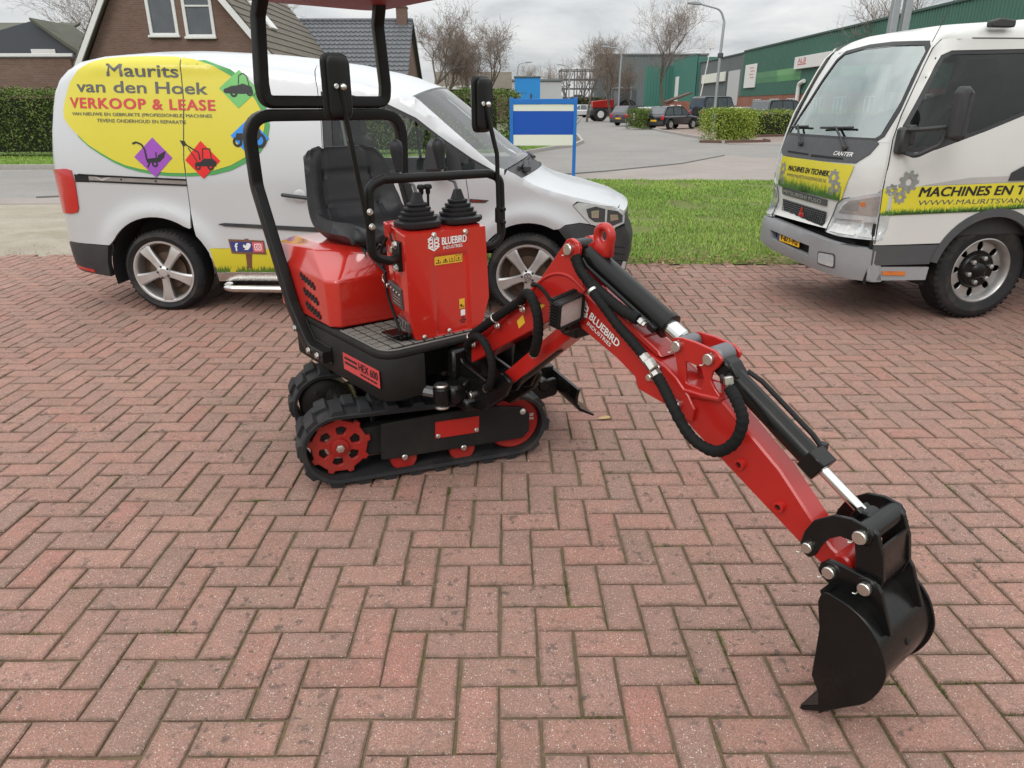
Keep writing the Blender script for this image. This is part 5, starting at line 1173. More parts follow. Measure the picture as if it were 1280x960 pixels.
vp('rail_screw', M['dark'], lambda mb: [cyl(mb, VN(s, .955-(s+.45)*.038, .002), VN(s, .955-(s+.45)*.038, .006), .006, 8, 0) for s in (-.2, .05)], rl)
vp('tail_lamp', M['tail'], lambda mb: sheet(mb, [(-.815, .985), (-.79, 1.0), (-.62, 1.014), (-.575, 1.005), (-.560, .924), (-.570, .82), (-.578, .743), (-.60, .712), (-.66, .70), (-.815, .69)], VN, .03, skirt=.02, off=.010))
vp('number_plate_lamp', M['white'], lambda mb: (box(mb, (-.86, .42, 1.06), (.03, .06, .10), .01), box(mb, (-.86, .40, .62), (.03, .06, .06), .01)))
hl = vp('headlamp', M['lampclear'], lambda mb: sheet(mb, [(2.974, .784), (3.007, .804), (3.122, .792), (3.297, .754), (3.345, .70), (3.345, .645), (3.261, .617), (3.181, .633), (3.102, .652), (3.049, .704)], VN, .04, skirt=.03, off=.004))
vp('lamp_housing', M['lampdark'], lambda mb: (sheet(mb, [(3.065, .760), (3.13, .775), (3.20, .755), (3.20, .665), (3.13, .668), (3.085, .70)], VN, .04, skirt=0, off=.006), sheet(mb, [(3.215, .75), (3.29, .735), (3.33, .70), (3.33, .655), (3.26, .635), (3.215, .645)], VN, .04, skirt=0, off=.006)), hl)
vp('lamp_lens', M['chrome'], lambda mb: (sheet(mb, [(3.10, .745), (3.155, .75), (3.155, .695), (3.105, .70)], VN, .04, skirt=0, off=.008), sheet(mb, [(3.235, .715), (3.29, .71), (3.30, .675), (3.24, .67)], VN, .04, skirt=0, off=.008)), hl)
bd = vp('side_badge', M['trim'], lambda mb: sheet(mb, [(2.262, .828), (2.395, .819), (2.366, .801), (2.262, .803)], VN, .05, skirt=0, off=.005)); vp('badge_inlay', M['chrome'], lambda mb: sheet(mb, [(2.275, .823), (2.36, .817), (2.35, .807), (2.275, .808)], VN, .05, skirt=0, off=.007), bd)
hn = vp('door_handle', M['trim'], lambda mb: tube(mb, [VN(.955, .849, .03), VN(.985, .848, .045), VN(1.16, .828, .045), VN(1.20, .823, .01)], .013, 8)); vp('handle_cup', plain('cup_silver', (.60, .61, .63), .4, metal=.3), lambda mb: lathe(mb, [(.046, .002), (.040, .004), (.0, -.0)], VN(1.07, .838, .001), (0, -1, 0), 20, cap=False), hn)  # the cup is a shallow dish in plain pale silver
def vmir(mb):
    o = rnd([(-.095, -.105), (.085, -.105), (.095, .10), (-.05, .115)], .045, 5)
    for a, b, s in ((-.13, -.03, 1.), (-.175, -.13, .88)): prism(mb, [(x*s, y*s) for x, y in o], b, a, lambda u, v, w: (2.04+u*.75, w, 1.105+v), .018)
    tube(mb, [(2.08, -.05, 1.02), (2.10, .06, 1.0)], .035, 8)
vp('wing_mirror', M['trim'], vmir, sharp=50)
# wheels
def wheel(parent, c, R, RR, Wd, emblem=False):
    """tyre, rim, disc and spokes of an alloy wheel; the outer face looks along -y"""
    c = Vector(c); ax = (0, -1, 0)
    w = vp('wheel', M['tyre'], lambda mb: (lathe(mb, [(RR, -.01), (RR+.012, .0), (RR+.03, .008), ((R+RR)/2, .014), (R-.022, .004), (R-.006, -.018), (R, -.05), (R, -Wd+.03), (R-.02, -Wd), (RR, -Wd)], c, ax, 56, cap=False), [mb.add([tuple(c+Vector((r*cos(t+dt), y, r*sin(t+dt)))) for r, y, dt in ((R+.003, .018, -.018), (R+.003, .018, .018), (R+.003, .06, .030), (R+.003, .06, -.006), (R-.004, .010, -.018), (R-.004, .010, .018))], [(0, 1, 2, 3), (4, 5, 1, 0)]) for t in np.linspace(0, 2*pi, 60, endpoint=False)]), parent, sharp=30)
    rim = vp('rim', M['alloy'], lambda mb: lathe(mb, [(RR+.006, -.004), (RR+.004, .004), (RR-.008, .003), (RR-.016, -.006), (RR-.022, -.03), (RR-.03, -.14)], c, ax, 48, cap=False), w)
    def spokes(mb):
        for i in range(5):
            t = 2*pi*i/5-pi/2; e = Vector((cos(t), 0, sin(t))); n = Vector((-sin(t), 0, cos(t)))
            st = [(.030, .030, .006), (.065, .028, .002), (.12, .031, .000), (RR-.045, .041, .006), (RR-.012, .050, -.004)]; vs = []
            for r, hw, d in st:
                for k, (a, b) in enumerate(((-1, .012), (-.72, 0), (.72, 0), (1, .012), (.9, .04), (-.9, .04))): p = c+e*r+n*hw*a; vs.append((p.x, p.y-.004-d*.6+b, p.z))
            fs = []
            for a in range(len(st)-1):
                for k in range(6): fs.append((a*6+k, a*6+(k+1) % 6, (a+1)*6+(k+1) % 6, (a+1)*6+k))
            mb.add(vs, fs)
        lathe(mb, [(.052, -.004), (.050, .006), (.034, .010), (.030, .013), (.0, .014)], c, ax, 30)
    vp('spoke', M['alloy'], spokes, rim, sharp=32)
    vp('wheel_bolt', M['trim'], lambda mb: [cyl(mb, c+Vector((.042*cos(a), -.0, .042*sin(a))), c+Vector((.042*cos(a), -.012, .042*sin(a))), .0095, 8, .002) for a in [2*pi*i/5+pi/10*5+pi/5-pi/2 for i in range(5)]], rim)
    vp('brake_disc', M['brake'], lambda mb: (lathe(mb, [(.05, -.07), (.135, -.07), (.135, -.09)], c, ax, 30, cap=False), lathe(mb, [(0, -.10), (RR-.02, -.10)], c, ax, 24, cap=False)), rim)
    if emblem:
        WF = lambda u, v, o: (c.x+u, c.y-.0145-o, c.z+v)
        vp('emblem', M['trim'], lambda mb: (flat(mb, circ(.026, 24), WF, .0008, holes=[circ(.022, 24)]), text(mb, 'V', -.011, .002, .022, .017, WF, .0008, .01), text(mb, 'W', -.016, -.016, .032, .016, WF, .0008, .01)), w)
    return w
for x, e in ((-.01, False), (2.666, True)):
    wheel(VAN, (x, -.005, .290), .297, .222, .20, e); w2 = wheel(VAN, (x, 2*VW_-.2, .290), .297, .222, .20)
# the advert on the side
OVAL = [(-.585, 1.349), (-.54, 1.298), (-.471, 1.236), (-.396, 1.173), (-.313, 1.122), (-.232, 1.076), (-.149, 1.041), (-.051, 1.018), (.047, 1.001), (.159, .992), (.272, .99), (.373, .995), (.475, 1.008), (.604, 1.043), (.722, 1.101), (.801, 1.158), (.842, 1.215), (.867, 1.304), (.844, 1.404), (.811, 1.465), (.766, 1.525), (.651, 1.613), (.531, 1.679), (.388, 1.722), (.264, 1.738), (.12, 1.742), (-.005, 1.742), (-.13, 1.738), (-.246, 1.728), (-.355, 1.70), (-.437, 1.655), (-.512, 1.575), (-.56, 1.474), (-.585, 1.406)]
GREENO = [(-.52, 1.31), (-.472, 1.226), (-.398, 1.162), (-.315, 1.108), (-.234, 1.061), (-.151, 1.024), (-.054, .998), (.044, .981), (.156, .971), (.269, .969), (.37, .972), (.472, .979), (.60, 1.009), (.731, 1.067), (.823, 1.13), (.878, 1.203), (.900, 1.304), (.881, 1.415), (.849, 1.481), (.804, 1.547), (.652, 1.655), (.47, 1.715), (.38, 1.71), (.27, 1.65), (-.09, 1.5), (-.40, 1.4)]
def halves(pts):       # the print is cut along the door seam
    a = [(s, z) for s, z in resample(pts, .05)]; sm = lambda z: float(np.interp(z, [.9, .944, 1.077, 1.438, 1.757], [.272, .276, .275, .313, .306]))
    L_ = [(min(s, sm(z)-.004), z) for s, z in a]; R_ = [(max(s, sm(z)+.004), z) for s, z in a]
    def dd(p):
        o = []
        for q in p:
            if not o or hypot(q[0]-o[-1][0], q[1]-o[-1][1]) > .002: o.append(q)
        return o
    return dd(L_), dd(R_)
for nm, pts, mt, of in (('green_oval', GREENO, 'green', .0042), ('yellow_oval', OVAL, 'yellow', .0062)):
    a, b = halves(pts); vp(nm, M[mt], lambda mb: (sheet(mb, a, VD, .035, skirt=0, off=of), sheet(mb, b, VD, .035, skirt=0, off=of)))
SL = (1, -.021); UPV = (0, 1)
vp('lettering', M['greyink'], lambda mb: text(mb, 'Maurits', -.211, 1.616, .50, .078, VD, .0082, .028, du=(1, -.022)))
vp('lettering', M['greyink'], lambda mb: text(mb, 'van den Hoek', -.447, 1.517, .93, .073, VN, .0082, .028, du=(1, -.02)))
vp('lettering', M['greyink'], lambda mb: text(mb, 'VAN NIEUWE EN GEBRUIKTE (PROFESSIONELE) MACHINES', -.503, 1.362, 1.007, .027, VN, .0082, .012, du=(1, -.017)))
vp('lettering', M['greyink'], lambda mb: text(mb, 'TEVENS ONDERHOUD EN REPARATIE', -.312, 1.324, .63, .022, VN, .0082, .012, du=(1, -.02)))
vp('lettering', M['redink'], lambda mb: text(mb, 'VERKOOP & LEASE', -.512, 1.416, 1.041, .066, VN, .0082, .05, du=(1, -.019), space=1.12))
DI = {'purple': [(.069, 1.225), (.196, 1.091), (.058, .962), (-.077, 1.097)], 'redf': [(.408, 1.203), (.535, 1.072), (.399, .955), (.285, 1.077)], 'ltgreen': [(.71, 1.653), (.839, 1.525), (.692, 1.41), (.567, 1.537)], 'bluef': [(.761, 1.349), (.889, 1.22), (.746, 1.101), (.623, 1.237)]}
for k, p in DI.items():
    d = vp('coloured_diamond', M[k], lambda mb: sheet(mb, p, VN, .05, skirt=0, off=.0082)); cx = sum(q[0] for q in p)/4; cz = sum(q[1] for q in p)/4
    def pic(mb):
        def Z(l): return [(cx+x*.1, cz+z*.1) for x, z in l]
        def disc(x, z, r, h=.45):
            flat(mb, Z([(x+r*cos(a), z+r*sin(a)) for a in np.linspace(0, 2*pi, 18, endpoint=False)]), VN, .0098, holes=[Z([(x+r*h*cos(a), z+r*h*sin(a)) for a in np.linspace(0, 2*pi, 14, endpoint=False)])])
        def st(l, w): 
            for a, b in zip(l, l[1:]):
                v = Vector((b[0]-a[0], b[1]-a[1])); n = Vector((-v.y, v.x)).normalized()*w/2; flat(mb, Z([(a[0]-n.x, a[1]-n.y), (b[0]-n.x, b[1]-n.y), (b[0]+n.x, b[1]+n.y), (a[0]+n.x, a[1]+n.y)]), VN, .0098)
        if k == 'purple':   # small walking machine with a curved handle
            flat(mb, Z([(-.55, -.1), (.3, 0), (.35, .15), (.95, .45), (.75, .0), (.4, -.3), (-.5, -.35)]), VN, .0098); disc(.05, -.42, .22); st([(-.5, -.1), (-.55, .5), (-.75, .85), (-1.1, 1.0), (-1.4, .9)], .12); st([(-.3, -.3), (-.5, -.65)], .1); st([(.2, 0), (.22, .35)], .08)
        elif k == 'redf':   # wheel loader with raised bucket
            flat(mb, Z([(-.5, -.15), (-.1, -.1), (.1, .1), (.75, .1), (1.0, -.1), (.95, -.4), (-.55, -.4)]), VN, .0098); disc(-.35, -.45, .2); disc(.55, -.42, .24); st([(-.15, 0), (-.2, .5), (-.95, .95), (-1.1, 1.05)], .09); st([(-.35, -.1), (-.9, .8)], .06); flat(mb, Z([(-1.45, 1.3), (-1.1, 1.25), (-1.0, 1.0), (-1.25, .9)]), VN, .0098); st([(.05, .1), (.1, .75), (.62, .75), (.66, .1)], .07)
        elif k == 'ltgreen':  # mower
            flat(mb, Z([(-1.0, .0), (-.5, .2), (.0, .25), (.3, .35), (.9, .15), (1.0, -.25), (.3, -.3), (-.9, -.25)]), VN, .0098); disc(-.35, -.25, .26); disc(.75, -.2, .24); disc(-.9, -.1, .15); st([(.0, .25), (.05, .85), (.35, 1.0), (.6, .8), (.75, .15)], .06)
        else:               # tractor
            flat(mb, Z([(-.95, .0), (-.9, .25), (-.1, .25), (.0, .75), (.7, .75), (.85, .1), (.6, -.2), (-.9, -.2)]), VN, .0098); disc(-.85, -.3, .34, .5); disc(.65, -.2, .5, .62)
    vp('machine_picture', M['blacki'], pic, d)
# yellow band with printed grass and the little wooden sign
yb = vp('yellow_band', M['yellow'], lambda mb: (sheet(mb, [(.372, .472), (1.240, .461), (1.240, .292), (.392, .292)], VN, .08, skirt=0, off=.003), sheet(mb, [(1.262, .461), (2.262, .45), (2.268, .292), (1.262, .292)], VN, .08, skirt=0, off=.003)))
def pgrass(mb):
    r = random.Random(2); s = .40
    while s < 2.25:
        if not 1.235 < s < 1.268: h = r.uniform(.018, .055); w = r.uniform(.004, .008); dx = r.uniform(-.018, .018); mb.add([VN(s-w, .293, .0045), VN(s+w, .293, .0045), VN(s+dx, .293+h, .0045)], [(0, 1, 2)])
        s += .004
vp('printed_grass', plain('printed_green', (.10, .20, .03), .4, var=.3, nscale=60), pgrass, yb)
sg = vp('printed_sign_board', M['wood'], lambda mb: (flat(mb, [(.511, .536), (.772, .528), (.779, .427), (.521, .432)], VN, .0048), flat(mb, [(.624, .43), (.672, .43), (.651, .324), (.615, .323)], VN, .0046), flat(mb, [(.63, .54), (.66, .54), (.66, .53), (.63, .53)], VN, .0048)))
vp('icon_tile', M['navy'], lambda mb: (flat(mb, [(.523, .519), (.601, .517), (.604, .446), (.531, .447)], VN, .0054), flat(mb, [(.604, .517), (.681, .516), (.682, .445), (.607, .446)], VN, .0054)), sg)
vp('icon_tile', M['pinkf'], lambda mb: flat(mb, [(.684, .516), (.763, .514), (.760, .445), (.685, .445)], VN, .0054), sg)
def icons(mb):
    text(mb, 'f', .553, .452, .024, .056, VN, .0062, .03)
    flat(mb, [(.618, .500), (.636, .490), (.643, .508), (.660, .510), (.674, .500), (.666, .480), (.648, .460), (.616, .460), (.630, .470), (.614, .480)], VN, .0062)
    o = rnd([(.697, .457), (.749, .457), (.749, .505), (.697, .505)], .012, 3); flat(mb, o, VN, .0062, holes=[inset(o, .006)]); flat(mb, [(.723+.013*cos(a), .481+.012*sin(a)) for a in np.linspace(0, 2*pi, 18, endpoint=False)], VN, .0062, holes=[[(.723+.008*cos(a), .481+.0075*sin(a)) for a in np.linspace(0, 2*pi, 18, endpoint=False)]])
vp('icon', M['white'], icons, sg)
# ================================================================ white light truck
M['cabwhite'] = plain('truck_white', (.60, .60, .575), .33, var=.03, nscale=3, coat=.5, rvar=.04, dirt=.04)
M['bumpgrey'] = plain('bumper_grey', (.27, .275, .285), .5, var=.12, nscale=10, dirt=.18)
M['darkgrey'] = plain('dark_grey_trim', (.062, .065, .07), .5, var=.15, nscale=9, dirt=.15)
M['amber'] = plain('amber_lens_and_glint', (.55, .16, .03), .2, coat=.6)
M['plate'] = plain('plate_yellow', (.80, .45, .02), .4, var=.06)
M['sold'] = plain('pressed_steel', (.42, .41, .40), .38, metal=.7, var=.25, nscale=20, dirt=.15)
M['gearm'] = plain('gear_print', (.24, .25, .24), .35, var=.5, nscale=40)
TW = 1.42
def uf(z): return float(np.interp(z, [.3, .62, .66, .95, 1.05, 1.20, 1.40, 1.60, 1.78, 1.86, 1.93], [-.13, -.13, -.09, -.10, -.09, -.045, .03, .11, .20, .28, .45]))
def tin(u, z):
    i = .09*max(0, (z-1.0)/.85)**1.6; t = (uf(z)+.20-u)/.10
    if t > 0: i += .05*min(t, 1)**2
    t = (z-1.80)/.12
    if t > 0: i += .13*(1-sqrt(max(0, 1-min(t, 1)**2)))
    return i
TS = lambda u, v, o: (u, tin(u, v)-o, v)
TSF = lambda u, v, o: (u, TW-tin(u, v)+o, v)
def TF(n, z, o):
    i = .09*max(0, (z-1.0)/.85)**1.6; return (uf(z)+.17*abs(2*n/TW-1)**4-o, i+n*(TW-2*i)/TW, z)
TR = empty('light_truck', (2.39, 4.62, 0), radians(9), 'white light truck with yellow and green adverts, cut off at the right edge', 'truck')
def tp(name, mat, build, parent=TR, **kw):
    mb = MB(); build(mb); return mk(name, mb, mat, parent, **kw)
def farc(r0, a0, a1, n=16): return [(.885+r0*cos(a0+(a1-a0)*i/n), .345+r0*sin(a0+(a1-a0)*i/n)) for i in range(n+1)]
TARC = farc(.435, radians(175), radians(5), 20)
SKIN = [(.028, .565), (.036, .77), (.028, .92), (.040, 1.08), (.058, 1.22), (.095, 1.367), (.216, 1.661), (.265, 1.76), (.31, 1.80), (1.70, 1.815), (1.70, .565)]+[(.885+.44*cos(a), .345+.44*sin(a)) for a in np.linspace(radians(30), radians(150), 14)]
DWIN = [(.105, 1.30), (.159, 1.416), (.267, 1.648), (.301, 1.708), (.357, 1.735), (1.45, 1.765), (1.45, 1.50), (.928, 1.358), (.67, 1.265), (.342, 1.159), (.12, 1.135)]
for F in (TS, TSF):
    dr = tp('cab_door', M['cabwhite'], lambda mb: sheet(mb, SKIN, F, .06, holes=[DWIN], skirt=.02))
    tp('window_seal', M['trim'], lambda mb: sheet(mb, inset(DWIN, -.006), F, .08, holes=[inset(DWIN, .024)], skirt=.012, off=-.004), dr)
    tp('window_pane', M['glassd'], lambda mb: sheet(mb, inset(DWIN, .018), F, .12, skirt=0, off=-.014), dr)
    tp('pillar_panel', M['cabwhite'], lambda mb: sheet(mb, [(.06, 1.62), (.10, 1.62), (.10, 1.60), (.06, 1.60)], F, .05, skirt=.0, off=-.03), sharp=60) if 0 else None
    tp('lower_trim', M['darkgrey'], lambda mb: sheet(mb, [(.030, .432), (.026, .560), (.502, .556), (.485, .52), (.468, .47), (.455, .428)], F, .06, skirt=.02, off=.004))
    tp('arch_trim', M['darkgrey'], lambda mb: sheet(mb, farc(.44, radians(167), radians(10), 20)+farc(.385, radians(10), radians(167), 20), F, .05, skirt=.03, off=.008))
    sl_ = tp('step_sill', M['bumpgrey'], lambda mb: sheet(mb, [(.020, .422), (.462, .405), (.455, .318), (.023, .330)], F, .06, skirt=.03, off=.0))
    tp('side_marker', M['amber'], lambda mb: sheet(mb, [(.113, .392), (.288, .383), (.292, .355), (.122, .364)], F, .06, skirt=.004, off=.006), sl_)
tp('roof', M['cabwhite'], lambda mb: (lambda P, n: mb.add(P, [(i*n+j, (i+1)*n+j, (i+1)*n+j+1, i*n+j+1) for i in range(9) for j in range(n-1)]))([(u+.13*abs(q)**4, TW/2+(TW/2-e)*q, z-(.04*abs(q)**6)) for u, z, e in ((.205, 1.782, .12), (.22, 1.80, .12), (.26, 1.83, .125), (.32, 1.862, .135), (.40, 1.888, .15), (.55, 1.912, .165), (.80, 1.93, .18), (1.2, 1.94, .18), (1.70, 1.94, .18), (1.72, 1.7, .1)) for q in np.linspace(-1, 1, 21)], 21), sharp=60)
for F, s in ((TS, 1), (TSF, -1)):
    tp('roof_side', M['cabwhite'], lambda mb: (lambda P: mb.add(P, [(i*4+j, i*4+j+1, (i+1)*4+j+1, (i+1)*4+j) for i in range(9) for j in range(3)]))([(u, (TW/2)-s*(TW/2-e), z) for u, zt, et in ((.31, 1.80, .13), (.33, 1.83, .125), (.40, 1.855, .135), (.45, 1.87, .14), (.54, 1.888, .15), (.70, 1.905, .165), (.93, 1.925, .18), (1.3, 1.935, .18), (1.6, 1.938, .18), (1.70, 1.938, .18)) for z, e in ((1.80, tin(u, 1.80)), (1.80+(zt-1.80)*.4, tin(u, 1.80)+(et-tin(u, 1.80))*.12), (1.80+(zt-1.80)*.8, tin(u, 1.80)+(et-tin(u, 1.80))*.55), (zt+.002, et+.03))]), sharp=70)
tp('cab_back', M['cabwhite'], lambda mb: (box(mb, (1.72, TW/2, 1.2), (.03, TW-.05, 1.35), .01)))
WS = [(1.24, 1.215), (1.12, 1.45), (1.03, 1.73), (.97, 1.775), (.71, 1.80), (.45, 1.80), (.14, 1.785), (.105, 1.74), (.105, 1.44), (.135, 1.24), (.165, 1.213)]
tp('front_shell', M['cabwhite'], lambda mb: (sheet(mb, [(.052, 1.205), (.050, .98), (TW-.05, .98), (TW-.052, 1.205)], TF, .06, skirt=.01, off=-.004), sheet(mb, [(.046, .99), (.046, .897), (.272, .826), (.310, .79), (.334, .72), (.342, .625), (1.078, .625), (1.086, .72), (1.11, .79), (1.148, .826), (TW-.046, .897), (TW-.046, .99)], TF, .05, skirt=.02, off=-.003), sheet(mb, [(.055, 1.20), (TW-.055, 1.20), (TW-.06, 1.35), (TW-.07, 1.55), (TW-.06, 1.80), (.06, 1.80), (.07, 1.55), (.06, 1.35)], TF, .06, holes=[[(n, z) for n, z in WS]], skirt=.01, off=-.002)), sharp=60)
tp('windscreen_seal', M['trim'], lambda mb: sheet(mb, inset(WS, -.014), TF, .06, holes=[inset(WS, .012)], skirt=.01, off=.003))
tp('windscreen', m_glass('windscreen_glass', (.64, .74, .71), .30, (.86, .95, .93)), lambda mb: sheet(mb, inset(WS, .012), TF, .08, skirt=0, off=-.004))
sp_ = tp('scuttle_panel', M['darkgrey'], lambda mb: sheet(mb, [(1.30, 1.17), (1.27, 1.208), (.155, 1.21), (.135, 1.19), (.165, 1.125), (.235, 1.068), (.60, 1.062), (1.12, 1.062), (1.20, 1.08)], TF, .05, skirt=.012, off=.004))
tp('air_slot', M['dark'], lambda mb: (sheet(mb, [(1.07, 1.090), (.755, 1.086), (.755, 1.098), (1.06, 1.104)], TF, .08, skirt=0, off=.0065), sheet(mb, [(.72, 1.080), (.345, 1.082), (.355, 1.094), (.72, 1.096)], TF, .08, skirt=0, off=.0065)), sp_)
TT = lambda u, v, o: TF(-u, v, o)
tp('lettering', M['white'], lambda mb: text(mb, 'CANTER', -.458, 1.106, .182, .026, TT, .0075, .03, .25), sp_)
# yellow front advert
fb = tp('front_advert', M['yellow'], lambda mb: sheet(mb, [(1.135, 1.060), (.235, 1.055), (.240, 1.013), (.288, .818), (1.12, .842)], TF, .05, skirt=0, off=.005))
def tgrass(mb, F, u0, u1, z0f, hmin, hmax, off, seed, dens=.005):
    r = random.Random(seed); u = u0
    while u < u1: h = r.uniform(hmin, hmax); w = r.uniform(.004, .009); dx = r.uniform(-.02, .02); z0 = z0f(u); mb.add([F(u-w, z0, off), F(u+w, z0, off), F(u+dx, z0+h, off)], [(0, 1, 2), (2, 1, 0)][:1]); u += dens*r.uniform(.5, 1.5)
M['pgreen1'] = plain('printed_green_dark', (.05, .13, .025), .4, var=.3, nscale=60); M['pgreen2'] = plain('printed_green_light', (.22, .36, .04), .4, var=.3, nscale=60)
zf = lambda u: .842-(1.12+u)*(.024/.83)
tp('printed_grass', M['pgreen2'], lambda mb: tgrass(mb, TT, -1.11, -.30, zf, .04, .10, .0062, 1, .004), fb); tp('printed_grass', M['pgreen1'], lambda mb: tgrass(mb, TT, -1.11, -.30, zf, .02, .065, .007, 2, .003), fb)
tp('lettering', M['blacki'], lambda mb: text(mb, 'MACHINES EN TECHNIEK', -.972, .966, .532, .036, TT, .0066, .05, .15), fb)
tp('lettering', M['greyink'], lambda mb: text(mb, 'WWW.MAURITSVANDENHOEK.NL', -.978, .922, .528, .024, TT, .0066, .0, .1), fb)
def gear(mb, F, cu, cz, R, off, n=8, hole=.38, su=1.):
    o = []
    for i in range(n):
        for a, r in ((-.28, .78), (-.2, 1), (.2, 1), (.28, .78)): t = 2*pi*(i+a)/n; o.append((cu+R*r*cos(t)*su, cz+R*r*sin(t)))
    flat(mb, o, F, off, holes=[[(cu+R*hole*cos(t)*su, cz+R*hole*sin(t)) for t in np.linspace(0, 2*pi, 16, endpoint=False)]])
tp('gear_picture', M['gearm'], lambda mb: (gear(mb, TT, -.385, .965, .055, .0066), gear(mb, TT, -.345, .905, .045, .0068), gear(mb, TT, -.39, .875, .03, .007), gear(mb, TT, -1.06, .97, .05, .0066), gear(mb, TT, -1.075, .91, .04, .0068), gear(mb, TT, -1.04, .885, .03, .007)), fb)
gp = tp('name_strip', M['darkgrey'], lambda mb: sheet(mb, [(1.035, .838), (.42, .810), (.416, .768), (1.02, .785)], TF, .06, skirt=.004, off=.006))
tp('lettering', M['alloy'], lambda mb: text(mb, 'MITSUBISHI FUSO', -1.0, .795, .52, .026, TT, .0075, .01, du=(1, -.035)), gp)
gr = tp('grille', M['dark'], lambda mb: sheet(mb, [(1.01, .752), (.410, .730), (.400, .650), (.405, .634), (.97, .665)], TF, .06, skirt=0, off=.004))
def gbars(mb):
    for i in range(6): tube(mb, [TF(n, .745-i*.0145-(1-n)*.035*.9, .008) for n in np.linspace(.41, 1.0, 12)], .0028, 4)
    for n in np.linspace(.43, .99, 22): tube(mb, [TF(n, .665+(n-.97)*.05, .006), TF(n, .752+(n-1.01)*.036, .006)], .002, 4)
tp('grille_bar', M['darkgrey'], gbars, gr)
def dia(mb):
    for c in ((0, .030), (-.020, -.005), (.020, -.005)):
        a = {0: pi/2, -.02: pi*7/6, .02: -pi/6}[c[0]]; e = (cos(a), sin(a)); m = (-e[1], e[0]); L = .030; k = [(0, 0), (e[0]*L*.55+m[0]*.016, e[1]*L*.55+m[1]*.016), (e[0]*L*1.15, e[1]*L*1.15), (e[0]*L*.55-m[0]*.016, e[1]*L*.55-m[1]*.016)]
        flat(mb, [(-.70+x*1.15, .685+y*1.35) for x, y in k], TT, .016)
tp('emblem', M['tail'], dia, gr)
def tbump(mb):
    def BF(n, z, o): return (uf(.5)+.20*abs(2*n/TW-1)**5-.03-o+max(0, (z-.56)/.06)*.035+max(0, (.40-z)/.1)*.03, n, z)
    H = [(1.02, .512), (.45, .487), (.445, .415), (1.0, .452)]
    P = [(TW+.0, .50), (1.30, .580), (1.06, .596), (.372, .562), (.03, .538), (.0, .525), (.0, .318), (.384, .335), (.991, .365), (1.20, .40), (TW, .43)]
    sheet(mb, P, BF, .05, holes=[H], skirt=.06, off=.0)
    global BFt; BFt = lambda u, v, o: BF(-u, v, o)
bp = tp('front_bumper', M['bumpgrey'], tbump, sharp=50)
tp('bumper_recess', M['dark'], lambda mb: sheet(mb, [(-1.04, .525), (-.44, .50), (-.43, .40), (-1.02, .44)], BFt, .1, skirt=0, off=-.05), bp)
tp('bumper_gap', M['dark'], lambda mb: (box(mb, (.10, TW/2, .60), (.10, TW-.1, .12), .01), box(mb, (.02, .03, .5), (.012, .02, .40), .001)), bp)
npl = tp('number_plate', M['plate'], lambda mb: sheet(mb, [(-.885, .532), (-.605, .526), (-.600, .447), (-.882, .450)], BFt, .1, skirt=.004, off=-.012), bp)
tp('plate_band', M['navy'], lambda mb: sheet(mb, [(-.925, .533), (-.887, .532), (-.884, .450), (-.92, .452)], BFt, .1, skirt=.004, off=-.012), bp)
tp('lettering', M['blacki'], lambda mb: text(mb, 'V-871-VG', -.868, .462, .245, .052, BFt, -.0105, .03, du=(1, -.02)), bp)
tp('fog_lamp_rim', M['darkgrey'], lambda mb: sheet(mb, rnd([(-.345, .472), (-.187, .478), (-.176, .376), (-.33, .383)], .022, 3), BFt, .04, skirt=0, off=.003), bp)
fg = tp('fog_lamp', M['lampclear'], lambda mb: sheet(mb, rnd([(-.335, .463), (-.195, .468), (-.185, .385), (-.32, .392)], .02, 3), BFt, .04, skirt=.0, off=.006), bp)
for F, sgn in ((TF, 1), (lambda n, z, o: TF(TW-n, z, o), -1)):
    FS = TS if sgn > 0 else TSF
    hlp = tp('headlamp', M['lampclear'], lambda mb: (sheet(mb, [(.335, .725), (.312, .795), (.272, .830), (.02, .905), (0, .905), (0, .596), (.23, .592), (.345, .605)], F, .04, skirt=.02, off=.003), sheet(mb, [(uf(.8)+.165, .905), (.024, .915), (.034, .77), (.024, .596), (uf(.7)+.165, .596)], FS, .04, skirt=.01, off=.002)), sharp=50)
    tp('headlamp_reflector', plain('lamp_reflector', (.50, .49, .47), .22, metal=.6, var=.3, nscale=30), lambda mb: (sheet(mb, [(.315, .70), (.315, .615), (.12, .612), (.12, .712)], F, .05, skirt=0, off=.006), sheet(mb, [(.27, .81), (.29, .74), (.02, .745), (.02, .88)], F, .05, skirt=0, off=.006)), hlp)
    tp('headlamp_cell', M['sold'], lambda mb: (sheet(mb, [(.10, .70), (.10, .61), (.01, .61), (.01, .71)], F, .05, skirt=0, off=.007), sheet(mb, [(.24, .80), (.24, .77), (.15, .77), (.15, .83)], F, .05, skirt=0, off=.0075)), hlp)
    tp('amber_glint', M['amber'], lambda mb: sheet(mb, [(.14, .825), (.14, .80), (.11, .80), (.11, .83)], F, .05, skirt=0, off=.0085), hlp)  # amber patch painted for a faint orange reflection in the headlamp
    tp('headlamp_rim', M['darkgrey'], lambda mb: tube(mb, [F(n, z, .005) for n, z in ((.34, .605), (.338, .725), (.315, .797), (.274, .833), (.02, .910))], .004, 5), hlp)
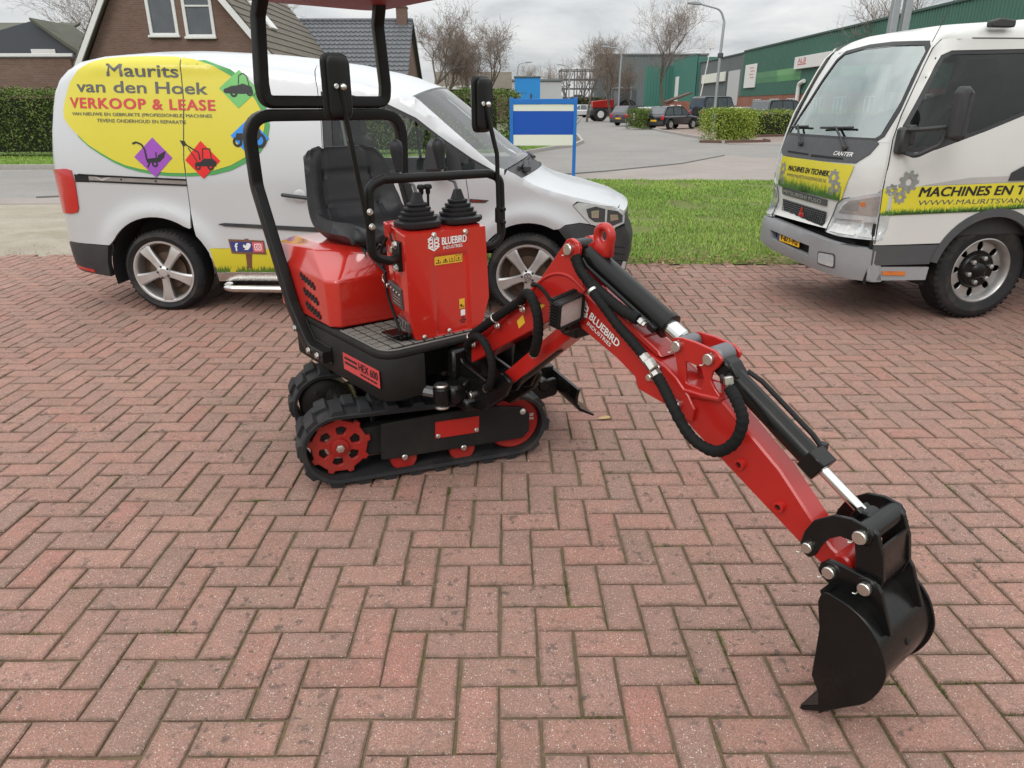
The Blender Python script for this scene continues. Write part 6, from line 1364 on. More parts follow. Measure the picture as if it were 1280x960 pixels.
# side advert
TSX = TS
sb = tp('side_advert', M['yellow'], lambda mb: sheet(mb, [(.027, .924), (.254, .936), (1.69, .962), (1.69, .80), (1.30, .79), (.779, .768), (.038, .757)], TS, .07, skirt=0, off=.004))
zs = lambda u: float(np.interp(u, [.038, .779, 1.3, 1.69], [.757, .768, .79, .80]))
tp('printed_grass', M['pgreen2'], lambda mb: tgrass(mb, TS, .04, 1.68, zs, .025, .05, .0052, 3, .005), sb); tp('printed_grass', M['pgreen1'], lambda mb: tgrass(mb, TS, .04, 1.68, zs, .012, .035, .006, 4, .004), sb)
tp('lettering', M['blacki'], lambda mb: text(mb, 'MACHINES EN TECHNIEK', .272, .872, 1.22, .058, TS, .0056, .05, .15), sb); tp('lettering', M['greyink'], lambda mb: text(mb, 'WWW.MAURITSVANDENHOEK.NL', .280, .817, 1.28, .032, TS, .0056, .0, .1), sb)
tp('gear_picture', M['gearm'], lambda mb: (gear(mb, TS, .182, .965, .072, .0056, 9, .32), gear(mb, TS, .076, .918, .038, .006, 7, .3), gear(mb, TS, .140, .872, .044, .0064, 8, .3)), sb)
tp('pin_stripe', plain('stripe_grey', (.42, .40, .385), .4), lambda mb: sheet(mb, [(.27, .940), (1.69, .967), (1.69, 1.005), (.62, .985)], TS, .1, skirt=0, off=.003))
tp('door_gap', M['dark'], lambda mb: tube(mb, [TS(u, z, .001) for u, z in ((.030, .575), (.037, .77), (.029, .92), (.041, 1.08), (.059, 1.22), (.097, 1.367), (.217, 1.655), (.262, 1.75), (.31, 1.796), (.5, 1.806), (1.69, 1.816))], .0035, 5))
tp('door_handle', M['trim'], lambda mb: sheet(mb, [(.905, .962), (.915, 1.012), (.99, 1.05), (1.13, 1.055), (1.13, .965)], TS, .05, skirt=.01, off=.012))
def tmirror(mb):
    tube(mb, path([(.09, .0, 1.28), (.08, -.14, 1.285), (.20, -.20, 1.30)], .03), .013, 8); tube(mb, path([(.10, .0, 1.15), (.10, -.12, 1.13), (.20, -.19, 1.20), (.23, -.2, 1.34)], .05), .014, 8); box(mb, (.225, -.205, 1.37), (.03, .03, .08), .004)
mm = tp('mirror_arm', M['trim'], tmirror)
tp('mirror_foot', M['trim'], lambda mb: (box(mb, (.085, .0, 1.215), (.075, .07, .16), .015), box(mb, (.12, -.01, 1.25), (.05, .06, .12), .01)), mm)
tp('mirror_head', M['trim'], lambda mb: (prism(mb, rnd([(.20, 1.235), (.265, 1.215), (.30, 1.24), (.295, 1.50), (.27, 1.525), (.215, 1.525), (.195, 1.49)], .03, 4), -.275, -.205, lambda u, v, w: (u-.005, w, v), .02), prism(mb, rnd([(.26, 1.23), (.318, 1.23), (.318, 1.50), (.27, 1.51)], .025, 4), -.28, -.215, lambda u, v, w: (u-.02, w, v), .02)), mm, sharp=60)
tp('wiper', M['trim'], lambda mb: (tube(mb, [TF(.36, 1.155, .02), TF(.43, 1.22, .028), TF(.545, 1.285, .022)], .008, 6), tube(mb, [TF(.72, 1.275, .022), TF(.36, 1.285, .02)], .008, 6), cyl(mb, TF(.36, 1.155, 0), TF(.36, 1.155, .03), .018, 10), tube(mb, [TF(.90, 1.16, .02), TF(.96, 1.22, .028), TF(1.06, 1.285, .022)], .008, 6), tube(mb, [TF(1.18, 1.27, .02), TF(.90, 1.28, .02)], .008, 6), cyl(mb, TF(.90, 1.16, 0), TF(.90, 1.16, .03), .018, 10)))
tp('door_hinge', M['trim'], lambda mb: [box(mb, TF(.045, z, .004), (.012, .02, .035), .004) for z in (1.40, 1.57, 1.68)])
tp('roof_lamp', M['trim'], lambda mb: prism(mb, rnd([(-.085, -.02), (.085, -.02), (.085, .022), (-.02, .032), (-.085, .015)], .015, 3), 0, .05, lambda u, v, w: (.66+u, .05+w, 1.885+v), .008))
tp('antenna', M['trim'], lambda mb: tube(mb, [(.21, .07, 1.78), (.30, .06, 2.02), (.36, .05, 2.35)], .0025, 5))
# cab inside
tp('cab_interior', M['interior'], lambda mb: (box(mb, (.32, TW/2, 1.08), (.40, TW-.16, .22), .05), box(mb, (.85, TW/2, .75), (1.6, TW-.12, .35), .03), cyl(mb, (.52, .42, 1.17), (.47, .42, 1.22), .19, 24), [ (box(mb, (1.15, y, 1.02), (.5, .46, .16), .05), box(mb, (1.38, y, 1.36), (.14, .46, .56), .05), box(mb, (1.40, y, 1.68), (.1, .28, .14), .04)) for y in (.42, 1.02)]))
tp('paper_sheet', plain('paper_print', (.62, .66, .60), .6), lambda mb: prism(mb, [(.70, 1.50), (.84, 1.50), (.90, 1.56), (.91, 1.68), (.68, 1.66)], 1.30, 1.303, lambda u, v, w: (u*1.25, w, 1.4165+(v-1.4165)*1.25), 0))
# wheel
def twheel(cx, y0, s=1):
    c = Vector((cx, y0, .345)); ax = (0, -s, 0); R, RR = .345, .222
    w = tp('wheel', M['tyre'], lambda mb: (lathe(mb, [(RR-.01, -.02), (RR, .0), (RR+.012, .008), ((R+RR)/2, .022), (R-.03, .014), (R-.008, -.006), (R, -.03), (R, -.17), (R-.02, -.19), (RR, -.19)], c, ax, 56, cap=False), [mb.add([tuple(c+Vector((r*cos(t+d), -s*y, r*sin(t+d)))) for r, y, d in ((R+.004, -.005, -.03), (R+.004, -.005, .03), (R+.004, -.07, .045), (R+.004, -.07, -.015), (R-.012, .008, -.03), (R-.012, .008, .03))], [(0, 1, 2, 3), (4, 5, 1, 0)]) for t in np.linspace(0, 2*pi, 48, endpoint=False)]), sharp=30)
    r = tp('rim', M['sold'], lambda mb: (lathe(mb, [(RR+.004, -.01), (RR+.004, .004), (RR-.004, .006), (RR-.014, -.004), (RR-.022, -.03), (RR-.03, -.05)], c, ax, 48, cap=False), prism(mb, circ(RR-.024, 48), .050, .062, lambda u, v, q: (c.x+u, c.y+s*q, c.z+v), .002, holes=[[(.162*cos(t)+.034*cos(q)*cos(t)-.022*sin(q)*sin(t), .162*sin(t)+.034*cos(q)*sin(t)+.022*sin(q)*cos(t)) for q in np.linspace(0, 2*pi, 14, endpoint=False)] for t in np.linspace(0, 2*pi, 8, endpoint=False)])), w)
    tp('hub', M['blackgloss'], lambda mb: lathe(mb, [(.135, -.052), (.130, -.035), (.115, -.02), (.06, -.016), (.045, .004), (.028, .010), (.0, .012)], c, ax, 36), r)
    tp('wheel_nut', M['sold'], lambda mb: [lathe(mb, [(.017, -.022), (.017, .004), (.010, .008)], c+Vector((.085*cos(t), 0, .085*sin(t))), ax, 6) for t in np.linspace(.3, .3+2*pi, 6, endpoint=False)], r)
    tp('drum', M['dark'], lambda mb: lathe(mb, [(0, -.10), (RR-.02, -.10)], c, ax, 24), r)
twheel(.945, .085); twheel(.945, TW-.085, -1)
tp('wheel_arch_liner', M['interior'], lambda mb: [mb.add([(.885+.43*cos(a), y, .345+.43*sin(a)) for a in np.linspace(radians(-10), radians(190), 16) for y in ((.02, .45) if s else (TW-.02, TW-.45))], [(2*i, 2*i+1, 2*i+3, 2*i+2) for i in range(15)]) for s in (0, 1)])
tp('chassis', M['darkgrey'], lambda mb: (box(mb, (2.2, TW/2, .55), (4.0, .7, .16), .01), box(mb, (.4, TW/2, .5), (.7, .9, .25), .02)))
tp('load_bed', M['sold'], lambda mb: (box(mb, (3.1, TW/2, .85), (2.6, 1.8, .12), .01), box(mb, (1.84, TW/2, 1.3), (.05, 1.8, .8), .01), box(mb, (3.1, -.18, 1.1), (2.6, .03, .38), .005), box(mb, (3.1, TW+.18, 1.1), (2.6, .03, .38), .005)))
twheel(3.2, -.05); twheel(3.2, TW+.05, -1)
# ================================================================ background
M['brick'] = None
def m_wall(name, c1, c2, mortar, bw=.21, bh=.0625):
    n = NT(name); t = n.new('ShaderNodeTexBrick'); p = n.pos(); sep = n.new('ShaderNodeSeparateXYZ'); n.L.new(p, sep.inputs[0]); cb = n.new('ShaderNodeCombineXYZ'); n.set(cb.inputs[0], n.math('ADD', sep.outputs[0], sep.outputs[1])); n.L.new(sep.outputs[2], cb.inputs[1]); n.L.new(cb.outputs[0], t.inputs['Vector'])
    t.inputs['Scale'].default_value = 1; t.inputs['Brick Width'].default_value = bw; t.inputs['Row Height'].default_value = bh; t.inputs['Mortar Size'].default_value = .008
    for k, c in (('Color1', c1), ('Color2', c2), ('Mortar', mortar)): t.inputs[k].default_value = (*c, 1)
    col = n.mix(n.mr(n.noise(p, .9, 4, .6), .35, .7, 0, .5), t.outputs[0], tuple(x*.6 for x in c1)); return n.put(color=col, rough=.9, spec=.2)
M['brickw'] = m_wall('brown_brick', (.215, .125, .095), (.16, .092, .072), (.20, .175, .15)); M['brickred'] = m_wall('red_brick', (.34, .12, .075), (.27, .095, .065), (.28, .24, .2)); M['brickpink'] = m_wall('pink_brick', (.36, .17, .145), (.32, .15, .13), (.33, .28, .25))
M['tile1'] = plain('brown_roof_tile', (.135, .115, .088), .85, var=.35, nscale=1.6, dirt=.2); M['tile2'] = plain('slate_tile', (.105, .11, .12), .5, var=.25, nscale=2)
M['moss'] = plain('mossy_roof', (.10, .10, .075), .9, var=.4, nscale=1.2); M['frame'] = plain('white_frame', (.70, .70, .68), .5); M['pane'] = plain('grey_pane', (.085, .095, .105), .08, var=.4, nscale=2, coat=.6); M['darkboard'] = plain('dark_boarding', (.062, .070, .082), .7)
M['green1'] = plain('green_cladding', (.045, .135, .098), .55, var=.12, nscale=.5, dirt=.06); M['green2'] = plain('light_green_cladding', (.12, .31, .13), .55, var=.08, nscale=.5); M['grey1'] = plain('grey_cladding', (.125, .145, .145), .6, var=.12, nscale=.4); M['teal'] = plain('teal_cladding', (.05, .17, .135), .55, var=.1, nscale=.5); M['pale'] = plain('pale_wall', (.46, .47, .47), .7, var=.1, nscale=.5)
M['galv'] = plain('galvanised_steel', (.33, .35, .36), .5, metal=.5, var=.15); M['bark'] = plain('bark', (.13, .105, .085), .9, var=.35, nscale=6); M['birch'] = plain('birch_bark', (.20, .175, .155), .9, var=.4, nscale=5); M['twig'] = plain('bare_twigs', (.21, .165, .135), .9, var=.3, nscale=1.); M['twigr'] = plain('reddish_twigs', (.24, .115, .07), .9, var=.3, nscale=1.)
M['sblue'] = plain('sign_blue_frame', (.012, .15, .50), .4, var=.05); M['dblue'] = plain('sign_dark_blue', (.005, .075, .42), .35, var=.05); M['cream'] = plain('sign_cream', (.70, .71, .62), .5, var=.05)
def thing(name, loc, label, cat, rz=0, group=None): return empty(name, loc, rz, label, cat, group)
def pt(name, mat, build, parent=None, **kw):
    mb = MB(); build(mb); return mk(name, mb, mat, parent, **kw)
XZ = lambda y0: (lambda u, v, w: (u, y0+w, v)); YZ = lambda x0: (lambda u, v, w: (x0+w, u, v))
# ---- blue notice board
s = thing('notice_board', (.77, 15.8, 0), 'blue framed notice board with cream strips beside the van bonnet', 'sign', radians(-1.5))
for x, w in ((-.67, .075), (.665, .07)): pt('post', M['sblue'], lambda mb: box(mb, (x, 0, .80), (w, .07, 1.6), .006), s)
pt('top_rail', M['sblue'], lambda mb: box(mb, (0, 0, 1.52), (1.27, .068, .105), .006), s)
pt('panel', M['dblue'], lambda mb: box(mb, (0, 0, 1.1), (1.265, .03, .465), .004), s)
pt('strip', M['cream'], lambda mb: box(mb, (0, -.002, 1.399), (1.265, .034, .13), .003), s); pt('strip', M['cream'], lambda mb: box(mb, (0, -.002, .757), (1.265, .034, .215), .003), s)
# ---- clipped hedges
def hedge(name, path2, hgt, dep, n, label, leaf, cols, mat=None, z0=.0, group=None):
    t = thing(name, (path2[0][0], path2[0][1], 0), label, 'hedge', 0, group); ox, oy = path2[0]
    pts = [Vector((x-ox, y-oy)) for x, y in path2]; L = [(pts[i+1]-pts[i]).length for i in range(len(pts)-1)]; T = sum(L)
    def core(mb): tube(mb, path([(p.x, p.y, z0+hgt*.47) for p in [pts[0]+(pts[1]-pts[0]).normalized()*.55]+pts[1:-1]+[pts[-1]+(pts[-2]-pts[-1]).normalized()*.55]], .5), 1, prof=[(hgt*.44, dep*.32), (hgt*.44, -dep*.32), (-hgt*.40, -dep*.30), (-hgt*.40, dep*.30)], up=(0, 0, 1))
    pt('dark_core', plain('hedge_core', (.018, .022, .009), .9), core, t, sharp=30)  # solid dark core added inside the leaves so the hedge is opaque
    d = RNG.uniform(0, T, n); c = np.concatenate([[0], np.cumsum(L)]); i = np.clip(np.searchsorted(c, d)-1, 0, len(L)-1); P2 = np.array([tuple(p) for p in pts]); q = (d-c[i])/np.array(L)[i]; B = P2[i]+(P2[i+1]-P2[i])*q[:, None]; Tn = (P2[i+1]-P2[i])/np.array(L)[i][:, None]; Nn = np.stack([-Tn[:, 1], Tn[:, 0]], 1)
    face = RNG.random(n); side = np.where(face < .48, -1., np.where(face < .62, 1., RNG.uniform(-1, 1, n))); top = face >= .62
    z = np.where(top, hgt, hgt*RNG.random(n)**.8); bump_ = .06*np.sin(d*2.3)+.05*np.sin(d*5.1+1)+.04*np.sin(d*9.7+z*4)
    w = side*(dep/2)+np.where(top, 0, side*bump_*.8)+RNG.normal(0, leaf*.7, n); z = z+np.where(top, bump_*.7, 0)+RNG.normal(0, leaf*.6, n); z = np.maximum(z, .05)
    C = np.stack([B[:, 0]+Nn[:, 0]*w, B[:, 1]+Nn[:, 1]*w, z0+z], 1); end = RNG.normal(0, .16, (n, 1))*np.stack([Tn[:, 0], Tn[:, 1], 0*d], 1); C += end*((d < .3) | (d > T-.3))[:, None]; m_ = RNG.random(n) < min(.25, 2.2*dep/T); w2_ = RNG.uniform(-dep/2, dep/2, n); e_ = RNG.random(n) < .5; A_ = np.where(e_[:, None], P2[0], P2[-1]); N_ = np.where(e_[:, None], Nn[np.argmin(d)], Nn[np.argmax(d)]); t_ = np.where(e_[:, None], -Tn[np.argmin(d)], Tn[np.argmax(d)])*RNG.normal(0, .10, (n, 1)); zz = hgt*RNG.random(n)**.8+z0; C = np.where(m_[:, None], np.concatenate([A_+N_*w2_[:, None]+t_, zz[:, None]], 1), C)
    D = unit(n)*leaf*RNG.uniform(.7, 1.5, (n, 1)); S = np.cross(D, unit(n)); S *= (leaf*.55/np.maximum(np.linalg.norm(S, axis=1, keepdims=True), 1e-6))
    tn = np.clip(.5+RNG.normal(0, .22, n)+.15*np.sin(d*1.7)+.1*np.sin(d*4+z*3), 0, 1)
    tri_cloud('foliage', C, D, S, 0, m_leaf(name+'_leaf', *cols), tn, t, quad=True); return t
HC = ((.055, .088, .018), (.10, .148, .030), (.17, .215, .055)); HY = ((.10, .15, .02), (.21, .29, .035), (.38, .42, .08))
hedge('hedge', [(-26, 23.1), (-12, 23.1), (.2, 24.2)], 1.80, 1.1, 60000, 'long clipped dark green hedge in front of the brick houses', .075, HC, z0=.03)
hedge('low_hedge', [(8.9, 32.4), (10.4, 32.9)], 1.22, 1.5, 7000, 'bushy low yellow green hedge end around the nearest street lamp', .085, HY)
hedge('low_hedge', [(10.9, 37.0), (18.5, 41.5), (28, 44)], 1.15, 1.1, 9000, 'long low yellow green hedge in front of the dark parked pickup', .09, HY)
hedge('low_hedge', [(12.2, 46), (16.6, 50.5)], 1.15, 1.0, 4000, 'low green hedge beside the dark hatchback, in front of the off-roader', .10, HY)
hedge('bush', [(8.5, 50.6), (9.4, 51.2)], 1.15, 1.1, 3500, 'single clipped green bush at the kerb left of the dark hatchback', .10, ((.06, .10, .016), (.11, .17, .03), (.2, .25, .05)))
def edging(mb):
    for p in ([(8.2, 31.6, .04), (9.0, 31.3, .04), (11.3, 31.9, .04), (11.5, 33.2, .04)], [(10.6, 36.2, .04), (18.7, 40.6, .04), (28, 43.2, .04)]): tube(mb, path(p, .3), .05, prof=[(.05, .06), (.05, -.06), (-.05, -.06), (-.05, .06)], up=(0, 0, 1))
tag(pt('bed_edging', plain('edging_brick', (.13, .075, .055), .9), edging), kind='structure')
# ---- bare trees
def tree(name, loc, hgt, label, spread=.45, seed=1, mats=('bark', 'twig'), depth=6, up=.25, lean=0., thick=1., group=None, trunk_h=.28):
    t = thing(name, loc, label, 'tree', 0, group); rs = random.Random(seed); T = MB(); K = MB(); cnt = [0]
    def seg(mb, a, b, ra, rb, n):
        tube(mb, [a, b], 1, prof=circ(1, n)) if 0 else None
        x, y, d = frame_of(b-a); vs = [a+(x*cos(2*pi*i/n)+y*sin(2*pi*i/n))*ra for i in range(n)]+[b+(x*cos(2*pi*i/n)+y*sin(2*pi*i/n))*rb for i in range(n)]; mb.add(vs, [(i, (i+1) % n, n+(i+1) % n, n+i) for i in range(n)])
    def grow(p, d, L, r, lev):
        k = 3 if lev < depth-1 else 2; q = p; dd = d.copy(); rr = r
        for i in range(k):
            dd = (dd+Vector((rs.gauss(0, .13), rs.gauss(0, .13), rs.gauss(0, .06)+up*.12))).normalized(); e = q+dd*L/k; r1 = rr*(.86 if lev else .90)
            seg(T if lev < 3 else K, q, e, rr, r1, 7 if lev == 0 else (5 if lev < 3 else 3)); cnt[0] += 1
            if lev < depth and i < k-1 and lev > 0 and rs.random() < .85: side(e, dd, L*.62, r1*.5, lev+1)
            q = e; rr = r1
        if lev < depth:
            for j in range(rs.choice((2, 2, 3)) if lev else rs.choice((3, 4))): side(q, dd, L*rs.uniform(.62, .82), rr*rs.uniform(.58, .75), lev+1)
    def side(p, d, L, r, lev):
        x, y, a = frame_of(d); ph = rs.uniform(0, 2*pi); an = rs.uniform(.7, 1.45)*spread*(1.15 if lev < 3 else 1.5); dd = (a*cos(an)+(x*cos(ph)+y*sin(ph))*sin(an)+Vector((0, 0, up))).normalized(); grow(p, dd, L, max(r, .0065*thick), lev)
    grow(Vector((0, 0, -.1)), Vector((lean, 0, 1)).normalized(), hgt*trunk_h, hgt*.016*thick, 0)
    z = max(v[2] for v in K.v); f = hgt/z; 
    for mb in (T, K): mb.v = [(x*f, y*f, zz*f) for x, y, zz in mb.v]
    mk('trunk', T, M[mats[0]], t); mk('crown', K, M[mats[1]], t); return t
G1 = 'bare trees behind the brick houses'; G2 = 'bare street trees by the parking area'
for i, (x, y, h, sd, lb, mt) in enumerate([(-5.9, 58, 9.2, 3, 'tall bare tree just right of the chimney', ('bark', 'twig')), (-5.1, 62, 8.3, 4, 'bare tree second from the chimney', ('bark', 'twig')), (-3.7, 66, 7.6, 9, 'slender bare tree with reddish twigs behind the hedge', ('bark', 'twigr')), (-2.5, 60, 7.3, 12, 'small bare tree in the middle of the group behind the hedge', ('bark', 'twig')), (-1.5, 68, 8.8, 7, 'wide bare tree nearest the blue booth', ('bark', 'twig'))]):
    tree('bare_tree', (x, y, 0), h, lb, .5, sd, mt, 6, .22, group=G1)
for i, (x, y, h, sd, lb) in enumerate([(-22.5, 52, 12.5, 21, 'tall bare birch at the far left above the dark shed'), (-25.5, 50, 10.5, 22, 'bare birch leaning over the shed, leftmost of the birches'), (-19.3, 55, 11.5, 24, 'bare birch nearest to the brick gable')]):
    tree('birch_tree', (x, y, 0), h, lb, .45, sd, ('birch', 'twig'), 6, .12, thick=.8, group='birches behind the shed')
for i, (x, y, h, sd, lb, up, thk) in enumerate([(8.1, 76, 8.2, 31, 'thin bare street tree left of the tractor', .3, .9), (10.3, 74, 8.4, 33, 'dark bare street tree standing at the front of the tractor', .25, 1.15), (12.8, 75, 6.2, 35, 'short bare street tree right behind the tractor cab', .2, 1.1), (14.5, 70, 11.0, 38, 'tallest bare street tree, with a pale trunk, behind the dark hatchback', .28, .9)]):
    tree('street_tree', (x, y, 0), h, lb, .5, sd, ('bark', 'twig'), 6, up, thick=thk, group=G2, trunk_h=.34)
tree('bare_shrub', (-2.9, 21.3, 0), 2.0, 'bare pale shrub in front of the hedge, seen through the van window', .6, 41, ('birch', 'birch'), 4, .3, thick=.8)
for x, y, h, sd, lb in [(42.0, 118, 11.5, 51, 'bare tree top showing above the green hall roof'), (28.2, 60, 10.6, 53, 'thin bare tree behind the green hall near the truck windscreen'), (27.4, 52, 10.2, 54, 'thin bare tree behind the green hall above the truck cab'), (3.6, 150, 10, 55, 'small far bare tree above the blue booth'), (10.5, 132, 9.5, 71, 'far bare tree inside the steel frame'), (13.0, 133, 9.0, 72, 'far bare tree at the right edge of the steel frame'), (8.2, 140, 8.5, 73, 'far bare tree above the small white cars'), (7.8, 160, 10, 57, 'small far bare tree left of the steel frame')]: tree('far_tree', (x, y, 0), h, lb, .5, sd, ('bark', 'twig'), 5, .25, thick=1.2)
# ---- brick house with the steep gable
h = thing('gable_house', (-12.5, 30, 0), 'brown brick house with a steep gable and two white attic windows', 'house')
LX, RX_, AX, AZ, EZ = -4.35, 4.35, -.6, 8.45, 2.3
w1, w2 = [(-1.03, 4.01), (-.06, 4.01), (-.06, 6.0), (-1.03, 6.0)], [(.33, 3.96), (1.33, 3.96), (1.33, 5.95), (.33, 5.95)]
pt('wall', M['brickw'], lambda mb: (sheet(mb, [(LX+.15, 0), (RX_-.15, 0), (RX_-.15, EZ-.1), (AX, AZ-.25), (LX+.15, EZ-.1)], lambda u, v, o: (u, -o, v), .8, holes=[w1, w2], skirt=.25), box(mb, (RX_-.3, 5.5, 1.2), (.3, 10.6, 2.4), .01), box(mb, (LX+.3, 5.5, 1.2), (.3, 10.6, 2.4), .01), prism(mb, [(LX+.15, 0), (RX_-.15, 0), (RX_-.15, EZ-.1), (AX, AZ-.25), (LX+.15, EZ-.1)], 10.7, 11, XZ(0), 0)), h)
def slope(x0, z0, x1, z1, y0, y1, n, mat, th=.05, parent=h):
    """roof side from eave (x0, z0) up to ridge (x1, z1), built of overlapping tile courses"""
    def b(mb):
        d = Vector((x1-x0, z1-z0)); L = d.length; d.normalize(); nn = Vector((-d.y, d.x)); nn = nn if nn.y > 0 else -nn
        for i in range(n):
            a = L*i/n; c = L*(i+1.25)/n; p = [Vector((x0, z0))+d*a+nn*th, Vector((x0, z0))+d*a, Vector((x0, z0))+d*min(c, L)-nn*.0, Vector((x0, z0))+d*min(c, L)+nn*.012]
            prism(mb, [tuple(q) for q in p], y0, y1, XZ(0), 0)
        prism(mb, [(x0, z0), tuple(Vector((x0, z0))-nn*.12), tuple(Vector((x1, z1))-nn*.12), (x1, z1)], y0+.03, y1-.03, XZ(0), 0)
    o = pt('roof', mat, b, parent, smooth=False); return o
r1 = slope(RX_+.25, EZ-.25, AX, AZ, -.35, 11.2, 22, M['tile1']); slope(LX-.25, EZ-.25, AX, AZ, -.35, 11.2, 22, M['tile1'])
def barge(mb):
    for x0, s in ((RX_+.22, 1), (LX-.22, -1)): prism(mb, [(x0, EZ-.28), (AX, AZ-.03), (AX, AZ-.36), (x0-s*.02, EZ-.60)], -.40, -.33, XZ(0), 0)
pt('bargeboard', M['frame'], barge, r1)
for wn in (w1, w2):
    f = pt('window', M['frame'], lambda mb: (prism(mb, inset(wn, -.07), -.04, .06, XZ(0), .01, holes=[inset(wn, .05)]), box(mb, ((wn[0][0]+wn[1][0])/2, -.07, wn[0][1]-.07), (1.2, .12, .08), .01)), h)
    pt('pane', M['pane'], lambda mb: prism(mb, inset(wn, .04), .02, .04, XZ(0), 0), f)
    if wn is w2: pt('window_bar', M['frame'], lambda mb: box(mb, (.83, .0, 4.98), (.92, .05, .06), .004), f)
def skyl(mb):
    d = Vector((AX-RX_-.25, AZ-EZ+.25)); L = d.length; d.normalize(); nn = Vector((-d.y, d.x)); nn = nn if nn.y > 0 else -nn
    for a, b, wd in ((3.05, 4.55, .10),): p = Vector((RX_+.25, EZ-.25)); prism(mb, [tuple(p+d*a+nn*.05), tuple(p+d*b+nn*.05), tuple(p+d*b+nn*.14), tuple(p+d*a+nn*.14)], 2.6, 3.5, XZ(0), .01)
sk_ = pt('skylight', M['frame'], skyl, r1)
# ---- second house with blue-grey pantiles
h2_ = thing('tiled_house', (-5.2, 38, 0), 'brick house with a blue-grey pantile roof and a chimney', 'house')
pt('wall', M['brickw'], lambda mb: (prism(mb, [(0.5, 0), (8.5, 0), (8.5, 2.1), (4.3, 5.5), (0.5, 2.1)], -.3, 0, lambda u, v, w: (w, u, v), 0), box(mb, (-4.5, .6, 1.1), (8.4, .3, 2.2), .01), box(mb, (-4.5, 8.3, 1.1), (8.4, .3, 2.2), .01)), h2_)
def pant(mb):
    NX, NY = 37, 17; vs = []; fs = []; sub = 4; W_, R0, R1 = 9.2, (-.1, 2.02), (4.3, 5.72); k = NX*sub+1
    for j in range(NY):
        for e in (0, 1):
            t = (j+e*1.04)/NY
            for i in range(k): x = -W_+W_*i/(k-1)+.22; w = abs(sin(pi*i/sub))*.0+.045*max(0, cos(2*pi*i/sub)); vs.append((x, R0[0]+(R1[0]-R0[0])*t, R0[1]+(R1[1]-R0[1])*t+w+(.07 if e == 0 else .01)))
    for j in range(NY):
        for i in range(k-1):
            a = 2*j*k+i; fs.append((a, a+1, a+k+1, a+k))
            if j: b = (2*j-1)*k+i; fs.append((b, b+1, a+1, a))
    mb.add(vs, fs); prism(mb, [(-.1, 1.9), (4.3, 5.6), (4.3, 5.5), (-.1, 1.8)], -9.0, .15, lambda u, v, w: (w, u, v), 0); prism(mb, [(8.8, 1.9), (4.3, 5.72), (4.3, 5.55), (8.8, 1.75)], -9.0, .2, lambda u, v, w: (w, u, v), 0)
rf = pt('roof', M['tile2'], pant, h2_, sharp=60); tube_ = pt('ridge_tile', M['tile2'], lambda mb: [cyl(mb, (-9+i*.4, 4.3, 5.74), (-8.62+i*.4, 4.3, 5.74), .11, 10, .01) for i in range(23)], rf); 
pt('bargeboard', M['darkboard'], lambda mb: prism(mb, [(8.8, 1.8), (4.3, 5.70), (4.3, 5.5), (8.8, 1.6)], .16, .22, lambda u, v, w: (w, u, v), 0), rf)
ch = pt('chimney', M['brickw'], lambda mb: (box(mb, (-.38, 4.3, 5.9), (.55, .6, .9), .01), box(mb, (-.38, 4.3, 6.35), (.62, .68, .08), .01)), rf); pt('chimney_pot', M['darkboard'], lambda mb: cyl(mb, (-.38, 4.3, 6.38), (-.38, 4.3, 6.72), .12, 12), rf)
# ---- shed on the left
h3 = thing('dark_shed', (-20, 31, 0), 'low brick garage with a dark boarded gable at the far left', 'shed')
pt('wall', M['brickw'], lambda mb: box(mb, (.9, 1.5, 1.62), (3.4, 3, 3.3), .01), h3); pt('pink_wall', M['brickpink'], lambda mb: box(mb, (-2.6, 1.4, 1.65), (3.4, 2.9, 3.4), .01), h3)
pt('fascia', M['frame'], lambda mb: box(mb, (.95, -.05, 3.36), (3.6, .1, .12), .01), h3); pt('drain_pipe', M['frame'], lambda mb: cyl(mb, (-.83, -.06, .2), (-.83, -.06, 3.3), .05, 8, 0), h3)
pt('gable', M['darkboard'], lambda mb: prism(mb, [(-4.2, 3.2), (2.9, 3.2), (2.9, 3.3), (.75, 4.72), (-4.2, 3.5)], 1.2, 1.5, XZ(0), 0), h3)
pt('gable_window', M['frame'], lambda mb: box(mb, (.9, 1.18, 3.56), (1.0, .05, .2), .01), h3)
pt('roof', M['moss'], lambda mb: (prism(mb, [(2.95, 3.25), (.78, 4.80), (.78, 4.70), (2.7, 3.25)], .9, 4, XZ(0), 0), prism(mb, [(1.6, 3.9), (4.8, 5.0), (4.8, 4.9), (1.6, 3.7)], -14, .7, lambda u, v, w: (w, u, v), 0)), h3)
h4 = thing('outbuilding', (-17.2, 36, 0), 'grey slate roof between the dark shed and the brick gable', 'shed'); pt('roof', M['tile1'], lambda mb: prism(mb, [(0, 3.2), (3, 4.35), (6, 3.2)], -3, 3, lambda u, v, w: (w, u, v), 0), h4); pt('wall', M['brickw'], lambda mb: box(mb, (0, 3, 1.6), (5.6, 5.6, 3.2), .01), h4)
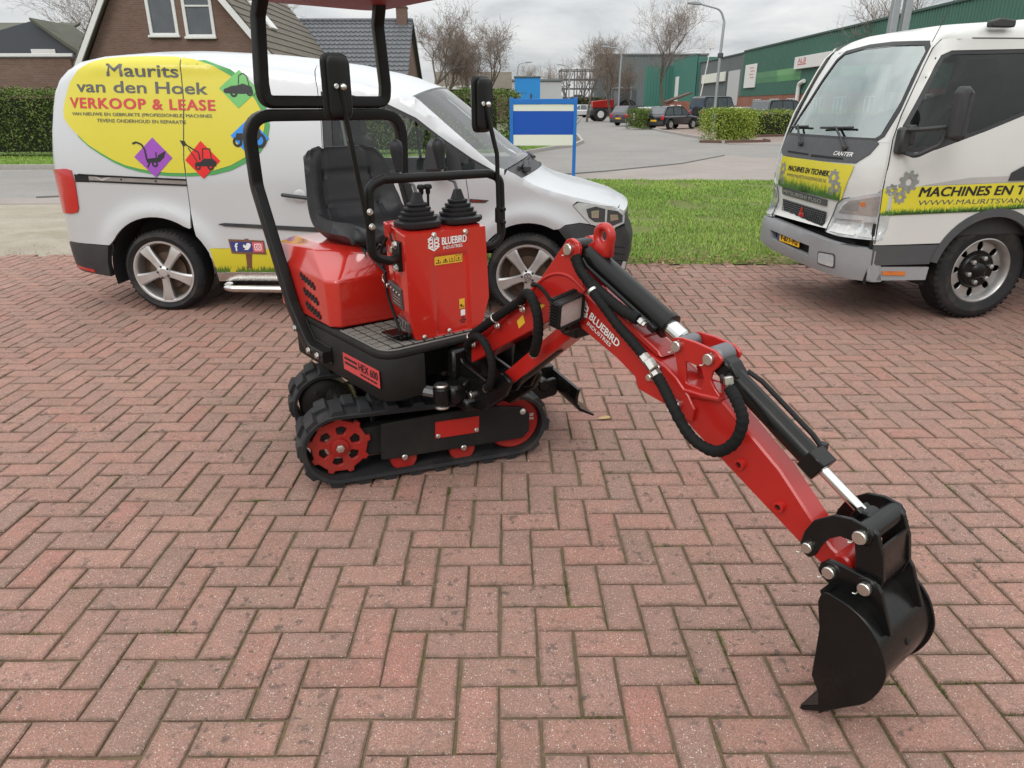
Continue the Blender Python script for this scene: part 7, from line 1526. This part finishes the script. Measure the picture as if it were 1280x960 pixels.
# ---- blue booth and pale building beyond
b = thing('blue_booth', (1.62, 60, 0), 'bright blue booth standing beyond the notice board', 'booth'); pt('wall', M['sblue'] if 0 else plain('booth_blue', (.015, .23, .60), .5, var=.05), lambda mb: box(mb, (0, 0, 1.75), (1.95, 2, 3.5), .02), b); pt('roof_rim', M['grey1'], lambda mb: box(mb, (0, 0, 3.57), (2.1, 2.15, .12), .02), b); pt('slot_window', M['darkboard'], lambda mb: box(mb, (.28, -1.01, 2.0), (.16, .04, .75), .01), b)
b = thing('pale_building', (2.2, 92, 0), 'long low pale grey building far behind the blue booth', 'building'); pt('wall', M['pale'], lambda mb: box(mb, (0, 0, 2.1), (8.5, 5, 4.2), .03), b); pt('roof', M['grey1'], lambda mb: box(mb, (0, 0, 4.3), (8.8, 5.3, .25), .03), b); pt('window', M['pane'], lambda mb: box(mb, (-.6, -2.52, 2.6), (1.0, .06, .8), .01), b)
b = thing('low_house', (-3.2, 75, 0), 'low brick house with pale gutters behind the bare trees', 'house'); pt('wall', M['brickw'], lambda mb: box(mb, (0, 0, 1.5), (7, 5, 3.0), .03), b); pt('roof', M['tile1'], lambda mb: prism(mb, [(-2.9, 3.0), (0, 4.6), (2.9, 3.0)], -3.7, 3.7, lambda u, v, w: (w, u, v), 0), b); pt('gutter', M['frame'], lambda mb: box(mb, (-.5, -2.95, 3.1), (4.5, .12, .3), .02), b)
a = thing('arched_gate', (7.7, 110, 0), 'thin black arch standing far behind the notice board', 'gate'); pt('arch', M['darkboard'], lambda mb: tube(mb, [(.55*cos(t), 0, 3.4+.9*sin(t)) for t in np.linspace(0, pi, 14)], .05, 6), a)
for x in (-.55, .55): pt('post', M['darkboard'], lambda mb: cyl(mb, (x, 0, 0), (x, 0, 3.4), .07, 6, 0), a)
pt('gate_panel', M['pale'], lambda mb: box(mb, (0, .03, 2.4), (.8, .04, 1.1), .01), a)
# ---- steel frame under construction, grey hall
M['oldsteel'] = plain('weathered_steel', (.105, .10, .095), .8, var=.2)
f = thing('steel_skeleton', (11.5, 125, 0), 'open grey steel frame of a building beside the grey hall', 'building')
for i in range(6): pt('post', M['oldsteel'], lambda mb: (box(mb, (-2.6+i*1.3, 0, 3.6), (.16, .16, 7.2), .01), box(mb, (-2.6+i*1.3, 5, 3.6), (.16, .16, 7.2), .01)), f)
for k in range(5): pt('beam', M['oldsteel'], lambda mb: (box(mb, (.65, 0, 1.4+k*1.4), (6.7, .14, .16), .01), box(mb, (.65, 5, 1.4+k*1.4), (6.7, .14, .16), .01), box(mb, (-2.6, 2.5, 1.4+k*1.4), (.14, 5, .14), .01)), f)
for k in range(3): pt('brace', M['oldsteel'], lambda mb: tube(mb, [(-2.6+k*2.2, 0, 1.2), (-.6+k*2.2, 0, 6.8)], .07, 5), f)
pt('stored_goods', M['bark'], lambda mb: [box(mb, (-2+i*1.2, 2.5, .9+(i % 3)*1.0), (1.0, 1.6, .8), .05) for i in range(5)], f)
def ribs(mb, F, u0, u1, v0, v1, pitch, dep=.05):
    """trapezoid sheet cladding: F(u, v, out); ribs run along v"""
    n = max(1, int((u1-u0)/pitch)); P = []
    for i in range(n):
        a = u0+(u1-u0)*i/n; w = (u1-u0)/n
        for t, o in ((0, 0), (.45, 0), (.55, dep), (.9, dep)): P.append((a+w*t, o))
    P.append((u1, 0)); k = len(P); mb.add([F(a, v, o) for v in (v0, v1) for a, o in P], [(i, i+1, k+i+1, k+i) for i in range(k-1)])
g = thing('grey_hall', (24, 126, 0), 'big dull grey hall behind the tractor and the street trees', 'building')
pt('wall', M['grey1'], lambda mb: (box(mb, (0, 4, 4.6), (17.5, 7.9, 9.2), .03), ribs(mb, lambda u, v, o: (u, -o-.0, v), -8.75, 8.75, .3, 9.2, .5, .06)), g, smooth=False); pt('roof', M['grey1'], lambda mb: box(mb, (0, 4, 9.3), (17.9, 8.4, .3), .03), g)
pt('hall_door', M['darkboard'], lambda mb: box(mb, (-4.5, -.08, 2.0), (4, .1, 4), .02), g)
# ---- long green hall along the right side of the street
GX = 25.0
gh = thing('green_hall', (GX, 60, 0), 'long green corrugated industrial hall with a red brick base', 'building')
FX = lambda u, v, o: (-o, u, v)
def gwall(mb, y0, y1, z0, z1): ribs(mb, FX, y0, y1, z0, z1, .30, .045)
pt('cladding', M['green1'], lambda mb: (gwall(mb, -34, 19.2, 2.42, 6.75)), gh, smooth=False)
pt('cladding', M['grey1'], lambda mb: (gwall(mb, 21.2, 22.0, 2.42, 6.6), gwall(mb, 26.5, 39, 2.42, 6.6), gwall(mb, 22.0, 26.5, 5.1, 6.6)), gh, smooth=False)
pt('cladding', M['green1'], lambda mb: gwall(mb, 19.2, 21.2, 2.42, 6.75), gh, smooth=False)
pt('cladding', M['teal'], lambda mb: (ribs(mb, lambda u, v, o: (-o-.5, u, v), 39, 53, .5, 7.6, .45, .05), ribs(mb, lambda u, v, o: (u, 53-o, v), -4.6, -.5, .5, 7.0, .45, .05), box(mb, (2, 46, 3.7), (4.8, 13.9, 7.3), .02)), gh, smooth=False)
pt('stripe', M['green2'], lambda mb: ribs(mb, lambda u, v, o: (-o-.006, u, v), 5.0, 17.8, 3.55, 4.55, .30, .045), gh, smooth=False); pt('stripe', plain('pale_green_cladding', (.17, .37, .17), .55), lambda mb: ribs(mb, lambda u, v, o: (-o-.009, u, v), 5.0, 17.8, 4.05, 4.5, .30, .045), gh, smooth=False); pt('stripe', M['green2'], lambda mb: ribs(mb, lambda u, v, o: (-o-.006, u, v), -8.0, -1.5, 3.55, 4.55, .30, .045), gh, smooth=False)
WN = [(17.0, 14.6), (12.2, 9.6), (7.8, 5.3), (1.8, -.2), (-2, -4.2), (-7, -9.2), (-13, -15.5)]
pt('brick_base', M['brickred'], lambda mb: prism(mb, [(-34, 0), (39, 0), (39, 2.42), (-34, 2.42)], .02, .3, lambda u, v, w: (w, u, v), 0, holes=[[(b_, .75), (a_, .75), (a_, 2.1), (b_, 2.1)] for a_, b_ in WN]), gh)
pt('body', M['darkboard'], lambda mb: box(mb, (6, 2.5, 3.3), (11.3, 72.6, 6.5), .02), gh)
for a_, b_ in WN:
    f = pt('window', M['frame'], lambda mb: prism(mb, [(b_, .75), (a_, .75), (a_, 2.1), (b_, 2.1)], .04, .14, lambda u, v, w: (w, u, v), .0, holes=[inset([(b_, .75), (a_, .75), (a_, 2.1), (b_, 2.1)], .08)]), gh)
    pt('pane', M['pane'], lambda mb: box(mb, (.12, (a_+b_)/2, 1.42), (.03, a_-b_-.1, 1.3), 0), f); pt('window_bar', M['frame'], lambda mb: [box(mb, (.07, b_+(a_-b_)*q, 1.42), (.05, .1, 1.3), 0) for q in (.33, .66)], f)
pt('roof_edge', M['darkboard'] if 0 else plain('dark_green_trim', (.03, .075, .06), .5), lambda mb: (box(mb, (.05, -6.4, 6.80), (.35, 55.2, .16), .02), box(mb, (.05, 30.2, 6.66), (.35, 17.6, .16), .02), box(mb, (-.4, 46, 7.65), (.3, 14.2, .16), .02)), gh)
pt('roller_door', M['pale'], lambda mb: (box(mb, (-.02, 24.2, 3.3), (.06, 4.2, 3.6), .01),), gh); pt('door_jamb', M['darkboard'], lambda mb: (box(mb, (-.03, 26.5, 3.3), (.1, .35, 3.7), .01),), gh)
pt('white_door', M['frame'], lambda mb: box(mb, (-.56, 49.6, 3.6), (.08, 2.0, 3.6), .01), gh)
pt('duct', M['frame'], lambda mb: tube(mb, path([(-.25, 4.6, 1.4), (-.25, 4.6, 3.2), (-.25, 3.6, 3.4)], .4), .17, 10), gh)
sg_ = thing('wall_sign', (GX-.2, 62.4, 4.6), 'long white sign box with a small red logo on the green hall', 'sign'); pt('box', M['frame'], lambda mb: box(mb, (0, -.6, .25), (.25, 8.6, .95), .02), sg_)
SF = lambda u, v, o: (-.126-o, -u, v)
pt('logo', M['tail'], lambda mb: (flat(mb, [(-2.9, .05), (-1.1, .05), (-1.1, .16), (-2.9, .16)], SF, .005), text(mb, 'ALB', -2.9, .22, 1.7, .38, SF, .005, .05)), sg_)
sg2 = thing('wall_board', (GX-.12, 80.0, 3.9), 'white notice board with grey and red lines beside the roller door', 'sign'); pt('board', M['frame'], lambda mb: box(mb, (0, -1.8, .4), (.1, 3.5, 2.2), .02), sg2); pt('lines', plain('faded_print', (.55, .25, .22), .6), lambda mb: [box(mb, (-.055, -2.2-i % 2*.3, 1.15-i*.3), (.02, 1.2, .09), 0) for i in range(4)], sg2)
sg3 = thing('wall_sign', (GX-.2, 92.0, 4.3), 'plain white sign strip on the grey part of the hall', 'sign'); pt('box', M['cream'], lambda mb: box(mb, (0, 0, .3), (.2, 10.0, 1.0), .02), sg3)
for i, (yy, hh) in enumerate(((50.5, .9), (40.5, 1.0))):
    c = thing('roof_vent', (GX+.6, yy, 6.6), ('roof vent pipe above the truck windscreen' if i == 0 else 'roof vent pipe with a cap above the truck cab roof'), 'vent'); pt('pipe', M['darkboard'], lambda mb: cyl(mb, (0, 0, 0), (0, 0, hh), .16, 10, 0), c); pt('cap', M['darkboard'], lambda mb: lathe(mb, [(.12, 0), (.26, .12), (.26, .2), (.05, .28)], (0, 0, hh), (0, 0, 1), 12), c)
hut = thing('brick_hut', (19.8, 88, 0), 'small brick hut with a brown tiled roof before the green hall', 'hut'); pt('wall', M['brickred'], lambda mb: box(mb, (0, 0, 1.0), (3.0, 3, 2.0), .02), hut); pt('roof', plain('hut_roof', (.085, .045, .032), .8), lambda mb: prism(mb, [(-1.7, 2.0), (1.7, 2.95), (1.7, 2.8), (-1.7, 1.8)], -1.7, 1.7, XZ(0), .0), hut); hut.scale = (.8, .8, 1.0); pt('window', M['frame'], lambda mb: [box(mb, (-1.0+i*1.0, -1.52, 1.1), (.55, .06, 1.0), .01) for i in range(2)], hut)
# ---- lamps and poles
def lamp_post(loc, hgt, arm, label, r=.075, rise=.6, group='street lamps'):
    t = thing('street_lamp', loc, label, 'street lamp', 0, group); pt('pole', M['galv'], lambda mb: (tube(mb, path([(0, 0, 0), (0, 0, hgt*.6), (.05, 0, hgt-.6), (-.2 if arm < 0 else .2, 0, hgt), (arm, 0, hgt+rise*.45)], [0, 0, .3, .7, 0], 6), r, 8, rfun=lambda q: 1-.45*q), cyl(mb, (0, 0, .0), (0, 0, 1.2), r*1.5, 10)), t)
    pt('lamp_head', M['galv'], lambda mb: prism(mb, rnd([(0, -.04), (.75, -.06), (.8, .03), (.4, .10), (0, .07)], .05, 3), -.13, .13, lambda u, v, w: (arm+(u if arm > 0 else -u), w, hgt+rise*.45+v+u*.1), .02), t); pt('pole_band', M['darkboard'], lambda mb: cyl(mb, (.02, 0, hgt*.62), (.02, 0, hgt*.62+.25), r*1.9, 10), t) if hgt > 6.2 else None; return t
lamp_post((12.42, 45, 0), 6.55, -1.35, 'tall grey street lamp rising out of the low green hedge', .085)
lamp_post((10.05, 68, 0), 6.15, -1.0, 'grey street lamp beside the red tractor', .08, .2); lamp_post((8.6, 105, 0), 6.6, -.9, 'far street lamp left of the steel frame', .09, .2); lamp_post((1.2, 88, 0), 6.0, .9, 'far street lamp above the pale building', .08, .2)
p = thing('leaning_pole', (20.1, 80, 0), 'thin white pole leaning in front of the grey wall', 'pole'); pt('mast', M['frame'], lambda mb: tube(mb, [(0, 0, 0), (1.15, 0, 8.6)], .07, 8, rfun=lambda q: 1-.5*q), p); pt('mast_box', M['frame'], lambda mb: box(mb, (1.0, -.1, 7.4), (.5, .3, .9), .02), p)
p = thing('steel_posts', (4.28, 8.6, 0), 'grey steel twin post rising behind the truck cab', 'post')
for x in (-.045, .085): pt('post', M['galv'], lambda mb: box(mb, (x, 0, 1.7), (.075, .08, 3.4), .004), p)
# ---- cars
def car(name, loc, rz, L, Wd, H, kind, col, label, cat='car', tail=True, plate=True, group='parked cars'):
    """x forward, y left; kind: hatch, estate, suv, pickup"""
    t = thing(name, loc, label, cat, rz, group); P = plain(name+'_paint', col, .22, var=.05, coat=.8); r = H*.205; wb = L*.30; zb = r*.75
    belt = H*.60; hood = H*.58
    if kind == 'suv': prof = [(-L/2, zb), (-L/2, belt), (L*.16, belt), (L*.46, belt*.98), (L/2, belt*.86), (L/2, zb)]; top = [(-L*.49, belt), (-L*.47, H), (L*.10, H), (L*.17, belt)]
    elif kind == 'estate': prof = [(-L/2, zb), (-L/2, belt*.95), (-L*.47, belt), (L*.20, belt), (L*.46, belt*.88), (L/2, belt*.7), (L/2, zb)]; top = [(-L*.485, belt), (-L*.40, H*.985), (-L*.05, H), (L*.06, H*.97), (L*.22, belt)]
    elif kind == 'pickup': prof = [(-L/2, zb), (-L/2, belt), (L*.20, belt), (L*.46, belt*.9), (L/2, belt*.75), (L/2, zb)]; top = [(-L*.47, belt), (-L*.42, H*.97), (-L*.1, H), (L*.08, H*.98), (L*.22, belt)]
    else: prof = [(-L/2, zb), (-L/2, belt*.85), (-L*.485, belt), (L*.20, belt), (L*.44, belt*.88), (L/2, belt*.68), (L/2, zb)]; top = [(-L*.475, belt), (-L*.37, H*.965), (-L*.08, H), (L*.05, H*.965), (L*.23, belt)]
    XS = lambda u, v, w: (u, w, v)
    arch = lambda c: [(c+r*1.22*cos(a), r+r*1.22*sin(a)) for a in np.linspace(0, pi, 9)]
    low = [(-L/2, zb)]+prof[1:-1]+[(L/2, zb)]+arch(wb)[0:9]+arch(-wb)
    low = rnd(prof[:-1]+[(L/2, zb)], .06, 3); k = [(p_[0], p_[1]) for p_ in low]
    full = k+[p_ for p_ in arch(wb) if p_[1] > zb]+[p_ for p_ in arch(-wb) if p_[1] > zb]
    body = pt('body', P, lambda mb: prism(mb, full, -Wd/2, Wd/2, XS, .07), t, sharp=50); ti = Wd*.09
    TZ = lambda u, v, w: (u, w*(Wd/2-.05-ti*max(0, v-belt)/(H-belt)), v)
    pt('cabin', P, lambda mb: prism(mb, rnd(top, [0]+[.10]*(len(top)-2)+[0], 3), -1, 1, TZ, .0), t, sharp=50)
    gl = inset(top, .07); gl = [(x, max(z, belt+.02)) for x, z in gl]; cut = [-L*.22, L*.0] if kind in ('hatch', 'estate') else [-L*.2, -L*.0]
    def glass(mb):
        for s in (1.012, -1.012):
            xs = [gl[0][0]]+cut+[gl[-1][0]]
            for a, b in zip(xs, xs[1:]):
                n = 5; q = []
                tp_ = sorted(gl[1:-1]); tx = [p_[0] for p_ in [gl[0]]+tp_+[gl[-1]]]; tz = [p_[1] for p_ in [gl[0]]+tp_+[gl[-1]]]
                X = np.linspace(a+.04, b-.04, n); mb.add([TZ(x, belt+.03, s) for x in X]+[TZ(x, float(np.interp(x, tx, tz)), s) for x in X], [((i, i+1, n+i+1, n+i) if s < 0 else (i+1, i, n+i, n+i+1)) for i in range(n-1)])
        for (a, b, sg) in ((top[0], top[1], -1), (top[-1], top[-2], 1)):
            v = [(a[0]+(b[0]-a[0])*q+sg*.012, a[1]+(b[1]-a[1])*q+.01) for q in (.14, .86)]
            m = [TZ(x, z, s) for x, z in v for s in (-.88, .88)]; mb.add(m, [(0, 1, 3, 2) if sg < 0 else (1, 0, 2, 3)])
    pt('windows', M['pane'], glass, t, smooth=False)
    for x in (wb, -wb):
        for s in (-1, 1):
            w = pt('wheel', M['tyre'], lambda mb: lathe(mb, [(r*.55, .02), (r*.9, .02), (r, -.02), (r, -.18), (r*.6, -.2)], (x, s*(Wd/2+.0), r), (0, s, 0), 20), t); pt('hub_cap', M['alloy'], lambda mb: lathe(mb, [(r*.64, .022), (r*.55, .030), (r*.15, .018), (0, .03)], (x, s*(Wd/2+.0), r), (0, s, 0), 16), w)
    for s in (-1, 1):
        pt('tail_light', M['tail'], lambda mb: box(mb, (-L/2+.03, s*(Wd/2-.12), belt*.84), (.10, .22, .26 if kind != 'suv' else .18), .02), t); pt('headlight', M['lampclear'], lambda mb: box(mb, (L/2-.06, s*(Wd/2-.2), belt*.68), (.14, .34, .14), .03), t); pt('door_mirror', P, lambda mb: box(mb, (L*.16, s*(Wd/2+.06), belt+.06), (.12, .16, .12), .03), t)
    pt('rear_bumper', M['trim'], lambda mb: box(mb, (-L/2-.01, 0, zb+.14), (.10, Wd*.92, .24), .03), t)
    if plate: pt('number_plate', M['plate'], lambda mb: box(mb, (-L/2-.015 if kind != 'hatch' else -L/2-.03, 0, belt*.62), (.04, .5, .11), .004), t)
    if kind == 'suv': pt('spare_wheel', M['tyre'], lambda mb: cyl(mb, (-L/2-.20, -.1, belt*.85), (-L/2, -.1, belt*.85), r*.92, 20, .04), t); pt('roof_rack', M['galv'], lambda mb: box(mb, (-L*.18, 0, H+.03), (L*.5, Wd*.8, .05), .01), t)
    return t
car('hatchback', (11.35, 51.3, 0), radians(38), 3.9, 1.66, 1.46, 'hatch', (.016, .018, .026), 'dark blue hatchback parked with its rear to the street')
car('estate_car', (10.35, 60.5, 0), radians(42), 4.3, 1.7, 1.5, 'estate', (.07, .05, .075), 'dark purple estate car parked next to the green bush')
car('silver_car', (11.6, 58.5, 0), radians(40), 4.0, 1.66, 1.42, 'hatch', (.36, .37, .37), 'silver car half hidden between the hatchback and the estate car')
car('off_roader', (15.5, 55.0, 0), radians(25), 4.2, 1.8, 2.05, 'suv', (.035, .04, .05), 'dark boxy off-roader with a spare wheel behind the low hedge')
car('dark_pickup', (17.6, 48.0, 0), radians(28), 4.6, 1.8, 1.80, 'pickup', (.03, .033, .04), 'dark pickup with a canopy parked behind the long hedge')
car('saloon_car', (17.3, 52.6, 0), radians(28), 4.3, 1.7, 1.40, 'estate', (.38, .40, .42), 'pale saloon car between the off-roader and the pickup')
car('white_car', (9.9, 105, 0), radians(-160), 4.6, 1.8, 1.7, 'estate', (.66, .67, .66), 'small white car right of the sign, at the end of the street'); car('white_car', (7.2, 106, 0), radians(100), 4.2, 1.7, 1.5, 'hatch', (.45, .47, .49), 'far silver car nearest to the notice board at the street end'); car('white_car', (9.0, 118, 0), radians(80), 4.8, 1.9, 2.0, 'suv', (.7, .7, .7), 'far white van at the street end behind the cars')
hedge('far_hedge', [(5.5, 128), (16, 124)], 2.6, 2.0, 6000, 'dark far shrubs behind the small white cars', .28, ((.035, .040, .018), (.06, .065, .028), (.10, .10, .05)))
# ---- red tractor
tr = thing('tractor', (11.6, 80, 0), 'red tractor with big rear wheels parked under the street trees', 'tractor', radians(188))
pt('bonnet', M['red'], lambda mb: prism(mb, rnd([(.35, 1.15), (2.35, 1.15), (2.40, 1.75), (.35, 1.95)], .12, 4), -.38, .38, lambda u, v, w: (u, w, v), .05), tr); pt('chassis', M['darkgrey'], lambda mb: (box(mb, (.7, 0, .9), (3.4, .6, .5), .05), box(mb, (2.35, 0, .75), (.5, .7, .5), .05)), tr)
cb = pt('cab', M['bumpgrey'], lambda mb: (box(mb, (-.5, 0, 2.86), (1.5, 1.5, .14), .05), [box(mb, (x, y, 2.1), (.08, .08, 1.5), .01) for x in (-1.15, .15) for y in (-.66, .66)], box(mb, (-.5, 0, 1.35), (1.3, 1.3, .4), .05)), tr); pt('cab_glass', M['pane'], lambda mb: box(mb, (-.5, 0, 2.15), (1.28, 1.30, 1.3), .01), cb); pt('seat', M['interior'], lambda mb: box(mb, (-.6, 0, 1.75), (.5, .5, .6), .08), cb)
for s in (-1, 1):
    for x, R_, w_ in ((-.75, .86, .45), (1.75, .60, .34)):
        w = pt('wheel', M['tyre'], lambda mb: (lathe(mb, [(R_*.5, 0), (R_*.85, .03), (R_, -.03), (R_, -w_+.03), (R_*.85, -w_), (R_*.5, -w_)], (x, s*1.0, R_), (0, s, 0), 28), [box(mb, (x+R_*cos(t), s*(1.0-w_*.5), R_+R_*sin(t)), (.07, w_*.95, .07), .01) for t in np.linspace(0, 2*pi, 20, endpoint=False)]), tr); pt('rim', M['frame'] if x > 0 else M['red'], lambda mb: lathe(mb, [(R_*.52, .01), (R_*.45, -.06), (R_*.12, -.04), (0, -.02)], (x, s*1.0, R_), (0, s, 0), 20), w)
    pt('mudguard', M['red'] if 0 else M['darkgrey'], lambda mb: mb.add([(-.75+1.0*cos(t), y, .9+1.0*sin(t)) for t in np.linspace(.3, 2.6, 10) for y in (s*.55, s*1.05)], [(2*i, 2*i+1, 2*i+3, 2*i+2) for i in range(9)]), tr)
pt('exhaust', M['darkgrey'], lambda mb: cyl(mb, (.75, .42, 1.7), (.75, .42, 2.8), .05, 8), tr); tr.scale = (1.12, 1.12, 1.12)
tree('far_tree', (-8, 175, 0), 12, 'far bare tree behind the low brick house', .5, 61, ('bark', 'twig'), 5, .25, thick=1.3)
